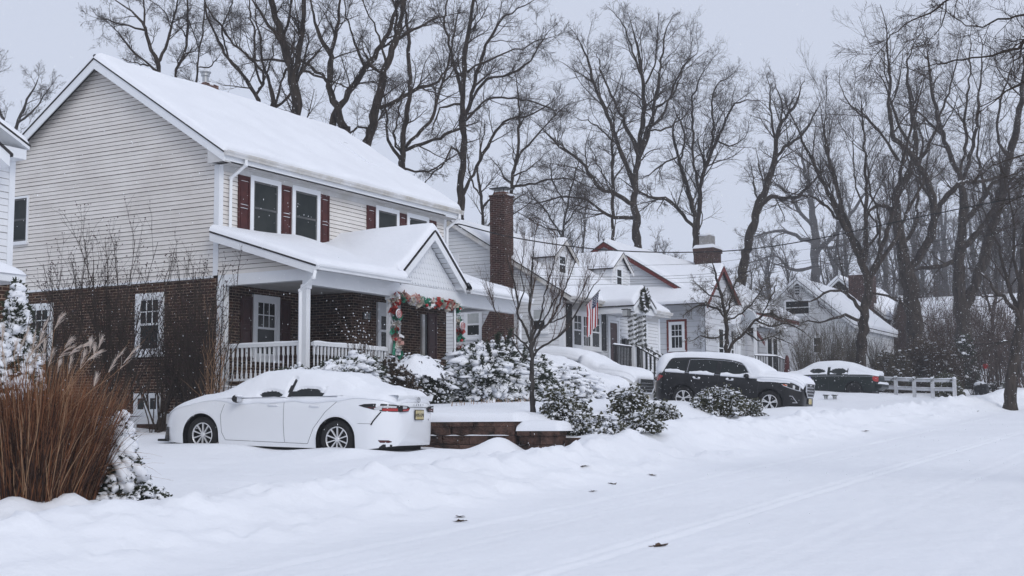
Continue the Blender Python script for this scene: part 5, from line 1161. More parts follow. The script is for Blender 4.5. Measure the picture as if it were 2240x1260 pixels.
def rear_plate(root, x, y0, z, sgn, txt, w=.31, hgt=.155, tilt=0.):
    b = MB(); b.box(x, x + sgn * .012, y0 - w / 2 - .012, y0 + w / 2 + .012, z - hgt / 2 - .012, z + hgt / 2 + .012); b.box(x + sgn * .012, x + sgn * .016, y0 - w / 2, y0 + w / 2, z - hgt / 2, z + hgt / 2, 1)
    p = b.build('number_plate', ['plastic_black', 'plate_yellow'], root, org=(0, 0, 0))
    R_ = Matrix.Rotation(-math.pi / 2 if sgn < 0 else math.pi / 2, 3, 'Z') @ Matrix.Rotation(math.pi / 2, 3, 'X')
    if txt:
        q = numeral(p, txt, (0, 0, 0), .088, R_); q.matrix_local = Matrix.Translation((x + sgn * .0175, y0, z - .01)) @ R_.to_4x4()
    return p
def cloudy(x, z, s, k=6.): return float(fbm(x * k, z * k, 0, 3, s))
# ---------------------------------------------------------------- 1 the white saloon in the driveway
def white_sedan():
    c = Car(4.88, 1.84, 1.06, 3.88, .335,
            top=[(0, 1.00), (.06, 1.10), (.16, 1.12), (.45, 1.125), (.75, 1.16), (1.2, 1.345), (1.65, 1.43), (2.2, 1.45), (2.75, 1.42), (3.1, 1.30), (3.72, 1.02), (4.3, .90), (4.7, .76), (4.88, .60)],
            belt=[(0, .93), (.3, 1.02), (1.0, 1.045), (2.0, 1.02), (3.0, .985), (3.7, .94), (4.4, .80), (4.75, .66), (4.88, .52)], sill=.17, wroof=.56, tuck=.03)
    r = thing('white_sedan', 'white saloon car almost buried in snow in the driveway before the brick house', 'car', (0, 0, 0)); ORG[r.name] = np.zeros(3)
    c.body(r, 'car_white')
    for sd in (1, -1):
        for xw in (c.xr, c.xf): c.wheel(r, xw, sd, spokes=10)
    # windows
    for sd in (1, -1):
        c.glass(r, sd, [(x, zl, zh) for x, zl, zh in ((1.22, 1.08, 1.14), (1.42, 1.07, 1.27), (1.7, 1.065, 1.345), (2.02, 1.055, 1.375))])
        c.glass(r, sd, [(x, zl, zh) for x, zl, zh in ((2.14, 1.05, 1.38), (2.5, 1.04, 1.37), (2.8, 1.03, 1.32), (3.08, 1.02, 1.20), (3.3, 1.0, 1.06))])
    b = MB(); c.patch(b, [(2.00, 1.055, 1.375), (2.07, 1.05, 1.39), (2.15, 1.05, 1.385)], .0045, 1); b.build('door_pillar', 'plastic_black', r, smooth=True, org=(0, 0, 0))
    # seams
    b = MB()
    c.line(b, [(3.40, .90), (3.46, .70), (3.42, .40), (3.34, .26)], w=.0035); c.line(b, [(3.34, .26), (1.62, .245)], w=.0035); c.line(b, [(2.14, .99), (2.12, .6), (2.09, .26)], w=.0035); c.line(b, [(1.05, 1.0), (1.28, .80), (1.5, .52), (1.62, .245)], w=.0035)
    c.line(b, [(.62, .62), (.36, .62)], w=.003); b.build('door_seams', 'car_gap', r, org=(0, 0, 0))
    b = MB(); b2 = MB()
    for x in (2.26, 1.40):
        P = [(x + t * .2, c.ys(x + t * .2, .90) + .018 * math.sin(math.pi * t) + .006, .90) for t in np.linspace(0, 1, 7)]; q = MB(); q.tube(P, .014, 6); q.build('door_handle', 'car_white', r, smooth=True, org=(0, 0, 0))
    mirror(c, r, 3.12, .97, 1)
    b = MB(); b.prism([(4.62, c.ys(4.62, .35) + .01, .20), (4.66, c.ys(4.66, .35) + .012, .46), (4.70, c.ys(4.7, .35) + .012, .46), (4.86, c.ys(4.86, .3) + .02, .20)], (0, .02, 0)); b.box(4.7, 4.93, .3, .78, .19, .23); b.build('bumper_vent', 'plastic_black', r, org=(0, 0, 0))
    # tail lamps: wrap from the flank round to the back
    b = MB()
    c.patch(b, [(.62, .925, .93), (.52, .90, .955), (.36, .865, .965), (.2, .835, .965), (.06, .83, .955), (.0, .83, .945)], .006, 1, 0)
    c.patch(b, [(.44, .885, .905), (.30, .875, .91), (.22, .87, .90)], .009, 1, 1); c.patch(b, [(.20, .845, .885), (.1, .842, .89), (.0, .842, .89)], .010, 1, 2); c.patch(b, [(.24, .895, .93), (.12, .90, .935), (.02, .90, .93)], .010, 1, 3); c.patch(b, [(.33, .865, .885), (.27, .86, .92), (.21, .86, .925)], .011, 1, 3)
    y0 = c.ys(0.0, .9)
    b.prism([(-.062, y0 - .02, .83), (-.064, y0 - .24, .84), (-.064, y0 - .30, .90), (-.062, y0 - .22, .935), (-.058, y0 - .01, .945)], (-.006, 0, 0), 0)
    b.prism([(.0, y0 + .006, .83), (-.066, y0 - .03, .83), (-.066, y0 - .03, .945), (0, y0 + .006, .945)], (.0, .006, 0), 0)
    b.prism([(-.070, y0 - .03, .845), (-.070, y0 - .235, .85), (-.070, y0 - .27, .893), (-.070, y0 - .2, .893), (-.070, y0 - .17, .875), (-.070, y0 - .03, .875)], (-.003, 0, 0), 2)
    b.prism([(-.070, y0 - .03, .89), (-.070, y0 - .16, .89), (-.070, y0 - .19, .925), (-.070, y0 - .03, .93)], (-.003, 0, 0), 3)
    b.build('tail_lamp', ['plastic_black', 'lamp_dark_red', 'lamp_red', 'lamp_clear'], r, org=(0, 0, 0))
    b = MB(); y1 = -y0
    b.prism([(-.062, y1 + .02, .83), (-.064, y1 + .24, .84), (-.064, y1 + .30, .90), (-.062, y1 + .22, .935), (-.058, y1 + .01, .95)][::-1], (-.006, 0, 0), 0)
    b.prism([(-.070, y1 + .03, .845), (-.070, y1 + .2, .855), (-.070, y1 + .22, .90), (-.070, y1 + .1, .89), (-.070, y1 + .03, .89)][::-1], (-.003, 0, 0), 1); b.prism([(-.070, y1 + .02, .90), (-.070, y1 + .13, .90), (-.070, y1 + .1, .925), (-.070, y1 + .02, .93)][::-1], (-.003, 0, 0), 2)
    b.build('tail_lamp', ['plastic_black', 'lamp_dark_red', 'lamp_clear'], r, org=(0, 0, 0))
    b = MB(); b.box(-.066, -.058, y1 + .28, y0 - .28, .915, .922); b.build('trunk_seam', 'car_gap', r, org=(0, 0, 0))
    b = MB(); c.line(b, [(.22, .83), (.34, .66), (.37, .60)], w=.013, off=.003); b.build('bumper_slash', 'plastic_black', r, org=(0, 0, 0))
    b = MB(); c.patch(b, [(.06, .315, .325), (.10, .30, .345), (.22, .30, .345), (.25, .335, .345)], .004, 1, 0); c.patch(b, [(.06, .22, .27), (.18, .215, .275), (.24, .21, .225)], .004, 1, 1); b.build('bumper_reflector', ['lamp_dark_red', 'plastic_black'], r, org=(0, 0, 0))
    # spoiler lip
    b = MB(); G = []
    for y in np.linspace(-.66, .66, 21):
        k = .05 * (1 - (y / .7) ** 2); G.append([(.22, y, 1.115), (.08, y, 1.12 + k * .1), (-.01 - k * .5, y, 1.115 + k * .15), (-.02 - k * .5, y, 1.10), (.0, y, 1.03)])
    b.grid(G, flip=False); b.build('spoiler', 'car_white', r, smooth=True, org=(0, 0, 0))
    rear_plate(r, -.075, -.02, .785, -1, 'N95·EPB')
    R_ = ROT_LEFT
    for i, ch in enumerate('CAMRY'):
        q = numeral(r, ch, (0, 0, 0), .055, R_, 'emblem', 'badge_letter'); q.matrix_local = Matrix.Translation((-.066, .16 - .085 * i, .955)) @ R_.to_4x4()
    q = numeral(r, 'SE', (0, 0, 0), .05, R_, 'emblem', 'badge_letter'); q.matrix_local = Matrix.Translation((-.064, -.42, .70)) @ R_.to_4x4()
    b = MB(); t = np.linspace(0, 2 * np.pi, 33)
    for (ry, rz, cz) in ((.062, .043, 0), (.022, .040, 0), (.040, .016, .022)): b.tube(np.stack([0 * t - .066, -.01 + ry * np.cos(t), 1.045 + cz + rz * np.sin(t)], -1), .005, 4, cap=False)
    b.build('emblem', 'emblem', r, org=(0, 0, 0))
    # snow blanket with two peeks of glass
    def holes(x, y, z):
        if y < 0: return -1
        n = .30 * cloudy(x, z, 3, 9)
        a = 1 - ((x - 2.45) / .25) ** 2 - ((z - 1.075) / .085) ** 2; b_ = 1 - ((x - 1.72) / .34) ** 2 - ((z - 1.10) / .11) ** 2
        p = 1 - ((x - 2.075 - (z - 1.2) * .0) / .055) ** 2 - ((z - 1.19) / .19) ** 4
        q = 1 - ((x - 1.385) / .02) ** 2 - ((z - 1.13) / .08) ** 4
        return max(min(a + n, (z - 1.025) * 30), min(b_ + n, (z - 1.035) * 30), p + .4 * n, q) * .2
    def th(x, q):
        base = .10 + .06 * float(sstep(1.7, 1.1, x) * sstep(.1, .6, x))
        if q < .28: return .030
        if q < .62: return .030 + (q - .28) / .34 * .03
        return .06 + (base - .06) * min(1, (q - .62) / .15)
    c.snow(r, th, lambda x: 4.25 - .75 * float(sstep(.5, 1.1, x) * (1 - sstep(3.1, 3.9, x))) + .22 * cloudy(x, 2, 6, 2.6), holes, seed=4, x0=-.0, x1=4.80, nx=.03, m=90, rough=.25, edge=.10)
    b = MB(); b.blobs([(3.02, c.ys(3.1, .97) + .12, 1.05)], [(.06, .10, .03)], res=2, flat=.3); b.build('mirror_snow', 'snow', r, smooth=True, org=(0, 0, 0))
    wr, wf = at(737, 961, D=22.6), at(445, 951, D=23.7)
    place_car(r, c, wr - [0, 0, .335], wf - [0, 0, .335], 1)
    return r, c
car1, car1s = white_sedan()
# ---------------------------------------------------------------- 2 the black SUV
def suv_shape(): return Car(4.60, 1.84, .98, 3.70, .365,
            top=[(0, 1.05), (.05, 1.30), (.22, 1.56), (.5, 1.63), (1.4, 1.675), (2.2, 1.655), (2.75, 1.56), (3.1, 1.40), (3.5, 1.20), (4.1, 1.15), (4.40, 1.09), (4.55, .99), (4.60, .90)],
            belt=[(0, 1.0), (.2, 1.10), (1.0, 1.13), (2.2, 1.09), (3.2, 1.05), (3.7, 1.05), (4.3, 1.02), (4.52, .92), (4.60, .84)], sill=.24, wroof=.62, pin=(.4, .5), tuck=.04)
def suv_front(c, r, side, grille='chrome', pl=True, gm='plastic_black'):
    x = c.L + .055; yq = c.ys(c.L, .7)
    b = MB(); P = [(x, -.42, .98), (x, .42, .98), (x + .01, .44, .74), (x + .0, .30, .60), (x, -.30, .60), (x + .01, -.44, .74)]; b.prism(P[::-1], (.02, 0, 0), 0)
    for k in range(3): b.box(x + .02, x + .032, -.38, .38, .68 + k * .09, .70 + k * .09, 1)
    b.build('grille', [gm, 'chrome'], r, org=(0, 0, 0))
    b = MB(); ring = [(x + .03, -.44, .985), (x + .03, -.455, .74), (x + .03, -.31, .585), (x + .03, .31, .585), (x + .03, .455, .74), (x + .03, .44, .985)]; b.tube(ring, .024, 6); b.build('grille_surround', grille, r, org=(0, 0, 0))
    for sd in (1, -1):
        b = MB(); c.patch(b, [(c.L - .55, .925, .93), (c.L - .4, .86, .935), (c.L - .2, .80, .915), (c.L - .04, .76, .87)], .006, sd, 0); c.patch(b, [(c.L - .5, .905, .93), (c.L - .42, .89, .93), (c.L - .38, .89, .92)], .009, sd, 1)
        c.line(b, [(c.L - .5, .90), (c.L - .34, .845), (c.L - .1, .77), (c.L - .02, .755)], side=sd, w=.013, off=.008, m=2); b.build('headlight', ['lamp_clear', 'lamp_amber', 'chrome'], r, org=(0, 0, 0))
        b = MB(); c.line(b, [(c.L - .30, .60), (c.L - .22, .595), (c.L - .12, .44), (c.L - .10, .41), (c.L - .22, .405)], side=sd, w=.014, off=.006); b.build('fog_lamp_trim', 'chrome', r, org=(0, 0, 0))
    if pl: rear_plate(r, x + .02, .0, .46, 1, 'K37 RMT' if False else '', .31, .16)
def black_suv():
    c = suv_shape(); r = thing('black_suv', 'black sport utility vehicle with snow on roof and hood, facing the street', 'car', (0, 0, 0)); ORG[r.name] = np.zeros(3)
    c.body(r, 'car_black'); sd = -1
    for s_ in (1, -1):
        for xw in (c.xr, c.xf): c.wheel(r, xw, s_, spokes=5, twin=True)
    for s_ in (1, -1):
        c.glass(r, s_, [(.30, 1.20, 1.22), (.40, 1.185, 1.47), (.9, 1.20, 1.53), (1.02, 1.20, 1.54)]); c.glass(r, s_, [(1.12, 1.18, 1.54), (1.5, 1.165, 1.56), (1.98, 1.15, 1.56)]); c.glass(r, s_, [(2.14, 1.145, 1.555), (2.5, 1.135, 1.52), (2.85, 1.12, 1.42), (3.15, 1.11, 1.24), (3.25, 1.11, 1.16)])
        b = MB(); c.line(b, [(.30, 1.19), (.62, 1.175), (1.1, 1.15), (2.1, 1.12), (3.3, 1.085)], side=s_, w=.008, off=.004); c.line(b, [(1.1, 1.56), (1.6, 1.585), (2.1, 1.575), (2.5, 1.54), (2.85, 1.44), (3.2, 1.26), (3.35, 1.14)], side=s_, w=.008, off=.003); c.line(b, [(1.06, 1.17), (1.08, 1.55)], side=s_, w=.006, off=.004)
        b.build('window_trim', 'chrome', r, org=(0, 0, 0))
        for x in (2.36, 1.30): q = MB(); q.tube([(x + t * .22, s_ * (c.ys(x + t * .22, .98) + .03 * math.sin(math.pi * t) + .005), .98) for t in np.linspace(0, 1, 6)], .016, 6); q.build('door_handle', 'chrome', r, smooth=True, org=(0, 0, 0))
    for s_ in (1, -1): mirror(c, r, 3.05, 1.10, s_, 'car_black')
    b = MB(); c.line(b, [(3.36, 1.0), (3.33, .5), (3.26, .30)], side=sd, w=.004); c.line(b, [(2.10, 1.08), (2.08, .32)], side=sd, w=.004); c.line(b, [(1.16, 1.1), (1.3, .8), (1.42, .5)], side=sd, w=.004); b.build('door_seams', 'car_gap', r, org=(0, 0, 0))
    for s_ in (1, -1):
        b = MB(); c.patch(b, [(.0, .88, 1.05), (.1, .86, 1.06), (.2, .92, 1.05), (.3, 1.0, 1.03)], .008, s_, 0); b.build('tail_lamp', 'lamp_red', r, smooth=True, org=(0, 0, 0))
    suv_front(c, r, sd)
    b = MB(); c.patch(b, [(2.4, .30, .33), (2.9, .30, .33)], .012, sd); b.build('sill_trim', 'chrome', r, org=(0, 0, 0))
    def th(x, q): return .05 if q < .12 else .05 + min(1, (q - .12) / .35) * (.10 if x < 3.4 else .075)
    def pl(x): return 7.35 if .55 < x < 2.6 else (7.35 - 3.6 * float(sstep(2.6, 3.5, x)) if x >= 2.6 else 7.35 - 3.3 * float(sstep(.55, .1, x)))
    c.snow(r, th, pl, None, seed=7, x0=.0, x1=4.64, rough=.14, nx=.04, edge=.10, m=60)
    s = MB()   # snow on the window ledges, handles, mirrors
    for s_ in (1, -1):
        for (xa, xb) in ((.35, 1.0), (1.15, 1.95), (2.15, 3.2)):
            n = int((xb - xa) / .05); G = []
            for x in np.linspace(xa, xb, n):
                zb = 1.20 - (x - .3) * .030 - .03; hh = .05 + .07 * max(0, cloudy(x, 0, 5, 3.)) + .05 * float(sstep(2.2, 3.1, x)); y = c.ys(x, zb)
                G.append([(x, s_ * (y + .006), zb - .03), (x, s_ * (y + .035), zb - .01), (x, s_ * (y + .03), zb + hh * .5), (x, s_ * (c.ys(x, zb + hh) + .006), zb + hh)])
            s.grid(G, flip=s_ > 0)
        for x in (2.36, 1.30): s.blobs([(x + .03, s_ * (c.ys(x, .98) + .03), 1.015), (x + .19, s_ * (c.ys(x, .98) + .03), 1.01)], [(.045, .025, .03), (.04, .025, .025)], res=2)
        s.blobs([(3.0, s_ * (c.ys(3.05, 1.1) + .13), 1.20)], [(.07, .10, .02)], res=2)
        n = 40; G = []
        for x in np.linspace(3.3, 4.3, n):
            zt = float(c.belt(x)) ; hh = .06 + .03 * cloudy(x, 1, 5, 4.); G.append([(x, s_ * (c.ys(x, zt - hh) + .004), zt - hh), (x, s_ * (c.ys(x, zt - hh / 2) + .015), zt - hh / 2), (x, s_ * (c.ys(x, zt) + .01), zt + .01)])
        s.grid(G, flip=s_ > 0)
    s.build('ledge_snow', 'snow', r, smooth=True, org=(0, 0, 0))
    wr, wf = at(1495.5, 871, D=40), None; wf = at(1680, 881, D=38.75)
    place_car(r, c, wr - [0, 0, .365], wf - [0, 0, .365], -1)
    return r, c
car2, car2s = black_suv()
# ---------------------------------------------------------------- 3 the dark green saloon
def green_sedan():
    c = Car(4.60, 1.74, .98, 3.60, .315,
            top=[(0, .92), (.06, .98), (.3, 1.01), (.65, 1.12), (1.25, 1.34), (1.8, 1.41), (2.4, 1.385), (2.75, 1.30), (3.4, .99), (4.0, .88), (4.45, .76), (4.6, .64)],
            belt=[(0, .86), (.5, .92), (1.6, .925), (2.8, .90), (3.5, .86), (4.2, .76), (4.6, .58)], sill=.2, wroof=.54, pin=(.3, .45))
    r = thing('green_sedan', 'dark green saloon car with snow-covered roof parked before the white rail fence', 'car', (0, 0, 0)); ORG[r.name] = np.zeros(3)
    c.body(r, 'car_green')
    for s_ in (1, -1):
        for xw in (c.xr, c.xf): c.wheel(r, xw, s_, spokes=7, rim='rubber')
        c.glass(r, s_, [(1.20, .97, 1.0), (1.36, .96, 1.17), (1.6, .955, 1.30), (1.98, .95, 1.335)], 'screen_glass'); c.glass(r, s_, [(2.14, .95, 1.335), (2.4, .945, 1.32), (2.7, .94, 1.24), (3.05, .94, 1.05), (3.2, .94, .97)], 'screen_glass')
        b = MB(); c.line(b, [(.15, .875), (1.6, .88), (3.2, .86)], side=s_, w=.009, off=.003); b.build('side_moulding', 'chrome', r, org=(0, 0, 0))
        b = MB(); c.patch(b, [(.0, .66, .86), (.06, .65, .87), (.15, .68, .87), (.20, .76, .86)], .008, s_, 0); b.build('tail_lamp', 'lamp_red', r, smooth=True, org=(0, 0, 0))
    b = MB(); c.line(b, [(3.25, .85), (3.22, .3)], w=.004); c.line(b, [(2.06, .88), (2.04, .28)], w=.004); c.line(b, [(1.3, .88), (1.42, .5)], w=.004); b.build('door_seams', 'car_gap', r, org=(0, 0, 0))
    b = MB(); y = c.ys(2.86, .78); b.add([(2.86 + .075 * math.cos(t), y + .008, .76 + .095 * math.sin(t)) for t in np.linspace(0, 2 * math.pi, 14)[:-1]][::-1], [tuple(range(13))]); b.build('door_sticker', 'sticker', r, org=(0, 0, 0))
    b = MB(); b.box(-.16, .08, -.78, .78, .38, .55); b.build('rear_bumper', 'car_green', r, org=(0, 0, 0), bevel=.05)
    b = MB(); snow_slab(b, (-.17, -.76, .55), (.0, -.76, .55), (.0, .78, .55), (-.17, .78, .55), .10, n=6, k=20, r=.08); b.build('bumper_snow', 'snow', r, smooth=True, org=(0, 0, 0))
    def holes(x, y, z):
        if y < 0: return -1
        n = .4 * cloudy(x, z, 8, 8)
        a = 1 - ((x - 2.55) / .36) ** 2 - ((z - 1.09) / .11) ** 2; b_ = 1 - ((x - 1.65) / .36) ** 2 - ((z - 1.08) / .14) ** 2; p = 1 - ((x - 2.06) / .09) ** 4 - ((z - 1.10) / .17) ** 4; q = 1 - ((x - 1.26) / .05) ** 2 - ((z - 1.1) / .12) ** 4
        return max(a + n, b_ + n, p, q + n) * .2
    def th(x, q): return .02 if q < .25 else .02 + min(1, (q - .25) / .4) * .12
    c.snow(r, th, lambda x: 5.1 if 1.2 < x < 3.2 else (5.0 if x < 1.2 else 4.6), holes, seed=2, x0=.0, x1=4.55, nx=.04, rough=.16, edge=.10, m=64)
    wr = at(1868, 852, D=55); d = np.array([-.12, .99]); d /= np.linalg.norm(d)
    wf = at(1752, 846, X=wr[0] - .1); 
    u = (wf - wr); u[2] = .06; u = u / np.linalg.norm(u) * (c.xf - c.xr)
    place_car(r, c, wr - [0, 0, .315], wr + u - [0, 0, .315], 1)
    return r, c
car3, car3s = green_sedan()
# ---------------------------------------------------------------- 4, 5 the two buried cars between the houses
def buried(label, paint, wr, wf, seed, white):
    c = suv_shape() if white else Car(4.75, 1.83, 1.02, 3.80, .34,
            top=[(0, 1.0), (.06, 1.10), (.5, 1.13), (.9, 1.22), (1.5, 1.45), (2.0, 1.50), (2.6, 1.45), (3.0, 1.32), (3.65, 1.05), (4.2, .96), (4.6, .84), (4.75, .70)],
            belt=[(0, .95), (1.0, 1.02), (2.2, 1.0), (3.2, .97), (3.7, .93), (4.3, .84), (4.75, .64)], sill=.2, wroof=.57)
    r = thing('buried_car', label, 'car', (0, 0, 0), 'cars buried in snow between the houses'); ORG[r.name] = np.zeros(3)
    c.body(r, paint)
    for s_ in (1, -1):
        for xw in (c.xr, c.xf): c.wheel(r, xw, s_, spokes=5, twin=True)
        if white: c.glass(r, s_, [(1.12, 1.18, 1.54), (1.5, 1.165, 1.56), (1.98, 1.15, 1.56)]); c.glass(r, s_, [(2.14, 1.145, 1.555), (2.5, 1.135, 1.52), (2.85, 1.12, 1.42), (3.15, 1.11, 1.24)])
        else: c.glass(r, s_, [(1.2, 1.07, 1.16), (1.5, 1.06, 1.36), (1.98, 1.05, 1.42)]); c.glass(r, s_, [(2.14, 1.05, 1.42), (2.5, 1.04, 1.40), (2.8, 1.03, 1.32), (3.15, 1.0, 1.10)])
        mirror(c, r, 3.05, 1.08 if white else .98, s_)
    if white: suv_front(c, r, -1)
    else:
        x = c.L + .05; b = MB(); b.box(x, x + .02, -.5, .5, .30, .52); b.build('grille', 'plastic_black', r, org=(0, 0, 0))
        for s_ in (1, -1): b = MB(); c.patch(b, [(c.L - .5, .79, .80), (c.L - .3, .71, .79), (c.L - .05, .62, .72)], .006, s_); b.build('headlight', 'lamp_clear', r, org=(0, 0, 0)); b = MB(); c.patch(b, [(c.L - .35, .34, .50), (c.L - .1, .30, .50)], .005, s_); b.build('bumper_vent', 'plastic_black', r, org=(0, 0, 0))
    def th(x, q): return .05 if q < .2 else .05 + min(1, (q - .2) / .4) * .13
    def pl(x): return 6.6 if .9 < x < 2.9 else 3.9
    c.snow(r, th, pl, None, seed=seed, x0=0, x1=c.L - .02, nx=.05, m=60, rough=.22)
    place_car(r, c, wr, wf, -1); return r
def dirn(a, b): 
    a, b = np.array(a, float), np.array(b, float); return (b - a) / np.linalg.norm(b - a)
# ================================================================ bare trees
TR = np.random.default_rng(21)
def perp(d, r):
    v = r.normal(0, 1, d.shape); v -= (v * d).sum(-1, keepdims=True) * d; return v / (np.linalg.norm(v, axis=-1, keepdims=True) + 1e-9)
def grow(r, P, Dr, L, R, k=4, wob=.16, up=.05, taper=.35):
    "vectorised wandering branches: returns polylines (B,k+1,3) and radii"
    B = len(P); out = np.empty((B, k + 1, 3)); out[:, 0] = P; d = Dr.copy()
    for i in range(k):
        d = d + r.normal(0, wob, (B, 3)); d[:, 2] += up; d /= np.linalg.norm(d, axis=1, keepdims=True); out[:, i + 1] = out[:, i] + d * (L / k)[:, None]
    rad = R[:, None] * np.linspace(1, taper, k + 1)[None]; return out, rad
def sprout(r, Q, rad, n, t0=.25, t1=1., ang=(28, 62), lf=(.35, .6), L=None, up=.1, rf=.6, flat=1.):
    "n children on each parent polyline"
    B, K = Q.shape[:2]; t = r.uniform(t0, t1, (B, n)) * (K - 1) * .999; k = t.astype(int); f = t - k; bi = np.arange(B)[:, None]
    p = Q[bi, k] * (1 - f[..., None]) + Q[bi, k + 1] * f[..., None]; tg = Q[bi, k + 1] - Q[bi, k]; tg /= np.linalg.norm(tg, axis=-1, keepdims=True) + 1e-9
    R = (rad[bi, k] * (1 - f) + rad[bi, k + 1] * f) * rf
    a = np.radians(r.uniform(*ang, (B, n)))[..., None]; s = perp(tg, r); s[..., 2] *= flat; d = tg * np.cos(a) + s * np.sin(a); d[..., 2] += up; d /= np.linalg.norm(d, axis=-1, keepdims=True)
    ln = L[:, None] * r.uniform(*lf, (B, n)) * (1.15 - .5 * t / (K - 1))
    return p.reshape(-1, 3), d.reshape(-1, 3), ln.reshape(-1), R.reshape(-1)
def resample(P, R, n):
    P, R = np.array(P, float), np.array(R, float); s = np.concatenate([[0], np.cumsum(np.linalg.norm(np.diff(P, axis=0), axis=1))]); t = np.linspace(0, s[-1], n)
    k = np.clip(np.searchsorted(s, t) - 1, 0, len(P) - 2); f = ((t - s[k]) / (s[k + 1] - s[k] + 1e-9))[:, None]
    Q = np.vstack([2 * P[0] - P[1], P, 2 * P[-1] - P[-2]]); a, b, c, d = Q[k], Q[k + 1], Q[k + 2], Q[k + 3]
    return .5 * (2 * b + (c - a) * f + (2 * a - 5 * b + 4 * c - d) * f**2 + (3 * b - 3 * c + d - a) * f**3), np.interp(t, s, R)
def tree(name, label, D, limbs, cat='tree', group=None, seed=1, bark='bark', twig='twig', dens=1., scale=1., lv=3, tw=.009, up=.06, start=.25, depth=1.0, snow=0., subL=None, ang=(28, 60), base_z=None, wob=.15):
    """limbs: pixel polylines [(px, py, width_px), ...] traced at distance D and bent in depth; first = trunk"""
    r = np.random.default_rng(seed); mp = D / F; W3 = []
    for i, lb in enumerate(limbs):
        a = RW @ np.array([0, 0, -1.]); dd = 0 if i == 0 else r.uniform(-1, 1) * depth * scale
        n = len(lb); P = []; L = math.hypot(lb[-1][0] - lb[0][0], lb[-1][1] - lb[0][1]) * mp
        for j, q in enumerate(lb):
            fr = j / (n - 1); dz = q[3] if len(q) > 3 else 0; P.append(at(q[0], q[1], D=D) + a * (dd * L * .55 * fr ** 1.3 + dz) * np.array([1, 1, 0]))
        W3.append((np.array(P), np.array([max(q[2], 1.) * mp / 2 for q in lb]), L))
    for i in range(1, len(W3)):   # attach a limb to the nearest point of an earlier limb
        p0 = W3[i][0][0]; best = None
        for j in range(i):
            Q, _ = resample(W3[j][0], W3[j][1], 40); u = [pj(q)[:2] for q in Q]; v = pj(p0)[:2]; dist = [math.hypot(a_[0] - v[0], a_[1] - v[1]) for a_ in u]; k = int(np.argmin(dist))
            if best is None or dist[k] < best[0]: best = (dist[k], Q[k])
        if best[0] < 25: W3[i] = (W3[i][0] + (best[1] - p0), W3[i][1], W3[i][2])
    base = W3[0][0][0].copy()
    if base_z is None: base_z = float(gz(base[0], base[1], False)) - .3 + (14 * float(sstep(110, 420, base[0])) + 10 * float(sstep(60, 320, base[1])))
    P0, R0, L0 = W3[0]
    if P0[0, 2] > base_z + .2: P0 = np.vstack([[P0[0, 0] - (P0[1, 0] - P0[0, 0]) * .2, P0[0, 1] - (P0[1, 1] - P0[0, 1]) * .2, base_z], P0]); R0 = np.concatenate([[R0[0] * 1.25], R0]); W3[0] = (P0, R0, L0)
    root = thing(name, label, cat, W3[0][0][0], group)
    b = MB(); lines = []
    for i, (P, R, L) in enumerate(W3):
        n = max(6, int(np.sum(np.linalg.norm(np.diff(P, axis=0), axis=1)) / (.35 * scale)) + 2); n = min(n, 60); Q, RR = resample(P, R, n)
        Q[1:] += r.normal(0, .035 * scale, (n - 1, 3)); RR = RR * (1 + .08 * r.normal(0, 1, n)).clip(.8, 1.2)
        if i == 0: RR[0] *= 1.25; RR[1] *= 1.08
        b.tubes(Q[None], RR[None], 9 if RR.max() > .08 else 6); lines.append((Q, RR, L))
    b.build('trunk', bark, root, smooth=True)
    c = MB(); C1 = []
    sub = (subL or 3.2 * scale) * .72
    for i, (Q, RR, L) in enumerate(lines):
        n = max(3, int(L * dens * (1.6 if i else .9) / scale)); ln = np.full(1, sub * (.55 + .45 * min(1, L / (6 * scale))))
        C1.append(sprout(r, Q[None], RR[None], n, t0=start if i else max(start, .55), L=ln, lf=(.45, 1.05), up=up, rf=.42, ang=ang))
    p, d, l, R = [np.concatenate([x[k] for x in C1]) for k in range(4)]
    R = np.clip(R, .010 * scale, .042 * scale); tw *= .8; l = l * 1.12
    # limb tips keep growing
    tp = [(Q[-1], (Q[-1] - Q[-3]) / np.linalg.norm(Q[-1] - Q[-3]), sub * .45, RR[-1] * .9) for Q, RR, L in lines]
    p = np.vstack([p, [t[0] for t in tp]]); d = np.vstack([d, [t[1] for t in tp]]); l = np.concatenate([l, [t[2] for t in tp]]); R = np.concatenate([R, [min(t[3], .06 * scale) for t in tp]])
    Q, RR = grow(r, p, d, l, R, k=6, wob=wob, up=up * .5); c.tubes(Q, RR, 4); A = (Q, RR, l)
    p, d, l2, R2 = sprout(r, Q, RR, 6, t0=.12, L=l, lf=(.34, .72), up=up * .6, rf=.55, ang=ang); R2 = np.clip(R2, tw * 1.1, .03 * scale)
    Q2, RR2 = grow(r, p, d, l2, R2, k=4, wob=wob * 1.15, up=up * .4); c.tubes(Q2, RR2, 3)
    if lv >= 3:
        p, d, l3, R3 = sprout(r, Q2, RR2, 6, t0=.1, L=l2, lf=(.35, .8), up=up * .5, rf=.6, ang=(22, 55)); R3 = np.clip(R3, tw * .7, tw * 1.3)
        Q3, RR3 = grow(r, p, d, l3, R3, k=3, wob=wob * 1.3, up=up * .3, taper=.5); c.tubes(Q3, RR3, 3)
    if lv >= 4:
        p, d, l4, R4 = sprout(r, Q3, RR3, 3, t0=.2, L=l3, lf=(.4, .8), up=up * .4, rf=.7, ang=(20, 50)); R4 = np.clip(R4, tw * .55, tw * .8)
        Q4, RR4 = grow(r, p, d, l4, R4, k=2, wob=wob * 1.3, up=up * .2, taper=.6); c.tubes(Q4, RR4, 3)
    c.build('crown', twig, root)
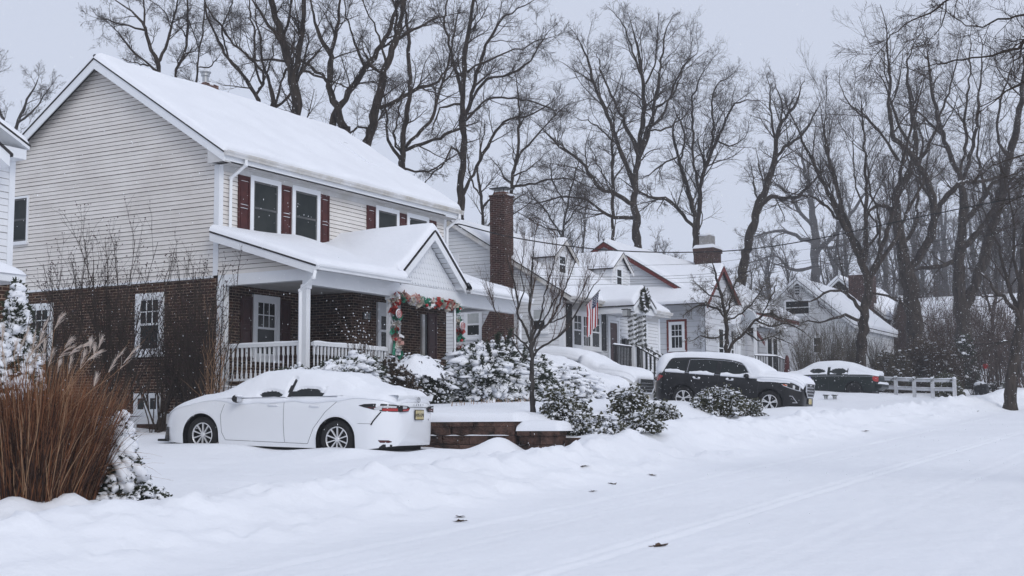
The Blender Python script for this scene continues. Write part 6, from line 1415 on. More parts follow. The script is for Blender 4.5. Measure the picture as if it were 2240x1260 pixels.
    if snow:   # snow caught on the flatter limbs
        s = MB(); cnt = 0
        for (Q, RR, L) in lines:
            for j in range(len(Q) - 1):
                t = Q[j + 1] - Q[j]; t /= np.linalg.norm(t)
                if abs(t[2]) < .62 and r.random() < snow: snow_bar(s, Q[j] + [0, 0, RR[j] * .75], Q[j + 1] + [0, 0, RR[j + 1] * .75], RR[j] * 1.5, RR[j] * .8 + .02, seg=4); cnt += 1
        if cnt: s.build('branch_snow', 'snow', root, smooth=True)
    return root
BK = 'bare trees behind the houses'
# behind the big house, left to right ---------------------------------------------------------
tree('bare_tree', 'small bare tree showing over the eave of the house at the far left', 62, [[(12, 420, 12), (22, 330, 11), (38, 270, 8), (60, 220, 5), (85, 175, 2)], [(22, 330, 8), (10, 270, 6), (5, 215, 4), (12, 165, 2)], [(38, 270, 6), (75, 245, 4), (115, 200, 2)], [(40, 300, 5), (80, 285, 3), (120, 245, 2)], [(24, 310, 5), (-20, 250, 4), (-45, 190, 2)]], group=BK, seed=3, scale=.75, lv=4, dens=1.5, tw=.008, bark='bark_grey')
tree('bare_tree', 'bare tree forking over the ridge just right of the roof peak', 46, [[(350, 260, 12), (347, 165, 11), (342, 135, 10), (325, 90, 8), (312, 50, 6), (285, 22, 4), (250, 0, 2)], [(344, 138, 8), (360, 105, 7), (368, 70, 6), (375, 30, 5), (385, -30, 3)], [(318, 65, 5), (312, 20, 4), (308, -20, 2)], [(335, 160, 7), (300, 132, 5), (268, 100, 4), (250, 75, 3), (225, 52, 2)], [(318, 70, 5), (280, 62, 4), (240, 50, 3), (215, 48, 1)], [(320, 152, 4), (296, 148, 3)], [(366, 60, 3), (355, 30, 2), (330, 5, 2)]], group=BK, seed=5, scale=.6, lv=4, dens=1.4, tw=.006)
tree('bare_tree', 'slender bare tree between the roof peak and the metal flue', 47, [[(383, 260, 6), (384, 178, 6), (386, 150, 6), (402, 128, 6), (408, 90, 6), (411, 40, 5), (410, -10, 3)], [(384, 165, 4), (390, 140, 4), (404, 126, 4)], [(405, 118, 3), (425, 112, 3), (430, 105, 2)], [(408, 80, 4), (395, 60, 3), (385, 50, 2)]], group=BK, seed=6, scale=.5, lv=4, dens=1.6, tw=.006)
tree('bare_tree', 'thin bare tree rising directly behind the metal flue', 47, [[(428, 270, 5), (430, 175, 5), (434, 120, 4), (443, 70, 4), (447, 20, 3), (450, -20, 2)], [(432, 150, 3), (455, 148, 3), (475, 132, 2)], [(436, 105, 3), (420, 70, 3), (412, 45, 2)]], group=BK, seed=7, scale=.45, lv=4, dens=1.6, tw=.006)
tree('bare_tree', 'bare tree of long upright forks right of the chimney flue', 44, [[(568, 300, 10), (566, 232, 10), (560, 210, 9), (530, 165, 8), (503, 130, 7), (480, 95, 6), (460, 55, 5), (447, 0, 3)], [(566, 205, 7), (585, 165, 6), (560, 130, 6), (520, 95, 5), (495, 60, 5), (468, 20, 4), (455, -20, 3)], [(568, 195, 6), (570, 180, 6), (555, 125, 5), (552, 60, 5), (540, 20, 4), (530, -30, 3)], [(575, 180, 5), (590, 150, 4), (600, 110, 3), (605, 60, 2)], [(500, 128, 5), (485, 70, 4), (500, 20, 3), (505, -10, 2)]], group=BK, seed=8, scale=.62, lv=4, dens=1.2, tw=.006, snow=.0)
tree('bare_tree', 'bare tree with crossing limbs between the long-forked tree and the massive trunk', 46, [[(598, 320, 14), (596, 245, 13), (598, 215, 11), (590, 185, 8), (575, 140, 6), (570, 90, 5), (560, 40, 4)], [(597, 235, 8), (625, 215, 7), (640, 180, 6), (660, 130, 5), (668, 80, 4)], [(605, 240, 7), (618, 200, 5), (636, 150, 5), (650, 100, 4)]], group=BK, seed=9, scale=.55, lv=4, dens=1.3, tw=.006)
tree('bare_tree', 'massive dark forked tree rising over the middle of the snowy ridge', 42, [[(655, 330, 24), (648, 260, 22), (645, 200, 21), (632, 140, 19), (615, 75, 17), (600, 30, 14), (590, -30, 10)], [(648, 165, 15), (662, 120, 13), (672, 70, 11), (680, 20, 10), (690, -40, 7)], [(618, 90, 8), (630, 50, 7), (640, -10, 5)], [(630, 130, 6), (585, 125, 5), (550, 122, 4), (520, 100, 3)], [(620, 95, 7), (590, 60, 6), (565, 20, 5), (550, -20, 4)], [(645, 190, 6), (670, 150, 5), (700, 120, 4)], [(655, 150, 6), (690, 160, 5), (720, 170, 4)]], group=BK, seed=11, scale=.75, lv=4, dens=1.1, tw=.007)
tree('bare_tree', 'bare tree crossing with a right-leaning limb, beside the massive forked tree', 45, [[(757, 330, 22), (750, 285, 20), (738, 235, 17), (722, 190, 14), (722, 120, 12), (705, 90, 9), (690, 50, 6), (680, 0, 4)], [(724, 125, 9), (735, 100, 8), (742, 50, 7), (750, -10, 4)], [(722, 285, 16), (735, 240, 15), (760, 195, 15), (785, 150, 14), (810, 110, 13), (838, 50, 10), (852, 0, 8), (865, -40, 6)], [(722, 185, 8), (690, 155, 7), (660, 135, 5), (640, 110, 3)], [(790, 145, 7), (770, 100, 6), (755, 50, 4), (745, 10, 3)], [(815, 100, 6), (845, 85, 5), (862, 60, 4), (885, 40, 3)]], group=BK, seed=12, scale=.75, lv=4, dens=1.1, tw=.007)
tree('bare_tree', 'thick leaning bare tree above the right half of the big roof', 44, [[(795, 380, 24), (802, 320, 22), (818, 260, 20), (830, 205, 18), (842, 150, 15), (858, 110, 14), (870, 70, 13), (878, 20, 9), (885, -40, 6)], [(822, 240, 10), (855, 225, 9), (890, 205, 9), (915, 185, 8), (955, 172, 6), (970, 140, 4)], [(800, 275, 6), (770, 270, 5), (745, 285, 4), (720, 290, 3)], [(838, 165, 7), (815, 145, 6), (790, 110, 4)], [(865, 90, 7), (900, 70, 6), (930, 55, 5), (975, 40, 3)], [(848, 140, 6), (838, 100, 5), (825, 60, 4), (800, 20, 3)], [(862, 95, 8), (864, 40, 7), (860, -20, 5)]], group=BK, seed=13, scale=.75, lv=4, dens=1.2, tw=.007)
tree('bare_tree', 'bare tree with a long low limb standing over the skylight', 48, [[(880, 440, 15), (880, 370, 14), (882, 300, 12), (893, 230, 10), (898, 170, 9), (893, 100, 8), (888, 40, 6), (884, -30, 4)], [(882, 330, 9), (910, 295, 9), (940, 262, 8), (955, 210, 7), (968, 160, 6), (985, 90, 5), (995, 20, 4)], [(884, 335, 8), (920, 320, 8), (965, 308, 7), (1005, 290, 6)], [(880, 355, 8), (850, 310, 7), (845, 270, 6), (840, 230, 5), (838, 200, 4)], [(880, 340, 5), (860, 290, 4), (868, 240, 4), (875, 200, 3)], [(960, 185, 5), (985, 150, 4), (1000, 110, 3)], [(880, 370, 6), (910, 380, 5), (950, 370, 4), (990, 345, 3)]], group=BK, seed=14, scale=.75, lv=4, dens=1.2, tw=.007)
tree('bare_tree', 'tall twin-stemmed bare tree just right of the big house', 52, [[(1003, 540, 17), (1006, 470, 16), (1010, 380, 15), (1014, 300, 14), (1012, 220, 12), (1018, 120, 11), (1028, 60, 9), (1035, 0, 7), (1040, -40, 5)], [(1022, 300, 10), (1030, 240, 9), (1042, 190, 8), (1058, 130, 8), (1085, 60, 6), (1110, 20, 4), (1170, -20, 2)], [(1012, 215, 9), (1000, 170, 8), (985, 110, 7), (970, 40, 5), (975, -20, 4)], [(1032, 250, 7), (1050, 210, 6), (1080, 180, 6), (1130, 168, 5), (1170, 140, 4), (1200, 100, 3)], [(1020, 260, 6), (1060, 220, 5), (1100, 218, 5), (1150, 228, 4), (1200, 250, 3)], [(1008, 230, 6), (980, 230, 5), (955, 245, 4), (945, 270, 3)], [(1010, 440, 8), (1030, 400, 7), (1060, 345, 7), (1085, 300, 6), (1110, 280, 5), (1150, 275, 4), (1190, 260, 3)], [(1022, 160, 5), (1060, 130, 5), (1100, 110, 4), (1150, 90, 3), (1210, 60, 2)], [(1006, 350, 6), (985, 330, 5), (960, 370, 4), (935, 395, 3)]], group=BK, seed=15, scale=.9, lv=4, dens=1.2, tw=.008)
tree('bare_tree', 'bare tree with arching limbs above the brick chimney', 58, [[(1118, 560, 9), (1120, 400, 8), (1128, 360, 7), (1133, 310, 6), (1135, 260, 5), (1132, 200, 3)], [(1120, 400, 6), (1105, 390, 5), (1098, 380, 3)], [(1128, 365, 5), (1145, 330, 5), (1175, 300, 4), (1215, 250, 3)], [(1120, 410, 6), (1165, 405, 5), (1200, 398, 4), (1240, 400, 3), (1290, 420, 2)], [(1122, 385, 4), (1150, 370, 3), (1180, 350, 2)]], group=BK, seed=16, scale=.8, lv=4, dens=1.8, tw=.007, subL=3.2)
tree('bare_tree', 'slim bare tree behind the tall brick chimney', 60, [[(1058, 600, 8), (1056, 480, 7), (1050, 420, 6), (1045, 370, 5), (1055, 300, 4)], [(1052, 430, 4), (1030, 390, 4), (1025, 350, 3)], [(1056, 460, 4), (1075, 440, 4), (1100, 435, 3)]], group=BK, seed=17, scale=.8, lv=3, dens=1.5, tw=.007)
tree('bare_tree', 'wide thinly twigged bare tree beyond the first dormer', 74, [[(1215, 640, 7), (1230, 540, 6), (1235, 470, 5), (1250, 410, 4), (1262, 360, 3)], [(1230, 520, 4), (1200, 470, 4), (1175, 440, 3)], [(1234, 490, 4), (1270, 440, 3), (1300, 400, 2)], [(1232, 510, 4), (1190, 500, 3), (1150, 480, 2)], [(1240, 450, 3), (1210, 400, 3), (1205, 360, 2)]], group=BK, seed=18, scale=1., lv=4, dens=2.4, tw=.008, bark='bark_grey', subL=4.)
tree('bare_tree', 'tallest round-crowned bare tree in the centre of the skyline', 68, [[(1400, 620, 22), (1394, 540, 20), (1390, 470, 17), (1388, 430, 15), (1392, 370, 13), (1400, 300, 11), (1408, 230, 10), (1405, 170, 8), (1398, 120, 6), (1385, 70, 3)],
  [(1388, 415, 12), (1370, 370, 10), (1345, 310, 9), (1325, 250, 8), (1300, 200, 7), (1285, 150, 5), (1270, 110, 3)], [(1390, 340, 9), (1365, 270, 8), (1345, 220, 6), (1320, 150, 4), (1310, 100, 3)], [(1402, 350, 9), (1420, 310, 8), (1432, 270, 8), (1442, 200, 6), (1450, 140, 5), (1455, 90, 3)], [(1412, 340, 7), (1425, 290, 6), (1455, 265, 5), (1490, 180, 4), (1520, 150, 2)], [(1388, 450, 10), (1340, 425, 9), (1305, 410, 8), (1285, 375, 7), (1250, 345, 6), (1215, 325, 5), (1190, 300, 3)], [(1386, 480, 9), (1360, 478, 8), (1325, 472, 7), (1290, 440, 6), (1240, 425, 5), (1200, 432, 4), (1150, 440, 2)], [(1404, 300, 6), (1430, 240, 5), (1470, 200, 4), (1500, 130, 3)], [(1408, 200, 5), (1430, 150, 4), (1440, 80, 3)], [(1400, 170, 5), (1375, 110, 4), (1355, 60, 3)], [(1345, 330, 5), (1320, 300, 4), (1290, 270, 3), (1265, 260, 2)], [(1430, 290, 4), (1470, 280, 4), (1510, 250, 3), (1540, 200, 2)]], seed=19, scale=1.05, lv=4, dens=1.5, tw=.008, subL=3.6, group=BK)
tree('bare_tree', 'straight slim tree close to the left of the tallest tree', 64, [[(1341, 650, 9), (1340, 530, 8), (1340, 450, 7), (1341, 380, 7), (1340, 320, 5), (1343, 260, 4)], [(1340, 430, 4), (1320, 390, 3), (1300, 350, 3)], [(1341, 400, 4), (1360, 370, 3), (1375, 340, 2)]], group=BK, seed=20, scale=.9, lv=4, dens=1.6, tw=.008)
tree('bare_tree', 'wide-crowned bare tree behind the grey house chimney', 72, [[(1528, 640, 19), (1525, 540, 17), (1520, 490, 12), (1510, 430, 10), (1495, 385, 8), (1482, 340, 7), (1470, 290, 5)], [(1525, 530, 11), (1530, 450, 10), (1532, 400, 9), (1550, 350, 8), (1562, 320, 7), (1580, 280, 5), (1600, 240, 4), (1640, 235, 2)], [(1518, 500, 9), (1490, 470, 8), (1460, 440, 8), (1425, 435, 7), (1400, 430, 5)], [(1530, 420, 7), (1515, 370, 6), (1510, 300, 5), (1505, 240, 4), (1520, 190, 2)], [(1556, 330, 6), (1560, 280, 5), (1558, 220, 4), (1575, 180, 3), (1590, 165, 2)], [(1484, 345, 5), (1450, 360, 4), (1425, 380, 3)], [(1570, 305, 4), (1600, 315, 4), (1640, 290, 2)], [(1486, 350, 5), (1500, 300, 4), (1485, 240, 3), (1480, 210, 2)]], group=BK, seed=22, scale=1.05, lv=4, dens=1.7, tw=.008, subL=3.8)
tree('bare_tree', 'leaning dark tree rising right of the grey house chimney', 76, [[(1612, 700, 24), (1625, 590, 22), (1640, 520, 20), (1660, 450, 18), (1680, 400, 15), (1695, 340, 11), (1705, 280, 9), (1725, 250, 7), (1750, 210, 4)], [(1665, 450, 11), (1690, 425, 10), (1720, 430, 9), (1760, 420, 7), (1800, 380, 5)], [(1690, 355, 8), (1720, 320, 7), (1760, 285, 5), (1790, 240, 3)], [(1700, 310, 6), (1685, 260, 5), (1675, 200, 3)], [(1665, 445, 5), (1650, 420, 4), (1640, 390, 3)], [(1700, 290, 5), (1710, 230, 4), (1700, 190, 2)]], group=BK, seed=23, scale=1.1, lv=4, dens=1.3, tw=.009)
tree('bare_tree', 'pale hazy tree far behind the white gabled house', 210, [[(1790, 660, 20), (1785, 600, 20), (1782, 520, 17), (1775, 450, 13), (1765, 390, 9), (1755, 350, 6)], [(1785, 560, 12), (1820, 520, 10), (1850, 480, 8), (1870, 440, 5)], [(1780, 500, 10), (1745, 460, 8), (1720, 430, 6), (1690, 410, 4)], [(1784, 530, 10), (1740, 510, 8), (1700, 500, 6), (1660, 510, 4)], [(1786, 580, 9), (1740, 590, 7), (1700, 560, 5), (1650, 570, 3)], [(1788, 540, 9), (1830, 540, 7), (1880, 520, 5)]], seed=24, scale=3.2, lv=3, dens=2., tw=.03, bark='bark_grey', group='big trees farther up the street')
# street side on the right -------------------------------------------------------------------
UP = 'big trees farther up the street'
tree('bare_tree', 'vase-shaped street tree behind the green car with fan of straight branches', 62, [[(1883, 805, 24), (1886, 740, 22), (1890, 690, 20), (1900, 630, 19), (1895, 600, 16), (1870, 540, 13), (1840, 480, 11), (1800, 400, 9), (1765, 330, 7), (1740, 270, 4)], [(1898, 610, 12), (1885, 540, 10), (1862, 470, 9), (1850, 390, 8), (1838, 310, 6), (1835, 240, 3)], [(1902, 620, 13), (1918, 570, 11), (1935, 500, 10), (1945, 420, 8), (1950, 350, 7), (1960, 280, 4)], [(1905, 620, 12), (1930, 580, 10), (1970, 520, 9), (1995, 470, 7), (2030, 410, 6), (2050, 360, 3)], [(1895, 590, 10), (1900, 520, 9), (1898, 440, 8), (1895, 360, 6), (1890, 280, 4)], [(1862, 520, 7), (1820, 460, 6), (1790, 430, 5), (1755, 420, 3)], [(1890, 690, 9), (1865, 660, 8), (1835, 640, 7), (1790, 650, 5), (1760, 665, 3)], [(1888, 705, 8), (1850, 695, 7), (1820, 700, 6), (1780, 710, 4), (1740, 712, 2)], [(1845, 485, 6), (1830, 420, 5), (1800, 340, 4), (1790, 260, 2)], [(1920, 560, 6), (1930, 480, 5), (1920, 400, 4), (1925, 320, 2)], [(1898, 650, 6), (1940, 655, 5), (1990, 690, 4), (2020, 720, 2)], [(1880, 560, 6), (1920, 500, 5), (1880, 420, 4), (1870, 330, 3)]], cat='tree', seed=31, scale=.95, lv=4, dens=.62, tw=.008, ang=(16, 40), up=.16, subL=4.8, wob=.09)
tree('bare_tree', 'thick-trunked tree with wide spreading crown left of the twin trunks', 70, [[(2005, 840, 40), (2002, 760, 38), (2000, 690, 36), (1990, 620, 33), (1975, 560, 28), (1965, 500, 22), (1960, 430, 18), (1985, 380, 15), (2005, 320, 12), (1995, 250, 9), (1985, 180, 6), (1990, 120, 3)], [(1992, 600, 20), (2020, 560, 19), (2040, 510, 18), (2035, 460, 16), (2020, 420, 14), (1990, 380, 12), (1960, 350, 11), (1925, 330, 10), (1910, 280, 8), (1905, 220, 6), (1890, 150, 3)], [(2040, 500, 14), (2060, 450, 12), (2085, 420, 11), (2110, 405, 10), (2150, 400, 8), (2200, 390, 5)], [(1965, 480, 11), (1945, 450, 9), (1925, 445, 8), (1905, 450, 6), (1890, 500, 4)], [(1990, 370, 9), (2020, 340, 8), (2040, 290, 6), (2060, 220, 4), (2070, 160, 3)], [(2000, 330, 8), (1970, 290, 7), (1955, 230, 5), (1940, 170, 3)], [(1965, 350, 7), (1940, 290, 6), (1915, 240, 4)], [(2030, 440, 8), (2010, 380, 7), (2030, 300, 5), (2020, 220, 4), (2030, 160, 2)], [(1975, 540, 9), (2010, 490, 8), (2020, 430, 6)], [(1915, 300, 5), (1880, 260, 4), (1850, 220, 3), (1840, 180, 2)]], group=UP, seed=32, scale=1.15, lv=4, dens=.7, tw=.009, subL=5.6, snow=.25)
tree('bare_tree', 'ivy-based double trunk tree with one limb leaning right over the street', 74, [[(2112, 850, 46), (2110, 780, 42), (2108, 720, 38), (2102, 660, 30), (2098, 590, 24), (2103, 520, 20), (2108, 450, 18), (2100, 390, 13), (2075, 330, 11), (2055, 270, 9), (2040, 200, 7), (2030, 130, 4)], [(2115, 690, 26), (2140, 640, 24), (2160, 580, 23), (2180, 500, 22), (2195, 430, 20), (2210, 360, 17), (2225, 290, 14), (2235, 210, 10), (2240, 120, 6)], [(2102, 560, 12), (2075, 570, 10), (2040, 575, 9), (2010, 580, 6)], [(2105, 500, 12), (2130, 470, 12), (2160, 440, 10), (2190, 400, 8), (2230, 380, 5)], [(2100, 545, 14), (2130, 510, 13), (2155, 470, 11), (2180, 425, 8)], [(2103, 400, 10), (2125, 340, 9), (2140, 280, 8), (2150, 200, 5), (2160, 120, 3)], [(2098, 385, 8), (2110, 320, 7), (2105, 250, 6), (2110, 180, 4), (2105, 100, 2)], [(2190, 450, 9), (2165, 400, 7), (2160, 330, 5), (2170, 260, 3)], [(2060, 290, 6), (2030, 260, 5), (2000, 230, 4)], [(2210, 340, 8), (2180, 300, 6), (2175, 230, 5), (2190, 160, 3)]], group=UP, seed=33, scale=1.15, lv=4, dens=.68, tw=.009, subL=5.6, snow=.25)
tree('bare_tree', 'straight dark street tree nearest the right edge with a limb reaching left', 50, [[(2210, 855, 26), (2218, 800, 24), (2225, 740, 22), (2232, 680, 19), (2240, 600, 17), (2242, 520, 14), (2250, 440, 11), (2255, 350, 8), (2262, 260, 5)], [(2228, 700, 11), (2212, 670, 10), (2190, 650, 8), (2165, 640, 7), (2145, 620, 5), (2120, 600, 3)], [(2230, 690, 11), (2215, 630, 9), (2205, 560, 7), (2195, 490, 5)], [(2226, 740, 7), (2200, 755, 6), (2165, 765, 5), (2130, 780, 3)], [(2236, 640, 8), (2222, 560, 7), (2225, 480, 5), (2215, 400, 3)], [(2240, 560, 8), (2270, 480, 6), (2290, 400, 4)]], group=UP, seed=34, scale=.85, lv=4, dens=.7, tw=.007, subL=4.4, snow=.2)
tree('bare_tree', 'slim young trees between the twin trunk and the right edge', 90, [[(2168, 800, 9), (2172, 700, 8), (2180, 620, 7), (2178, 540, 6), (2185, 460, 4), (2190, 400, 3)], [(2172, 700, 5), (2150, 640, 4), (2140, 580, 3)], [(2178, 620, 5), (2200, 560, 4), (2215, 500, 3)], [(2170, 740, 4), (2150, 720, 3), (2135, 690, 3)]], group=UP, seed=35, scale=1.1, lv=3, dens=2.4, tw=.012, bark='bark_grey')
# the near tree whose limbs hang into the top right corner (it stands just outside the frame)
tree('overhanging_tree', 'near tree whose dark knobbly twigs hang into the top right corner', 17, [[(2560, 1120, 90), (2550, 700, 80), (2540, 300, 70), (2530, 0, 55), (2500, -300, 35)], [(2535, 120, 20), (2450, 60, 15), (2370, 20, 12), (2300, -20, 10), (2180, -60, 6), (2100, -30, 5), (2050, 0, 4), (2000, 25, 3), (1960, 60, 2), (1935, 95, 1.5)], [(2538, 250, 22), (2440, 200, 15), (2340, 140, 11), (2270, 90, 9), (2230, 110, 7), (2190, 120, 5), (2130, 130, 4), (2060, 140, 2.5)], [(2300, 120, 8), (2240, 190, 6), (2180, 220, 3.5), (2130, 260, 2)], [(2300, 30, 6), (2240, 30, 5), (2180, 45, 4), (2130, 55, 3), (2090, 30, 2)], [(2538, 420, 18), (2440, 360, 12), (2350, 330, 9), (2260, 330, 5), (2190, 350, 2.5)], [(2060, -10, 3), (2052, 40, 2.5), (2030, 70, 2), (2015, 95, 1.5)], [(2530, 500, 16), (2400, 470, 9), (2300, 410, 6), (2210, 440, 3)]], seed=41, scale=.34, lv=3, dens=1.1, tw=.0045, up=-.02, subL=1.0, depth=.8, start=.35, bark='bark')
# young tree on the terrace
tree('young_tree', 'young street tree with many upswept twigs in front of the porch end', 25, [[(1165, 884, 12), (1164, 840, 10.5), (1163, 790, 10), (1161, 745, 9)], [(1162, 760, 6), (1150, 720, 6), (1135, 690, 5), (1130, 640, 4), (1118, 590, 3), (1108, 550, 1.5)], [(1162, 750, 6), (1165, 715, 5.5), (1160, 670, 5), (1163, 620, 4), (1166, 570, 3), (1170, 520, 1.5)], [(1162, 770, 6), (1175, 735, 5.5), (1205, 700, 5), (1225, 660, 4), (1240, 620, 3), (1258, 570, 1.5)], [(1163, 785, 5), (1185, 760, 5), (1220, 740, 4.5), (1248, 705, 4), (1280, 655, 3), (1305, 620, 1.5)], [(1160, 765, 5), (1135, 740, 4), (1110, 720, 3.5), (1090, 690, 2.5), (1070, 650, 1.5)], [(1162, 740, 5), (1180, 700, 4.5), (1192, 650, 3.5), (1205, 600, 2.5), (1215, 550, 1.5)], [(1163, 790, 4), (1140, 775, 3.5), (1125, 750, 3), (1112, 730, 2)], [(1175, 735, 4), (1195, 690, 3.5), (1222, 640, 2.5), (1238, 590, 1.5)], [(1200, 705, 3.5), (1235, 690, 3), (1270, 640, 2), (1290, 600, 1.2)], [(1133, 680, 3.5), (1145, 640, 3), (1140, 590, 2), (1148, 550, 1.2)]], seed=51, scale=.26, lv=3, dens=.7, tw=.0026, up=.3, subL=1.25, ang=(15, 38), bark='bark_grey', twig='twig_brown', wob=.07, depth=1.3)
# flowering crab in front of the grey house, full of buds
ct = tree('crabapple_tree', 'low wide bare crabapple dotted with snowy buds in front of the grey house', 47, [[(1588, 800, 10), (1590, 740, 9), (1588, 700, 8), (1578, 650, 6), (1568, 610, 5), (1560, 580, 3)], [(1600, 800, 7), (1615, 750, 7), (1640, 730, 6), (1665, 700, 6), (1700, 685, 5), (1730, 700, 3)], [(1588, 700, 5), (1570, 680, 5), (1540, 668, 4), (1510, 680, 3)], [(1586, 690, 5), (1600, 650, 4), (1610, 610, 3), (1640, 590, 2)], [(1590, 730, 4), (1560, 740, 4), (1530, 735, 3), (1515, 745, 2)], [(1640, 730, 4), (1670, 750, 3), (1700, 740, 3), (1740, 755, 2)], [(1592, 700, 4), (1630, 680, 4), (1660, 650, 3), (1680, 620, 2)], [(1670, 700, 3), (1690, 660, 3), (1700, 630, 2)], [(1578, 650, 3), (1545, 640, 3), (1520, 620, 2)], [(1660, 705, 4), (1690, 720, 4), (1730, 715, 3), (1765, 735, 2)]], seed=52, scale=.5, lv=4, dens=2.6, tw=.005, subL=1.1, up=.06, ang=(35, 75), twig='twig_olive', depth=1.2)
# far wood that closes the street on the right and fills behind the houses
def far_tree_proto(seed, h, nl=9):
    r = np.random.default_rng(seed); root = thing('distant_tree', '', 'tree', (0, 0, 0)); b = MB(); Q = []; 
    T = np.array([[0, 0, -1], [.1, 0, h * .25], [-.1, .1, h * .5], [.1, 0, h * .8]]) + r.normal(0, .15, (4, 3)) * [1, 1, 0]; P, R = resample(T, [.34, .28, .2, .06], 14); b.tubes(P[None], R[None], 6)
    p, d, l, R_ = sprout(r, P[None], R[None], nl, t0=.35, L=np.full(1, h * .42), lf=(.6, 1.), up=.9, rf=.6, ang=(20, 45)); q, rr = grow(r, p, d, l, R_.clip(.06, .14), k=7, wob=.12, up=.12, taper=.2); b.tubes(q, rr, 5); b.build('trunk', 'bark_grey', root, smooth=True)
    c = MB(); p, d, l2, R2 = sprout(r, q, rr, 9, t0=.2, L=l, lf=(.25, .5), up=.25, rf=.6); q2, rr2 = grow(r, p, d, l2, R2.clip(.022, .05), k=4); c.tubes(q2, rr2, 3)
    p, d, l3, R3 = sprout(r, q2, rr2, 6, t0=.1, L=l2, lf=(.3, .7), up=.15); q3, rr3 = grow(r, p, d, l3, R3.clip(.013, .02), k=3); c.tubes(q3, rr3, 3)
    p, d, l4, R4 = sprout(r, q3, rr3, 3, t0=.2, L=l3, lf=(.4, .8), up=.1); q4, rr4 = grow(r, p, d, l4, R4.clip(.010, .012), k=2); c.tubes(q4, rr4, 3); c.build('crown', 'twig', root); return root
protos = [far_tree_proto(61, 17), far_tree_proto(62, 14, 11), far_tree_proto(63, 20, 8)]
FT = [  # px of the foot, distance, kind, scale, label
    (150, 85, 0, .7), (520, 90, 1, .9), (690, 84, 2, .75), (790, 96, 0, .9), (930, 88, 1, .95), (1085, 95, 2, .7), (1150, 104, 0, .75), (1195, 92, 1, .7), (1270, 98, 0, .8), (1320, 112, 2, .75), (1450, 100, 1, .85), (1480, 120, 0, .7),
    (1590, 118, 1, .75), (1640, 105, 0, .6), (1680, 128, 1, .9), (1730, 112, 1, .75), (1830, 105, 0, 1.), (1860, 132, 2, 1.), (1900, 118, 1, 1.1), (1940, 100, 0, .95), (1975, 140, 2, 1.1), (2010, 122, 1, 1.2), (2050, 108, 0, 1.), (2070, 150, 2, 1.3), (2100, 130, 1, 1.2), (2135, 118, 0, 1.1), (2160, 150, 2, 1.2), (2190, 124, 1, 1.3), (2215, 112, 0, 1.2), (2235, 140, 2, 1.3), (2262, 120, 1, 1.2), (2290, 135, 0, 1.2)]
PLC = ['over the ridge of the big house', 'between the big house and the brick chimney', 'behind the dormers', 'behind the grey house', 'behind the white gabled house', 'in the wood ending the street']
NTH = {}; ORD = 'first second third fourth fifth sixth seventh eighth ninth tenth eleventh twelfth thirteenth'.split()
for i, (px, D, k, sc) in enumerate(FT):
    o = protos[k] if k not in [f[2] for f in FT[:i]] else copy_tree(protos[k])
    D *= 1.45; sc *= 1.45; p = at(px, 700, D=D); z = float(gz(p[0], p[1], False)) + 14 * float(sstep(110, 420, p[0])) + 10 * float(sstep(60, 320, p[1]))
    o.location = (p[0], p[1], z - .3); o.rotation_euler = (0, 0, i * 2.3); o.scale = (sc, sc, sc * (1 + .1 * math.sin(i)))
    pl = PLC[0] if px < 950 else PLC[1] if px < 1110 else PLC[2] if px < 1470 else PLC[3] if px < 1700 else PLC[4] if px < 1960 else PLC[5]
    NTH[pl] = NTH.get(pl, -1) + 1; o['label'] = ORD[NTH[pl]] + ' faint bare tree ' + pl + ', counting up the street'; o['group'] = 'distant bare trees ' + pl
# the wooded rise beyond: one mass of thin stems and twigs
for i, (px, D, top, lab) in enumerate(((1925, 84, 650, 'tall bare brush left of the low distant house'), (1985, 86, 665, 'tall bare brush in front of the low distant house'), (2035, 84, 640, 'tall bare brush between the two thick trunks, left half'), (2075, 88, 655, 'tall bare brush between the two thick trunks, right half'), (2135, 84, 640, 'tall bare brush right of the double trunk'), (2165, 90, 620, 'tall bare brush before the farthest snow-roofed house'), (2200, 82, 650, 'tall bare brush behind the rightmost street tree'), (2235, 80, 610, 'tall bare brush at the right edge'), (1700, 84, 660, 'bare brush between the grey house and the white gabled house'), (1830, 88, 640, 'bare brush behind the roof of the white gabled house'))):
    r = np.random.default_rng(400 + i); c = at(px, 800, D=D); c[2] = float(gz(c[0], c[1], False)) - .2; H = at(px, top, D=D)[2] - c[2]; n = 26; o = thing('brush', lab, 'bush', c, 'tall bare brush at the end of the street')
    st = c + r.normal(0, 1, (n, 3)) * [1.1, .9, 0]; b = MB(); q, rr = grow(r, st, np.stack([r.normal(0, .16, n), r.normal(0, .16, n), np.ones(n)], -1), H * r.uniform(.5, 1.05, n), r.uniform(.02, .05, n), k=8, wob=.08, up=.04, taper=.3); b.tubes(q, rr, 4); b.build('stems', 'twig_brown', o)
    b = MB(); p, d, l, R_ = sprout(r, q, rr, 9, t0=.12, L=H * np.ones(n) * .45, lf=(.3, .9), up=.3); q2, rr2 = grow(r, p, d, l, R_.clip(.012, .02), k=5, wob=.13); b.tubes(q2, rr2, 3); p, d, l, R_ = sprout(r, q2, rr2, 6, t0=.1, L=l, lf=(.3, .7), up=.2); q3, rr3 = grow(r, p, d, l, R_.clip(.009, .012), k=3, wob=.15); b.tubes(q3, rr3, 3); b.build('crown', 'twig_brown', o)
r = np.random.default_rng(70); n = 1500; px = r.uniform(1500, 2330, n) ; D = r.uniform(150, 240, n) 
P = np.array([at(a, 700, D=d_) for a, d_ in zip(px, D)]); P[:, 2] = gz(P[:, 0], P[:, 1], False) + 14 * sstep(110, 420, P[:, 0]) + 10 * sstep(60, 320, P[:, 1]) - .5
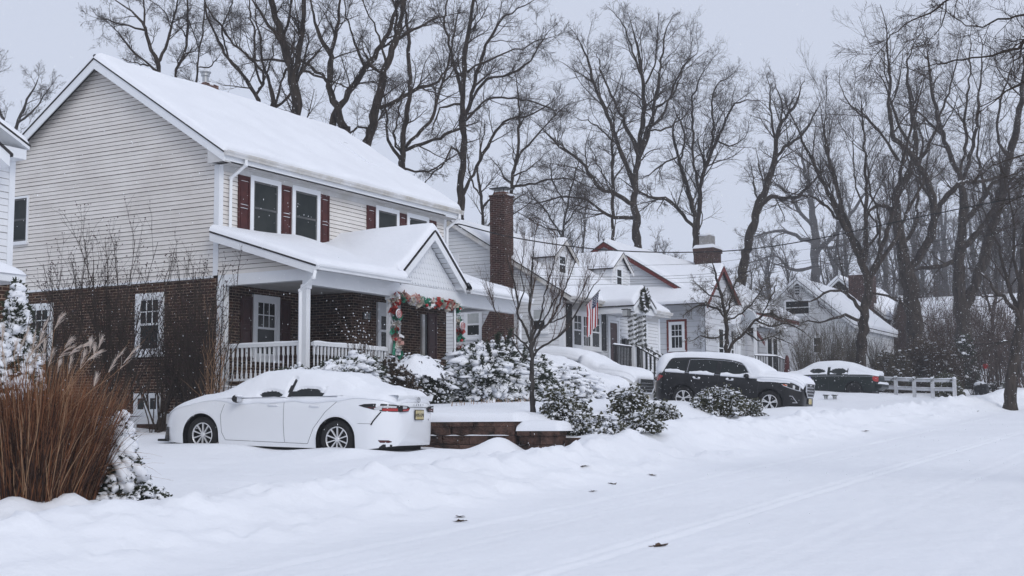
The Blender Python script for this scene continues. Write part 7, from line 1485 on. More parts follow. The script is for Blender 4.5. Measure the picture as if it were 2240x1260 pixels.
H = r.uniform(7, 15, n) * (.55 + .45 * sstep(1600, 2100, px)); b = MB(); q, rr = grow(r, P, np.tile([[0, 0, 1.]], (n, 1)), H, r.uniform(.06, .16, n), k=5, wob=.06, up=.1, taper=.2); b.tubes(q, rr, 3)
p, d, l, R_ = sprout(r, q, rr, 9, t0=.25, L=H, lf=(.12, .3), up=.4, rf=.5); q2, rr2 = grow(r, p, d, l, R_.clip(.02, .05), k=3); b.tubes(q2, rr2, 3)
p, d, l, R_ = sprout(r, q2, rr2, 3, t0=.2, L=l, lf=(.3, .7), up=.2, rf=.5); q2, rr2 = grow(r, p, d, l, R_.clip(.015, .03), k=2); b.tubes(q2, rr2, 3)
tag(b.build('woods', 'twig', org=(150, 60, 5)), kind='stuff')
# ================================================================ shrubs, bushes, grasses
PR = np.random.default_rng(90)
def snowy_bush(name, label, c, rx, ry, h, leaf='needle', n=900, L=.16, nl=9, pads=170, pad=.16, seed=1, group=None, droop=.25, up=.25, cat='bush', spread=1.0, w=.10, cone=False, lumpy=.22, stems=True, leafy=1.0, face=True, low=.05):
    """an evergreen mound: sprays of leaves over the volume, snow lying on the sprays"""
    r = np.random.default_rng(seed); c = np.array(c, float); o = thing(name, label, cat, c, group)
    def shell(m, lo, hi):
        th = r.uniform(0, 2 * np.pi, m); u = r.uniform(low, 1, m); k = r.uniform(lo, hi, m) ** .5
        rad = np.sqrt(1 - u ** 2) if not cone else (1 - u) ** .8 * .98 + .04
        lump = 1 + lumpy * vnoise(np.cos(th) * 2.2, np.sin(th) * 2.2, u * 2.5, seed)
        P = np.stack([np.cos(th) * rad * rx * lump * k, np.sin(th) * rad * ry * lump * k, u * h * lump * (k if not cone else 1)], -1); D = np.stack([np.cos(th) * rad / rx, np.sin(th) * rad / ry, u / h + up], -1); D /= np.linalg.norm(D, axis=1, keepdims=True); return P, D, k
    P, D, k = shell(n, .25, 1.05); b = MB(); leaf_tufts(b, c + P, L * leafy, nl, w=w, up=.1, seed=seed, D=D, droop=droop); 
    P2, D2, _ = shell(n // 2, .1, .8); leaf_tufts(b, c + P2, L * 1.1, nl, w=w * 1.3, up=0, seed=seed + 1, D=D2)
    b.build('foliage', leaf, o)
    if stems:
        b = MB(); P3, D3, _ = shell(60, .5, 1.); q, rr = grow(r, np.tile(c - [0, 0, .2], (60, 1)) + r.normal(0, .06, (60, 3)) * [rx, ry, 0], P3 / np.linalg.norm(P3, axis=1, keepdims=True), np.linalg.norm(P3, axis=1), np.full(60, .012), k=4, wob=.1); b.tubes(q, rr, 4); b.build('branches', 'twig_brown', o)
    if pads:
        s = MB(); P, D, _ = shell(pads, .72, 1.0); pads = int(pads * 2.6); P, D, _ = shell(pads, .70, 1.0); sz = pad * .62 * r.uniform(.35, 1.25, (pads, 1)) * (np.stack([r.uniform(1.0, 1.9, pads), r.uniform(.5, .95, pads), r.uniform(.26, .48, pads)], -1) if not cone else np.stack([r.uniform(.8, 1.2, pads), r.uniform(.8, 1.2, pads), r.uniform(.6, .9, pads)], -1))
        A = np.zeros((pads, 3, 3)); t = np.stack([-D[:, 1], D[:, 0], 0 * D[:, 0]], -1); t /= np.linalg.norm(t, axis=1, keepdims=True) + 1e-9
        out = D * [1, 1, .0]; out /= np.linalg.norm(out, axis=1, keepdims=True) + 1e-9; sl = (1 - D[:, 2:3]).clip(0, 1) * .55; out = out - np.array([0, 0, 1.]) * sl; out /= np.linalg.norm(out, axis=1, keepdims=True)
        A[:, 0] = out; A[:, 1] = t; A[:, 2] = np.cross(out, t); A[:, 2] *= np.sign(A[:, 2, 2:3] + 1e-9)
        s.blobs(c + P * 1.0 + [0, 0, pad * .12], sz, seed=seed, res=2, flat=.55, axis=A)
        P0, out0 = P.copy(), out.copy(); m = pads * 3; P, D, _ = shell(m, .8, 1.12); s.blobs(c + P, pad * r.uniform(.05, .2, (m, 3)) * [1.3, 1.3, .7], seed=seed + 2, res=1, flat=.6)
        s.build('snow_cover', 'snow', o, smooth=True)
        k = r.integers(0, pads, int(pads * 1.6)); b = MB(); leaf_tufts(b, c + P0[k] + out0[k] * (sz[k, :1] * r.uniform(.3, 1., (len(k), 1))) + [0, 0, .01], L * .8 * leafy, max(4, nl - 3), w=w, up=.25, seed=seed + 7, D=out0[k] + [0, 0, .25]); b.build('sprigs', leaf, o)
    return o
def gpos(px, py, Y=None, D=None, sink=.03):
    p = at(px, py, Y=Y, D=D); p[2] = float(gz(p[0], p[1])) - sink; return p
# evergreens by the porch
p = gpos(655, 850, Y=16.55); snowy_bush('juniper', 'broad snow-laden juniper in front of the porch corner, behind the white saloon', p, 1.45, .85, 1.36, n=1300, pads=290, pad=.24, seed=1, L=.17)
r = np.random.default_rng(5); j = bpy.context.scene.objects['juniper']; b = MB(); c0 = ORG['juniper']   # long feathery sprays standing out of the juniper
for (dx, dz, l_) in ((.55, 1.15, 1.05), (.3, 1.2, .8), (-.5, 1.1, .45), (-.9, .8, .45), (.75, 1.0, .85), (0, 1.25, .4)):
    st = c0 + [dx * .6, 0, dz * .82]; d = np.array([.75 if dx > 0 else -.6, -.1, .75]); d /= np.linalg.norm(d); t = np.linspace(0, 1, 40)[:, None]; P = st + d * l_ * t + np.array([0, 0, -.12]) * t ** 2; leaf_tufts(b, P + r.normal(0, .02, (40, 3)), .11, 7, seed=int(dx * 10 + 20), D=np.tile(d, (40, 1)))
b.build('sprays', 'needle', j)
p = gpos(760, 862, Y=16.2); snowy_bush('juniper', 'low snow-laden juniper spreading right of the broad one, against the porch rail', p, 1.05, .75, .98, n=800, pads=170, pad=.22, seed=2, L=.16)
p = gpos(846, 870, Y=15.9); snowy_bush('brown_shrub', 'brown twiggy shrub half bare in front of the rounded snowy bush', p, .85, .6, .98, leaf='leaf_brown', n=1500, pads=26, pad=.11, seed=3, L=.075, w=.22, nl=8)
o3 = gpos(912, 868, Y=16.2); sb = snowy_bush('rounded_bush', 'rounded clipped bush with a smooth cap of snow left of the porch steps', o3, .86, .7, 1.02, leaf='leaf_dark', n=1500, pads=70, pad=.15, seed=4, L=.07, w=.2, nl=8)
s = MB(); th = np.linspace(0, 2 * np.pi, 97); ph = np.linspace(0, 1.18, 34); T, Pp = np.meshgrid(th, ph); nz = .05 * vnoise(np.cos(T) * 2, np.sin(T) * 2, Pp * 3, 4)
G = np.stack([np.cos(T) * np.sin(Pp) * (.92 + nz), np.sin(T) * np.sin(Pp) * (.76 + nz), np.cos(Pp) * (1.10 + nz)], -1) + o3; kp = (Pp + .22 * fbm(np.cos(T) * 3, np.sin(T) * 3, Pp * 2, 3, 6) < .98)[:-1, :-1] & (fbm(np.cos(T) * 5, np.sin(T) * 5, Pp * 6, 2, 16) < .42)[:-1, :-1]; s.grid(G, flip=True, keep=kp); s.build('snow_cap', 'snow', sb, smooth=True)
p = gpos(1090, 882, Y=15.4); snowy_bush('juniper', 'largest snow-laden juniper in front of the right porch bay, left of the young tree', p, 1.38, 1.0, 1.32, n=1700, pads=330, pad=.26, seed=6, L=.19)
b = MB(); j = bpy.context.scene.objects['juniper.002']; c0 = ORG[j.name]
for (dx, dz, l_) in ((-1.2, .75, .55), (-.9, 1.1, .5), (-.5, 1.35, .5), (.1, 1.5, .45), (.8, 1.2, .5), (1.25, .7, .5)):
    st = c0 + [dx * .8, -.2, dz * .9]; d = np.array([dx * .5, -.2, .7]); d /= np.linalg.norm(d); t = np.linspace(0, 1, 30)[:, None]; P = st + d * l_ * t * .7; leaf_tufts(b, P + r.normal(0, .02, (30, 3)), .10, 6, seed=int(dx * 10 + 20), D=np.tile(d, (30, 1)))
b.build('sprays', 'needle', j)
p = gpos(1240, 880, Y=15.0); snowy_bush('evergreen_bush', 'snow-covered evergreen bush right of the young tree, before the buried cars', p, 1.1, .8, .80, leaf='leaf_dark', n=1000, pads=210, pad=.22, seed=8, L=.08, w=.2, nl=9)
p = gpos(1185, 884, Y=14.7); snowy_bush('evergreen_bush', 'dark low evergreen with little snow at the foot of the young tree', p, .55, .5, .62, leaf='leaf_dark', n=700, pads=36, pad=.13, seed=9, L=.09, w=.18)
p = gpos(1452, 862, Y=17.4); snowy_bush('evergreen_bush', 'small dark bush at the bottom of the railed front steps', p, .55, .5, .42, leaf='leaf_dark', n=300, pads=30, pad=.12, seed=10, L=.09, w=.2)
# small upright evergreens on the bank
GS = 'small evergreen shrubs poking out of the snowy bank'
for i, (px, py, rx, h, n, pd, lab) in enumerate(((1222, 918, .36, .62, 850, 46, 'leftmost bank shrub, upright, behind the low spreading one'), (1272, 952, .30, .40, 500, 26, 'low shrub hanging over the snow just right of the wall end'), (1262, 925, .32, .56, 750, 34, 'upright shrub close to the right of the leftmost bank shrub'), (1326, 945, .30, .34, 330, 40, 'sparse shrub mostly swallowed by snow between two fuller ones'), (1378, 918, .42, .66, 1300, 30, 'tallest and darkest green shrub of the bank'), (1408, 942, .30, .38, 600, 18, 'low dark shrub at the foot of the tallest one'), (1446, 922, .40, .46, 700, 40, 'loose shrub right of the tallest green one'), (1572, 905, .62, .62, 1300, 40, 'broad shrub in front of the black vehicle front wheel side'), (1632, 908, .52, .46, 900, 26, 'low rounded shrub under the sill of the black vehicle'))):
    pp = gp(px, py); pp[2] -= .05; snowy_bush('evergreen_shrub', lab, pp, rx * 1.05, rx, h * .98, leaf='leaf_green', n=int(n * .5), L=.06, nl=8, w=.28, pads=int(pd * 2), pad=.085, seed=20 + i, group=GS, droop=0, up=.6, cat='shrub', lumpy=.42)
# conical evergreens at the left
p = gpos(37, 800, Y=16.2); snowy_bush('conical_evergreen', 'narrow conical evergreen plastered with snow beside the left porch post', p, .56, .5, 2.25, leaf='needle', n=900, pads=150, pad=.17, seed=31, cone=True, L=.12)
pp = gp(290, 1098); pp[1] += .25; pp[2] = float(gz(pp[0], pp[1])) - .05
o = snowy_bush('dwarf_spruce', 'small snow-plastered dwarf spruce right of the tall grass', pp, .36, .34, .95, leaf='needle', n=900, pads=70, pad=.15, seed=33, cone=True, L=.06, w=.2, nl=10, low=.0)
p2 = pp + [.08, -.30, -.05]; snowy_bush('dwarf_shrub', 'low snowy dwarf shrub at the foot of the dwarf spruce', p2, .33, .26, .26, leaf='needle', n=420, pads=44, pad=.10, seed=34, L=.05, w=.2, nl=10, low=.0, cat='shrub')
# ornamental grass --------------------------------------------------------------------------
def big_grass():
    c = np.array([9.98, 11.75, 0.]); c[2] = float(gz(c[0], c[1], False)) - .12
    o = thing('ornamental_grass', 'big clump of rust-brown ornamental grass with pale feathery plumes at the left edge', 'grass clump', c)
    r = np.random.default_rng(44); 
    for mname, n, wd, hmin, hmax in (('grass_rust', 2400, .0048, .9, 1.80), ('grass_dark', 3200, .0055, .6, 1.5), ('grass_tan', 900, .0048, .8, 1.82)):
        a = r.uniform(0, 2 * np.pi, n); q = np.sqrt(r.uniform(0, 1, n)); ox, oy = np.cos(a) * q * .68, np.sin(a) * q * .5
        lean = q * .26 + r.normal(0, .14, n); H = r.uniform(hmin, hmax, n) * (1.06 - .22 * q); K = 6; t = np.linspace(0, 1, K)
        dirx, diry = np.cos(a), np.sin(a); bend = r.uniform(.0, .55, n) ** 2 * 2
        X = ox[:, None] + dirx[:, None] * (lean[:, None] * t * H[:, None] * .9 + bend[:, None] * t ** 3 * .35) + np.cumsum(r.normal(0, .016, (n, K)), 1) * t; Y = oy[:, None] + diry[:, None] * (lean[:, None] * t * H[:, None] * .9 + bend[:, None] * t ** 3 * .35) + np.cumsum(r.normal(0, .016, (n, K)), 1) * t
        tan_ = r.normal(0, .13, n)[:, None] * t * H[:, None]; X = X - diry[:, None] * tan_; Y = Y + dirx[:, None] * tan_
        Z = H[:, None] * (t - bend[:, None] * .35 * t ** 4); P = np.stack([X, Y, Z], -1) + c
        sd = np.stack([-diry, dirx, 0 * dirx], -1) + r.normal(0, .5, (n, 3)) * [1, 1, 0]; sd /= np.linalg.norm(sd, axis=1, keepdims=True); W = wd * (1 - .75 * t ** 2)[None, :, None]
        A, B_ = P - sd[:, None] * W, P + sd[:, None] * W; V = np.stack([A, B_], 2).reshape(-1, 3); i0 = (np.arange(n) * K * 2)[:, None] + (np.arange(K - 1) * 2)[None]; i0 = i0.reshape(-1)
        b = MB(); b.add(V, np.stack([i0, i0 + 1, i0 + 3, i0 + 2], -1)); b.build('blades', mname, o)
    # flowering stalks traced to where their plumes stand
    st = MB(); pl = MB()
    tips = [(118, 705, 145, 680), (140, 745, 160, 742), (60, 770, 120, 720), (95, 770, 100, 735), (128, 765, 170, 752), (150, 760, 186, 755), (182, 742, 186, 758), (196, 755, 200, 745), (215, 745, 225, 740), (205, 770, 208, 758), (190, 772, 232, 765), (262, 790, 318, 742), (235, 800, 284, 748), (205, 830, 212, 825), (40, 760, 72, 700), (70, 760, 78, 720), (30, 775, 40, 735), (5, 740, 8, 700), (150, 800, 157, 778), (125, 800, 132, 792), (175, 790, 190, 760), (85, 735, 108, 690), (12, 790, 0, 735), (55, 800, 68, 760), (105, 790, 118, 757), (60, 790, 100, 765)]
    for i, (x0, y0, x1, y1) in enumerate(tips):
        D = 14.3 + r.uniform(-.45, .35); b0 = c + [r.normal(0, .2), r.normal(0, .2), .2]; A = at(x0, y0 + 18, D=D); B_ = at(x1, y1, D=D)
        P, R = resample([b0, b0 * .45 + A * .55 + [0, 0, .1], A, A * .4 + B_ * .6 + [0, 0, .03], B_], [.0035, .003, .0025, .002, .001], 14); st.tubes(P[None], R[None], 4)
        m = 34; t = r.uniform(0, 1, m); s0 = A + (B_ - A) * t[:, None] * .65 + np.array([0, 0, .03]) * np.sin(t * 3)[:, None]; dd = (B_ - A) / np.linalg.norm(B_ - A); d = dd + r.normal(0, .16, (m, 3)); d /= np.linalg.norm(d, axis=1, keepdims=True)
        L = (.07 + .08 * r.uniform(0, 1, m)) * (1.1 - .5 * t); Q, RR = grow(r, s0, d, L, np.full(m, .0019), k=4, wob=.06, up=-.06, taper=.5); pl.tubes(Q, RR, 3)
    st.build('stalks', 'grass_tan', o); pl.build('plumes', 'plume', o, smooth=True)
    s = MB(); a = r.uniform(0, 2 * np.pi, 60); q = np.sqrt(r.uniform(0, 1, 60)) * .5; s.blobs(c + np.stack([np.cos(a) * q, np.sin(a) * q, r.uniform(.25, .55, 60)], -1), r.uniform(.015, .05, (60, 3)), flat=.6); s.build('snow_cover', 'snow', o, smooth=True)
    # loose bent straws on the right side
    b = MB(); n = 60; q, rr = grow(r, np.tile(c + [.35, -.1, .3], (n, 1)) + r.normal(0, .15, (n, 3)), np.stack([r.uniform(.3, .9, n), r.uniform(-.6, .1, n), r.uniform(.5, 1.2, n)], -1), r.uniform(.4, 1.0, n), np.full(n, .0022), k=7, wob=.1, up=-.16); b.tubes(q, rr, 3); b.build('bent_straws', 'grass_tan', o)
big_grass()
# tall bare shrubs against the gable wall -----------------------------------------------------
def bare_shrub(label, px, py, D, spread, top, n, seed, bud=True, group='tall bare budded shrubs against the gable wall', name='bare_shrub', twig='twig', r0=.017, wob=.07, lean=0., lv=2, budm='berry'):
    r = np.random.default_rng(seed); base = at(px, py, D=D); base[2] = float(gz(base[0], base[1], False)) - .1; H = at(px, top, D=D)[2] - base[2]
    o = thing(name, label, 'shrub', base, group); d = np.stack([r.normal(lean, spread, n), r.normal(0, spread * .5, n), np.ones(n)], -1); d /= np.linalg.norm(d, axis=1, keepdims=True)
    b = MB(); q, rr = grow(r, base + r.normal(0, .12, (n, 3)) * [1, .6, 0], d, H * r.uniform(.6, 1.0, n), r.uniform(.7, 1.2, n) * r0, k=9, wob=wob, up=.03, taper=.35); b.tubes(q, rr, 5); b.build('stems', twig, o)
    c = MB(); p, d, l, R = sprout(r, q, rr, 7, t0=.2, L=H * np.ones(n) * .4, lf=(.35, 1.), up=.35, ang=(20, 45)); q2, rr2 = grow(r, p, d, l, R.clip(.005, .010), k=5, wob=.1, up=.08); c.tubes(q2, rr2, 3); tips = [q[:, -1], q2[:, -1]]
    if lv > 1: p, d, l, R = sprout(r, q2, rr2, 4, t0=.2, L=l, lf=(.25, .5), up=.3, ang=(20, 55)); q3, rr3 = grow(r, p, d, l, R.clip(.0035, .006), k=3, wob=.12, up=.06); c.tubes(q3, rr3, 3); tips.append(q3[:, -1])
    if bud:
        t = np.vstack(tips); t = t[r.random(len(t)) < .75]; c.blobs(t, r.uniform(.007, .019, (len(t), 3)), m=1, flat=.3)
    c.build('crown', [twig, budm], o)
    return o
for i, (px, top, n, sp, lab) in enumerate(((112, 545, 20, .22, 'leftmost tall budded shrub, in front of the left ground-floor window'), (60, 560, 6, .14, 'thin budded shrub by the corner of the white house at the left edge'), (252, 508, 34, .22, 'densest and tallest budded shrub, near the middle of the gable wall'), (345, 590, 22, .26, 'budded shrub leaning over the ground-floor window right of the wall centre'), (425, 560, 24, .22, 'budded shrub in front of the brick corner of the house'), (490, 570, 6, .10, 'few budded stems in front of the porch corner post'))):
    bare_shrub(lab, px, 890, 27.2, sp, top, n, 60 + i)
# darker twiggy creeper base on the wall
bare_shrub('low tangled bare shrub right of the gable window behind the driveway wall', 412, 900, 27.6, .34, 690, 20, 70, bud=False, group=None, name='tangled_shrub')
bare_shrub('pale straight reedy stems before the brick near the porch corner', 470, 905, 27.0, .05, 690, 12, 71, bud=False, group=None, name='reedy_stems', twig='grass_tan', r0=.006, wob=.03, lv=1)
bare_shrub('dead flower stalks standing between the junipers and the porch rail', 790, 860, 27.8, .10, 690, 16, 72, bud=True, group=None, name='flower_stalks', twig='twig_brown', r0=.005, wob=.04, lv=1, budm='snow')
# hedges and thickets on the right -----------------------------------------------------------
HG = 'bare thickets between the houses and the street'
for i, (px, py, D, top, n, sp, tw_, lab) in enumerate(((1760, 800, 60, 715, 60, .30, 'twig_olive', 'bare forsythia thicket behind the green car, left part'), (1820, 800, 62, 690, 70, .32, 'twig_olive', 'tall bare forsythia thicket behind the green car roof'), (1860, 805, 64, 705, 60, .26, 'twig_olive', 'bare thicket left of the vase-shaped street tree trunk'), (1920, 815, 66, 735, 60, .3, 'twig_olive', 'bare thicket right of the vase-shaped street tree trunk'), (2130, 850, 62, 760, 16, .4, 'twig', 'sparse bare bush beyond the end of the white fence'), (2180, 840, 60, 760, 14, .35, 'twig', 'sparse bare bush beside the rightmost street tree'))):
    bare_shrub(lab, px, py, D, sp, top, n, 80 + i, bud=False, group=HG, name='thicket', twig=tw_, r0=.016, lv=2)
for i, (px, py, D, rx, h, lab) in enumerate(((1955, 830, 64, 1.3, 2.2, 'olive-brown leafy hedge behind the rail fence, left part'), (2010, 830, 65, 1.7, 3.0, 'brown leafy hedge around the thick trunk'), (2060, 835, 64, 1.5, 2.9, 'tallest brown leafy hedge behind the fence end'))):
    p = at(px, py, D=D); p[2] = float(gz(p[0], p[1], False)) - .1; snowy_bush('leafy_hedge', lab, p, rx, 1.0, h * .9, leaf='leaf_brown' if i else 'twig_olive', n=2000, L=.15, nl=7, w=.13, pads=20, pad=.12, seed=95 + i, cat='hedge', up=.8)
p = at(2112, 835, D=73); p[2] = float(gz(p[0], p[1], False)); snowy_bush('ivy', 'dark ivy mound wrapped round the foot of the double trunk tree', p, .85, .8, 2.9, leaf='leaf_dark', n=800, L=.16, nl=7, w=.25, pads=22, pad=.22, seed=99, cat='ivy', stems=False)
p = at(2075, 848, D=60); p[2] = float(gz(p[0], p[1], False)) - .1; snowy_bush('leafy_shrub', 'dark green shrub growing through the far end of the white fence', p, 1.0, .6, 1.15, leaf='leaf_green', n=900, L=.12, nl=7, w=.2, pads=24, pad=.12, seed=101, cat='shrub')
for i, (px, lab) in enumerate(((2165, 'small snowy evergreen left of the rightmost street tree'), (2185, 'small dark evergreen touching the rightmost street tree'), (2195, 'half-buried evergreen behind the rightmost street tree'))):
    p = at(px, 842, D=62 + i); p[2] = float(gz(p[0], p[1], False)) - .05; snowy_bush('evergreen_shrub', lab, p, .6, .5, .6, leaf='leaf_dark', n=300, L=.12, nl=7, w=.2, pads=40, pad=.14, seed=105 + i, cat='shrub')
b = MB(); 
for k in range(60): q = np.array([22.6 + k * .07 + .03 * math.sin(k * 5), 14.35 + .1 * math.sin(k * 3), 0.]); q[2] = gz(q[0], q[1]) - .05; b.tube([q, q + [.03 * math.sin(k * 7), 0, .1 + .05 * math.sin(k * 2.1)]], .006, 4)
tag(b.build('dead_grass_edge', 'grass_tan', org=(24, 14.4, 2)), 'row of short dead stalks along the path edge before the porch steps', 'dead grass', kind='stuff')
# ================================================================ smaller things
# the two buried cars
A = gpos(1372, 868, D=34.2, sink=.1); hd = np.array([-.06, -1, 0]); hd /= np.linalg.norm(hd)
nose = at(1348, 862, D=34.0); z0 = float(gz(nose[0], nose[1] + 3, False)) - .42
wf = np.array([nose[0] - .72, nose[1] + .95, z0]); wr = wf - hd * 2.78; wr[2] = z0 + .14
buried('dark car buried under thick smooth snow, nearer of the two between the houses', 'car_black', wr, wf, 12, False)
nose = at(1412, 858, D=37.2) + [-.05, .22, 0]; wf = np.array([nose[0] - .5, nose[1] + .9, z0 + .16]); wr = wf - hd * 2.72; wr[2] = wf[2] + .14
buried('white buried car with its grille showing, farther of the two between the houses', 'car_silver', wr, wf, 14, True)
# holiday garland round the porch opening
def holiday_garland():
    PY = 17.69 - .14; xl, xr = at(868, 700, Y=PY)[0], at(1003, 700, Y=PY)[0] ; zt = 4.62
    o = thing('holiday_garland', 'red, green and cream ribbon garland with peppermint discs around the porch entrance', 'garland', ((xl + xr) / 2, PY, 3.0))
    path = [at(870, 770, Y=PY), at(868, 735, Y=PY), at(866, 700, Y=PY), at(864, 660, Y=PY), at(872, 648, Y=PY), at(905, 655, Y=PY), at(940, 662, Y=PY), at(975, 668, Y=PY), at(998, 668, Y=PY), at(1002, 700, Y=PY), at(1005, 730, Y=PY), at(1005, 765, Y=PY)]
    P, _ = resample(path, np.ones(len(path)), 64); r = np.random.default_rng(17); M = ['ribbon_cream', 'ribbon_white', 'ribbon_green', 'ribbon_red', 'ribbon_pink']
    seq = [2, 1, 0, 4, 1, 4, 2, 3, 0, 1, 2, 4, 3, 0, 3, 0, 1, 3, 2, 2, 0, 4, 3, 1, 0, 4, 1, 3, 0, 1, 2, 2, 2, 1, 4, 0, 1, 3, 2, 0, 1, 0, 3, 0, 4, 3, 3, 0, 2, 1, 2, 2, 1, 0, 2, 0, 1, 3, 0, 2, 1, 1, 3, 3]
    for k in range(0, 64):
        c = P[k] + r.normal(0, .035, 3) * [1, .6, 1]; b = MB()   # a ruffled bloom of ribbon: crumpled petals
        for j in range(5):
            n1 = 9; a0 = r.uniform(0, 2 * np.pi); ax = r.normal(0, 1, 3); ax /= np.linalg.norm(ax); u = np.cross(ax, [0, 0, 1.]); u /= np.linalg.norm(u) + 1e-9; v = np.cross(ax, u); R_ = r.uniform(.075, .14)
            t = np.linspace(0, np.pi * 1.5, n1); rr = np.array([.15, .6, 1.])[None]; w = (1 + .25 * np.sin(t * 4 + j))[:, None]
            G = c + (np.cos(t)[:, None, None] * u + np.sin(t)[:, None, None] * v) * (rr * w)[..., None] * R_ + ax * (rr ** 2 * .5 * R_ * np.sin(t * 3 + a0)[:, None])[..., None]; b.grid(G)
        b.blobs([c], [(.05, .05, .05)], flat=.5); b.build('ribbon_bloom', M[seq[k]], o, smooth=True)
    for px, py in ((872, 686), (1011, 712)):   # peppermint discs
        c = at(px, py, Y=PY - .16); b = MB(); n = 36; R_ = .115; t = np.linspace(0, 2 * np.pi, n + 1)
        b.lathe([(0, -.02), (R_ * .8, -.018), (R_, 0), (R_ * .8, .018), (0, .02)], c, axis='y', n=n); d = b.build('peppermint_disc', 'ribbon_white', o, smooth=True)
        b = MB(); a = np.linspace(.4, 2 * np.pi * 3.1, 90); rr = R_ * .95 * a / a[-1]; b.tubes(np.stack([c[0] + rr * np.cos(a), np.full(90, c[1] - .02), c[2] + rr * np.sin(a)], -1)[None], np.full((1, 90), .0085), 5); b.build('swirl', 'ribbon_red', d, smooth=True)
    for px, py in ((866, 742), (1010, 745), (1011, 768), (1007, 676), (934, 668)):
        b = MB(); b.blobs([at(px, py, Y=PY - .1)], [(.045,) * 3], res=2, flat=0); b.build('bauble', 'lamp_red', o, smooth=True)
    b = MB(); c = at(868, 755, Y=PY - .03); 
    for dx, mi in ((-.09, 0), (.0, 1), (.09, 1)):
        G = [[(c[0] + dx + (u - .5) * (.05 + .16 * v) + .05 * dx * v, c[1] + .02 * math.sin(u * 9), c[2] + .1 - .34 * v) for v in np.linspace(0, 1, 6)] for u in np.linspace(0, 1, 9)]; b.grid(np.array(G), mi)
    b.build('ribbon_tail', ['ribbon_green', 'ribbon_cream'], o, smooth=True)
holiday_garland()
# white rail fence with wound garland
def rail_fence(label, pts, n_post, name='rail_fence'):
    o = thing(name, label, 'fence', pts[0]); P = [np.array(p, float) for p in pts]
    for k in range(len(P) - 1):
        a, c = P[k], P[k + 1]
        for h_ in (.78, .40):
            b = MB(); b.beam(a + [0, 0, h_], c + [0, 0, h_], .05, .12); b.build('rail', 'fence_paint', o)
            s = MB(); snow_bar(s, a + [0, 0, h_ + .075], c + [0, 0, h_ + .075], .09, .06 if h_ > .6 else .03); s.build('snow_ledge', 'snow', o, smooth=True)
        L = np.linalg.norm(c - a); t = np.linspace(0, 1, int(L * 22)); d = (c - a) / L; sd = np.cross(d, [0, 0, 1]); q = a + (c - a) * t[:, None] + [0, 0, .79] + np.cos(t * L * 7)[:, None] * sd * .06 + np.sin(t * L * 7)[:, None] * np.array([0, 0, .13])
        b = MB(); leaf_tufts(b, np.repeat(q, 3, 0) + PR.normal(0, .02, (len(q) * 3, 3)), .08, 5, seed=k); b.build('garland', 'leaf_dark', o)
    for k, p in enumerate(P):
        b = MB(); b.box(p[0] - .07, p[0] + .07, p[1] - .07, p[1] + .07, p[2] - .5, p[2] + .88); q = b.build('post', 'fence_paint', o); s = MB(); s.blobs([p + [0, 0, .89]], [(.09, .09, .06)], res=2, flat=.2); s.build('snow_cap', 'snow', q, smooth=True)
def fpt(px, py, D): q = at(px, py, D=D); q[2] = gz(q[0], q[1], False) - .02; return q
rail_fence('white two-rail fence wound with garland, from behind the green car to the dark leafy shrub', [fpt(px, 850, D) for px, D in ((1885, 58.5), (1915, 58), (1960, 57.3), (2000, 56.6), (2040, 56), (2088, 55.3))], 5)
rail_fence('short white two-rail fence between the black and green vehicles', [fpt(px, 820, D) for px, D in ((1731, 62), (1770, 62.6), (1815, 63.2))], 3)
o = thing('stair_railing', 'dark iron railing with dark red bow by the steps of the grey house', 'railing', fpt(1690, 820, 56)); 
for (x0, y0, x1, y1) in ((1650, 778, 1700, 780), (1700, 780, 1728, 792)):
    a, c = at(x0, y0, D=57), at(x1, y1, D=57); b = MB(); b.beam(a, c, .04, .04)
    for k in range(9): q = a + (c - a) * (k + .5) / 9; b.beam(q - [0, 0, 1.0], q, .025, .025, up=(0, 1, 0))
    b.build('rail', 'black_metal', o); s = MB(); snow_bar(s, a + [0, 0, .02], c + [0, 0, .02], .1, .07); s.build('snow_ledge', 'snow', o, smooth=True)
b = MB(); c = at(1722, 805, D=56.8); b.blobs([c + [0, 0, .2]], [(.16, .1, .3)], res=2, flat=.5); b.blobs([c - [.05, 0, .25]], [(.2, .1, .35)], res=2, flat=.6); b.build('bow', 'shutter_red', o, smooth=True)
# pathway lights
for px, lab in ((1807, 'left one of the two small path lights sunk in snow before the green car'), (1826, 'right one of the two small path lights sunk in snow before the green car')):
    p = gp(px, 872); o = thing('path_light', lab, 'lamp', p, 'path lights before the green car'); b = MB(); b.lathe([(0, .16), (.13, .15), (.14, .13), (.08, .12), (.0, .12)], p, n=10); b.build('cap', 'black_metal', o)
    b = MB(); b.lathe([(.075, .12), (.055, .01), (0, .0)], p, n=8); b.build('lens', 'blind', o); b = MB()
    for k in range(4): a = k * math.pi / 2 + .6; b.tube([p + [.08 * math.cos(a), .08 * math.sin(a), .12], p + [.06 * math.cos(a), .06 * math.sin(a), -.03]], .008, 4)
    b.build('cage', 'black_metal', o); s = MB(); s.blobs([p + [0, 0, .165]], [(.13, .13, .03)], res=2, flat=.2); s.build('snow_cap', 'snow', o, smooth=True)
# rubbish bag near the right edge
p = at(2148, 858, D=61); p[2] = float(gz(p[0], p[1])); o = thing('rubbish_bag', 'black rubbish bag topped with snow left of the rightmost street tree', 'bag', p); b = MB(); b.blobs([p + [0, 0, .25]], [(.42, .36, .34)], res=3, flat=.35, seed=3); b.blobs([p + [-.36, -.05, .42]], [(.10, .08, .12)], res=2, flat=.5, seed=5); b.build('bag', 'bag_black', o, smooth=True)
s = MB(); s.blobs([p + [.03, .05, .52]], [(.30, .28, .12)], res=3, flat=.3, seed=6); s.build('snow_cap', 'snow', o, smooth=True)
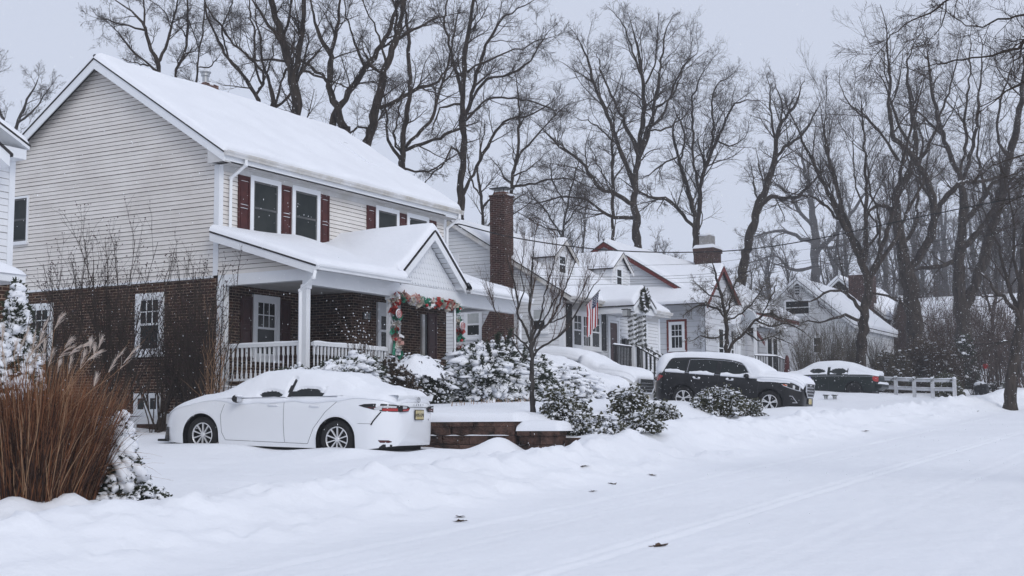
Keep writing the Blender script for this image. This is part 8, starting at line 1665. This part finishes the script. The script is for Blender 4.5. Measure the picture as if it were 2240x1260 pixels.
# red reflector and small red ball on the far lawn
for px, py, D, R_, lab in ((2156, 801, 66, .14, 'round red reflector on a thin stake on the far snowy lawn'),):
    c = at(px, py, D=D); o = thing('reflector', lab, 'reflector', c); b = MB(); b.lathe([(0, -.02), (R_, -.01), (R_, .01), (0, .02)], c, axis='x', n=16); b.build('disc', 'lamp_red', o); b = MB(); b.tube([c - [0, 0, .1], c - [0, 0, 1.4]], .015, 5); b.build('stake', 'ribbon_white', o)
for px, py, D, lab in ((2038, 858, 55, 'tiny red survey flag in the snow below the fence end'), (2105, 847, 58, 'tiny red survey flag right of the fence end')):
    p = gp(px, py + 2); o = thing('marker_flag', lab, 'marker', p); b = MB(); b.tube([p - [0, 0, .1], p + [0, 0, .18]], .006, 4); b.build('wire_stake', 'black_metal', o); b = MB(); b.hexa([p + [x, y, z] for z in (.08, .18) for x, y in ((0, 0), (.12, -.01), (.12, .01), (0, .01))]); b.build('flag', 'ribbon_red', o)
# leaves blown on the road
LV = [(1006, 1132, 'curled brown leaf, upper of the pair on the road snow'), (1007, 1143, 'curled brown leaf, lower of the pair on the road snow'), (1296, 1076, 'pale torn leaf at the foot of the ploughed bank'), (1341, 1061, 'brown leaf on the ploughed bank edge'), (1428, 1041, 'tiny dark leaf farther along the ploughed bank'), (1441, 1198, 'lone brown leaf in the middle of the road snow'), (1892, 944, 'dark leaf at the bank far up the road'), (2136, 901, 'farthest dark leaf on the road snow'), (1271, 1022, 'small leaf high on the ploughed bank')]
for i, (px, py, lab) in enumerate(LV):
    p = gp(px, py); r = np.random.default_rng(200 + i); o_ = p.copy(); b = MB(); sc = .07 if i < 6 else .09; a = np.linspace(0, 2 * np.pi, 15)[:-1]; rad = sc * (1 + .45 * np.cos(a * 5 + i)) * (1 + .2 * r.normal(0, 1, 14)); th = r.uniform(0, 6)
    X = rad * np.cos(a); Y = rad * np.sin(a) * .7; Z = .012 + .5 * np.abs(Y) * (.8 if i % 2 else .4) + .1 * X; V = np.stack([X * math.cos(th) - Y * math.sin(th), X * math.sin(th) + Y * math.cos(th), Z], -1) + p
    b.add(np.vstack([V, [p + [0, 0, .012]]]), [(k, (k + 1) % 14, 14) for k in range(14)]); b.tube([p + [0, 0, .012], p + [.09 * math.cos(th), .09 * math.sin(th), .03]], .003, 4)
    tag(b.build('fallen_leaf', 'leaf_litter', org=p), lab, 'leaf', 'leaves fallen on the road snow')
# overhead wires
def wire(label, pts, w, sag=0., k=40, name='overhead_wire'):
    P, R = resample(pts, np.full(len(pts), w), k); 
    b = MB(); b.tubes(P[None], R[None], 5); tag(b.build(name, 'wire', org=P[0]), label, 'wire', 'overhead wires')
def W(*q): return [at(x, y, D=D) for x, y, D in q]
wire('thickest cable, swooping from the big house eave past the brick chimney', W((985, 492, 38), (1003, 490, 38), (1060, 505, 38.5), (1125, 520, 39.5), (1240, 538, 41), (1360, 549, 43), (1500, 552, 45), (1640, 545, 46), (1800, 520, 46), (2000, 477, 44), (2260, 425, 40)), .020, k=90)
for y0, ym, y1, lab, w in ((590, 588, 470, 'uppermost of the thin wires running behind the young tree', .005), (600, 612, 490, 'second thin wire from the top behind the young tree', .006), (606, 618, 502, 'wire just above the thicker drop wire behind the young tree', .005), (625, 628, 520, 'lowest thin wire crossing the grey house roof', .0055)):
    wire(lab, W((1120, y0, 40), (1340, ym - 6, 42), (1560, ym - 14, 45), (1760, ym - 42, 46), (1980, (ym + y1) / 2 - 10, 44), (2260, y1 - 8, 40)), w, k=60)
# dead plant stalks between juniper and path: snowfall
r = np.random.default_rng(300); n = 60000; D = 12 + 58 * r.uniform(0, 1, n) ** .5; px, py = r.uniform(-60, 2300, n), r.uniform(-60, 1300, n)
R0 = RW @ np.stack([px - CX, CY - py, np.full(n, -F)]) / F; P = (EYE[:, None] + R0 * D).T; P = P[P[:, 2] > gz(P[:, 0], P[:, 1], False) + .05]; m = len(P)
u, f = UNIT[1]; tet = np.array([[1, 0, 0], [0, 1, 0], [-1, 0, 0], [0, -1, 0], [0, 0, 1.], [0, 0, -1.]]); S = r.uniform(.003, .0075, (m, 1, 3)) * [1, 1, 1.5]; V = (tet[None] * S + P[:, None]).reshape(-1, 3); ff = (np.array([[0, 1, 4], [1, 2, 4], [2, 3, 4], [3, 0, 4], [1, 0, 5], [2, 1, 5], [3, 2, 5], [0, 3, 5]])[None] + (np.arange(m) * 6)[:, None, None]).reshape(-1, 3)
b = MB(); b.add(V, ff); tag(b.build('snow', 'flake', org=(20, 12, 3)), kind='stuff')
# ================================================================ light, air, camera
w = bpy.data.worlds.new('World'); scene.world = w; w.use_nodes = True; nt = w.node_tree; nt.nodes.clear()
sky = nt.nodes.new('ShaderNodeTexSky'); sky.sky_type = 'NISHITA'; sky.sun_disc = False
SUN_EL, SUN_AZ = math.radians(34), math.radians(212)
sky.sun_elevation = SUN_EL; sky.sun_rotation = SUN_AZ; sky.air_density = 1.; sky.dust_density = 4.; sky.ozone_density = 1.
hs = N(nt, 'HueSaturation'); hs.inputs['Saturation'].default_value = .5; nt.links.new(sky.outputs[0], hs.inputs['Color'])
mx = N(nt, 'Mix', data_type='RGBA'); mx.inputs[0].default_value = .88; nt.links.new(hs.outputs[0], mx.inputs[6])
mx.inputs[7].default_value = (5.95, 6.45, 7.75, 1)
bg = nt.nodes.new('ShaderNodeBackground'); bg.inputs[1].default_value = .11; nt.links.new(mx.outputs[2], bg.inputs[0])
out = nt.nodes.new('ShaderNodeOutputWorld'); nt.links.new(bg.outputs[0], out.inputs[0])
sl = bpy.data.lights.new('sun', 'SUN'); sl.energy = .85; sl.angle = math.radians(25); sl.color = (1, .97, .93)
so = bpy.data.objects.new('sun', sl); COL.objects.link(so)
dirv = Vector((math.sin(SUN_AZ) * math.cos(SUN_EL), math.cos(SUN_AZ) * math.cos(SUN_EL), math.sin(SUN_EL)))
so.rotation_euler = dirv.to_track_quat('Z', 'Y').to_euler(); so.location = (0, 0, 60)
if HAZE:
    hm = bpy.data.materials.new('haze_air'); hm.use_nodes = True; t = hm.node_tree; t.nodes.clear()
    o_ = t.nodes.new('ShaderNodeOutputMaterial'); pv = t.nodes.new('ShaderNodeVolumePrincipled'); pv.inputs['Color'].default_value = (.93, .95, 1., 1)
    pv.inputs['Density'].default_value = HAZE; pv.inputs['Anisotropy'].default_value = .2; t.links.new(pv.outputs[0], o_.inputs['Volume']); MATS['haze_air'] = hm
    b = MB(); b.box(-60, 330, -80, 330, -25, 46); hz = b.build('haze', 'haze_air'); tag(hz, kind='stuff')
cam = bpy.data.cameras.new('camera'); co = bpy.data.objects.new('camera', cam); COL.objects.link(co); scene.camera = co
cam.sensor_width = 36; cam.lens = 36 * F / 2240; cam.clip_end = 3000; cam.clip_start = .1
co.matrix_world = Matrix.Translation(Vector(EYE)) @ Matrix(RW.tolist()).to_4x4()
vs = scene.view_settings; vs.view_transform = 'Standard'; vs.look = 'None'; vs.gamma = 1; vs.exposure = EXPO; vs.use_curve_mapping = False
scene.render.engine = 'CYCLES'; cy = scene.cycles
cy.max_bounces = 6; cy.diffuse_bounces = 4; cy.glossy_bounces = 2; cy.transmission_bounces = 2; cy.transparent_max_bounces = 4; cy.volume_bounces = 1
cy.use_denoising = True; cy.use_adaptive_sampling = True; cy.adaptive_threshold = .02
cy.sample_clamp_indirect = 4
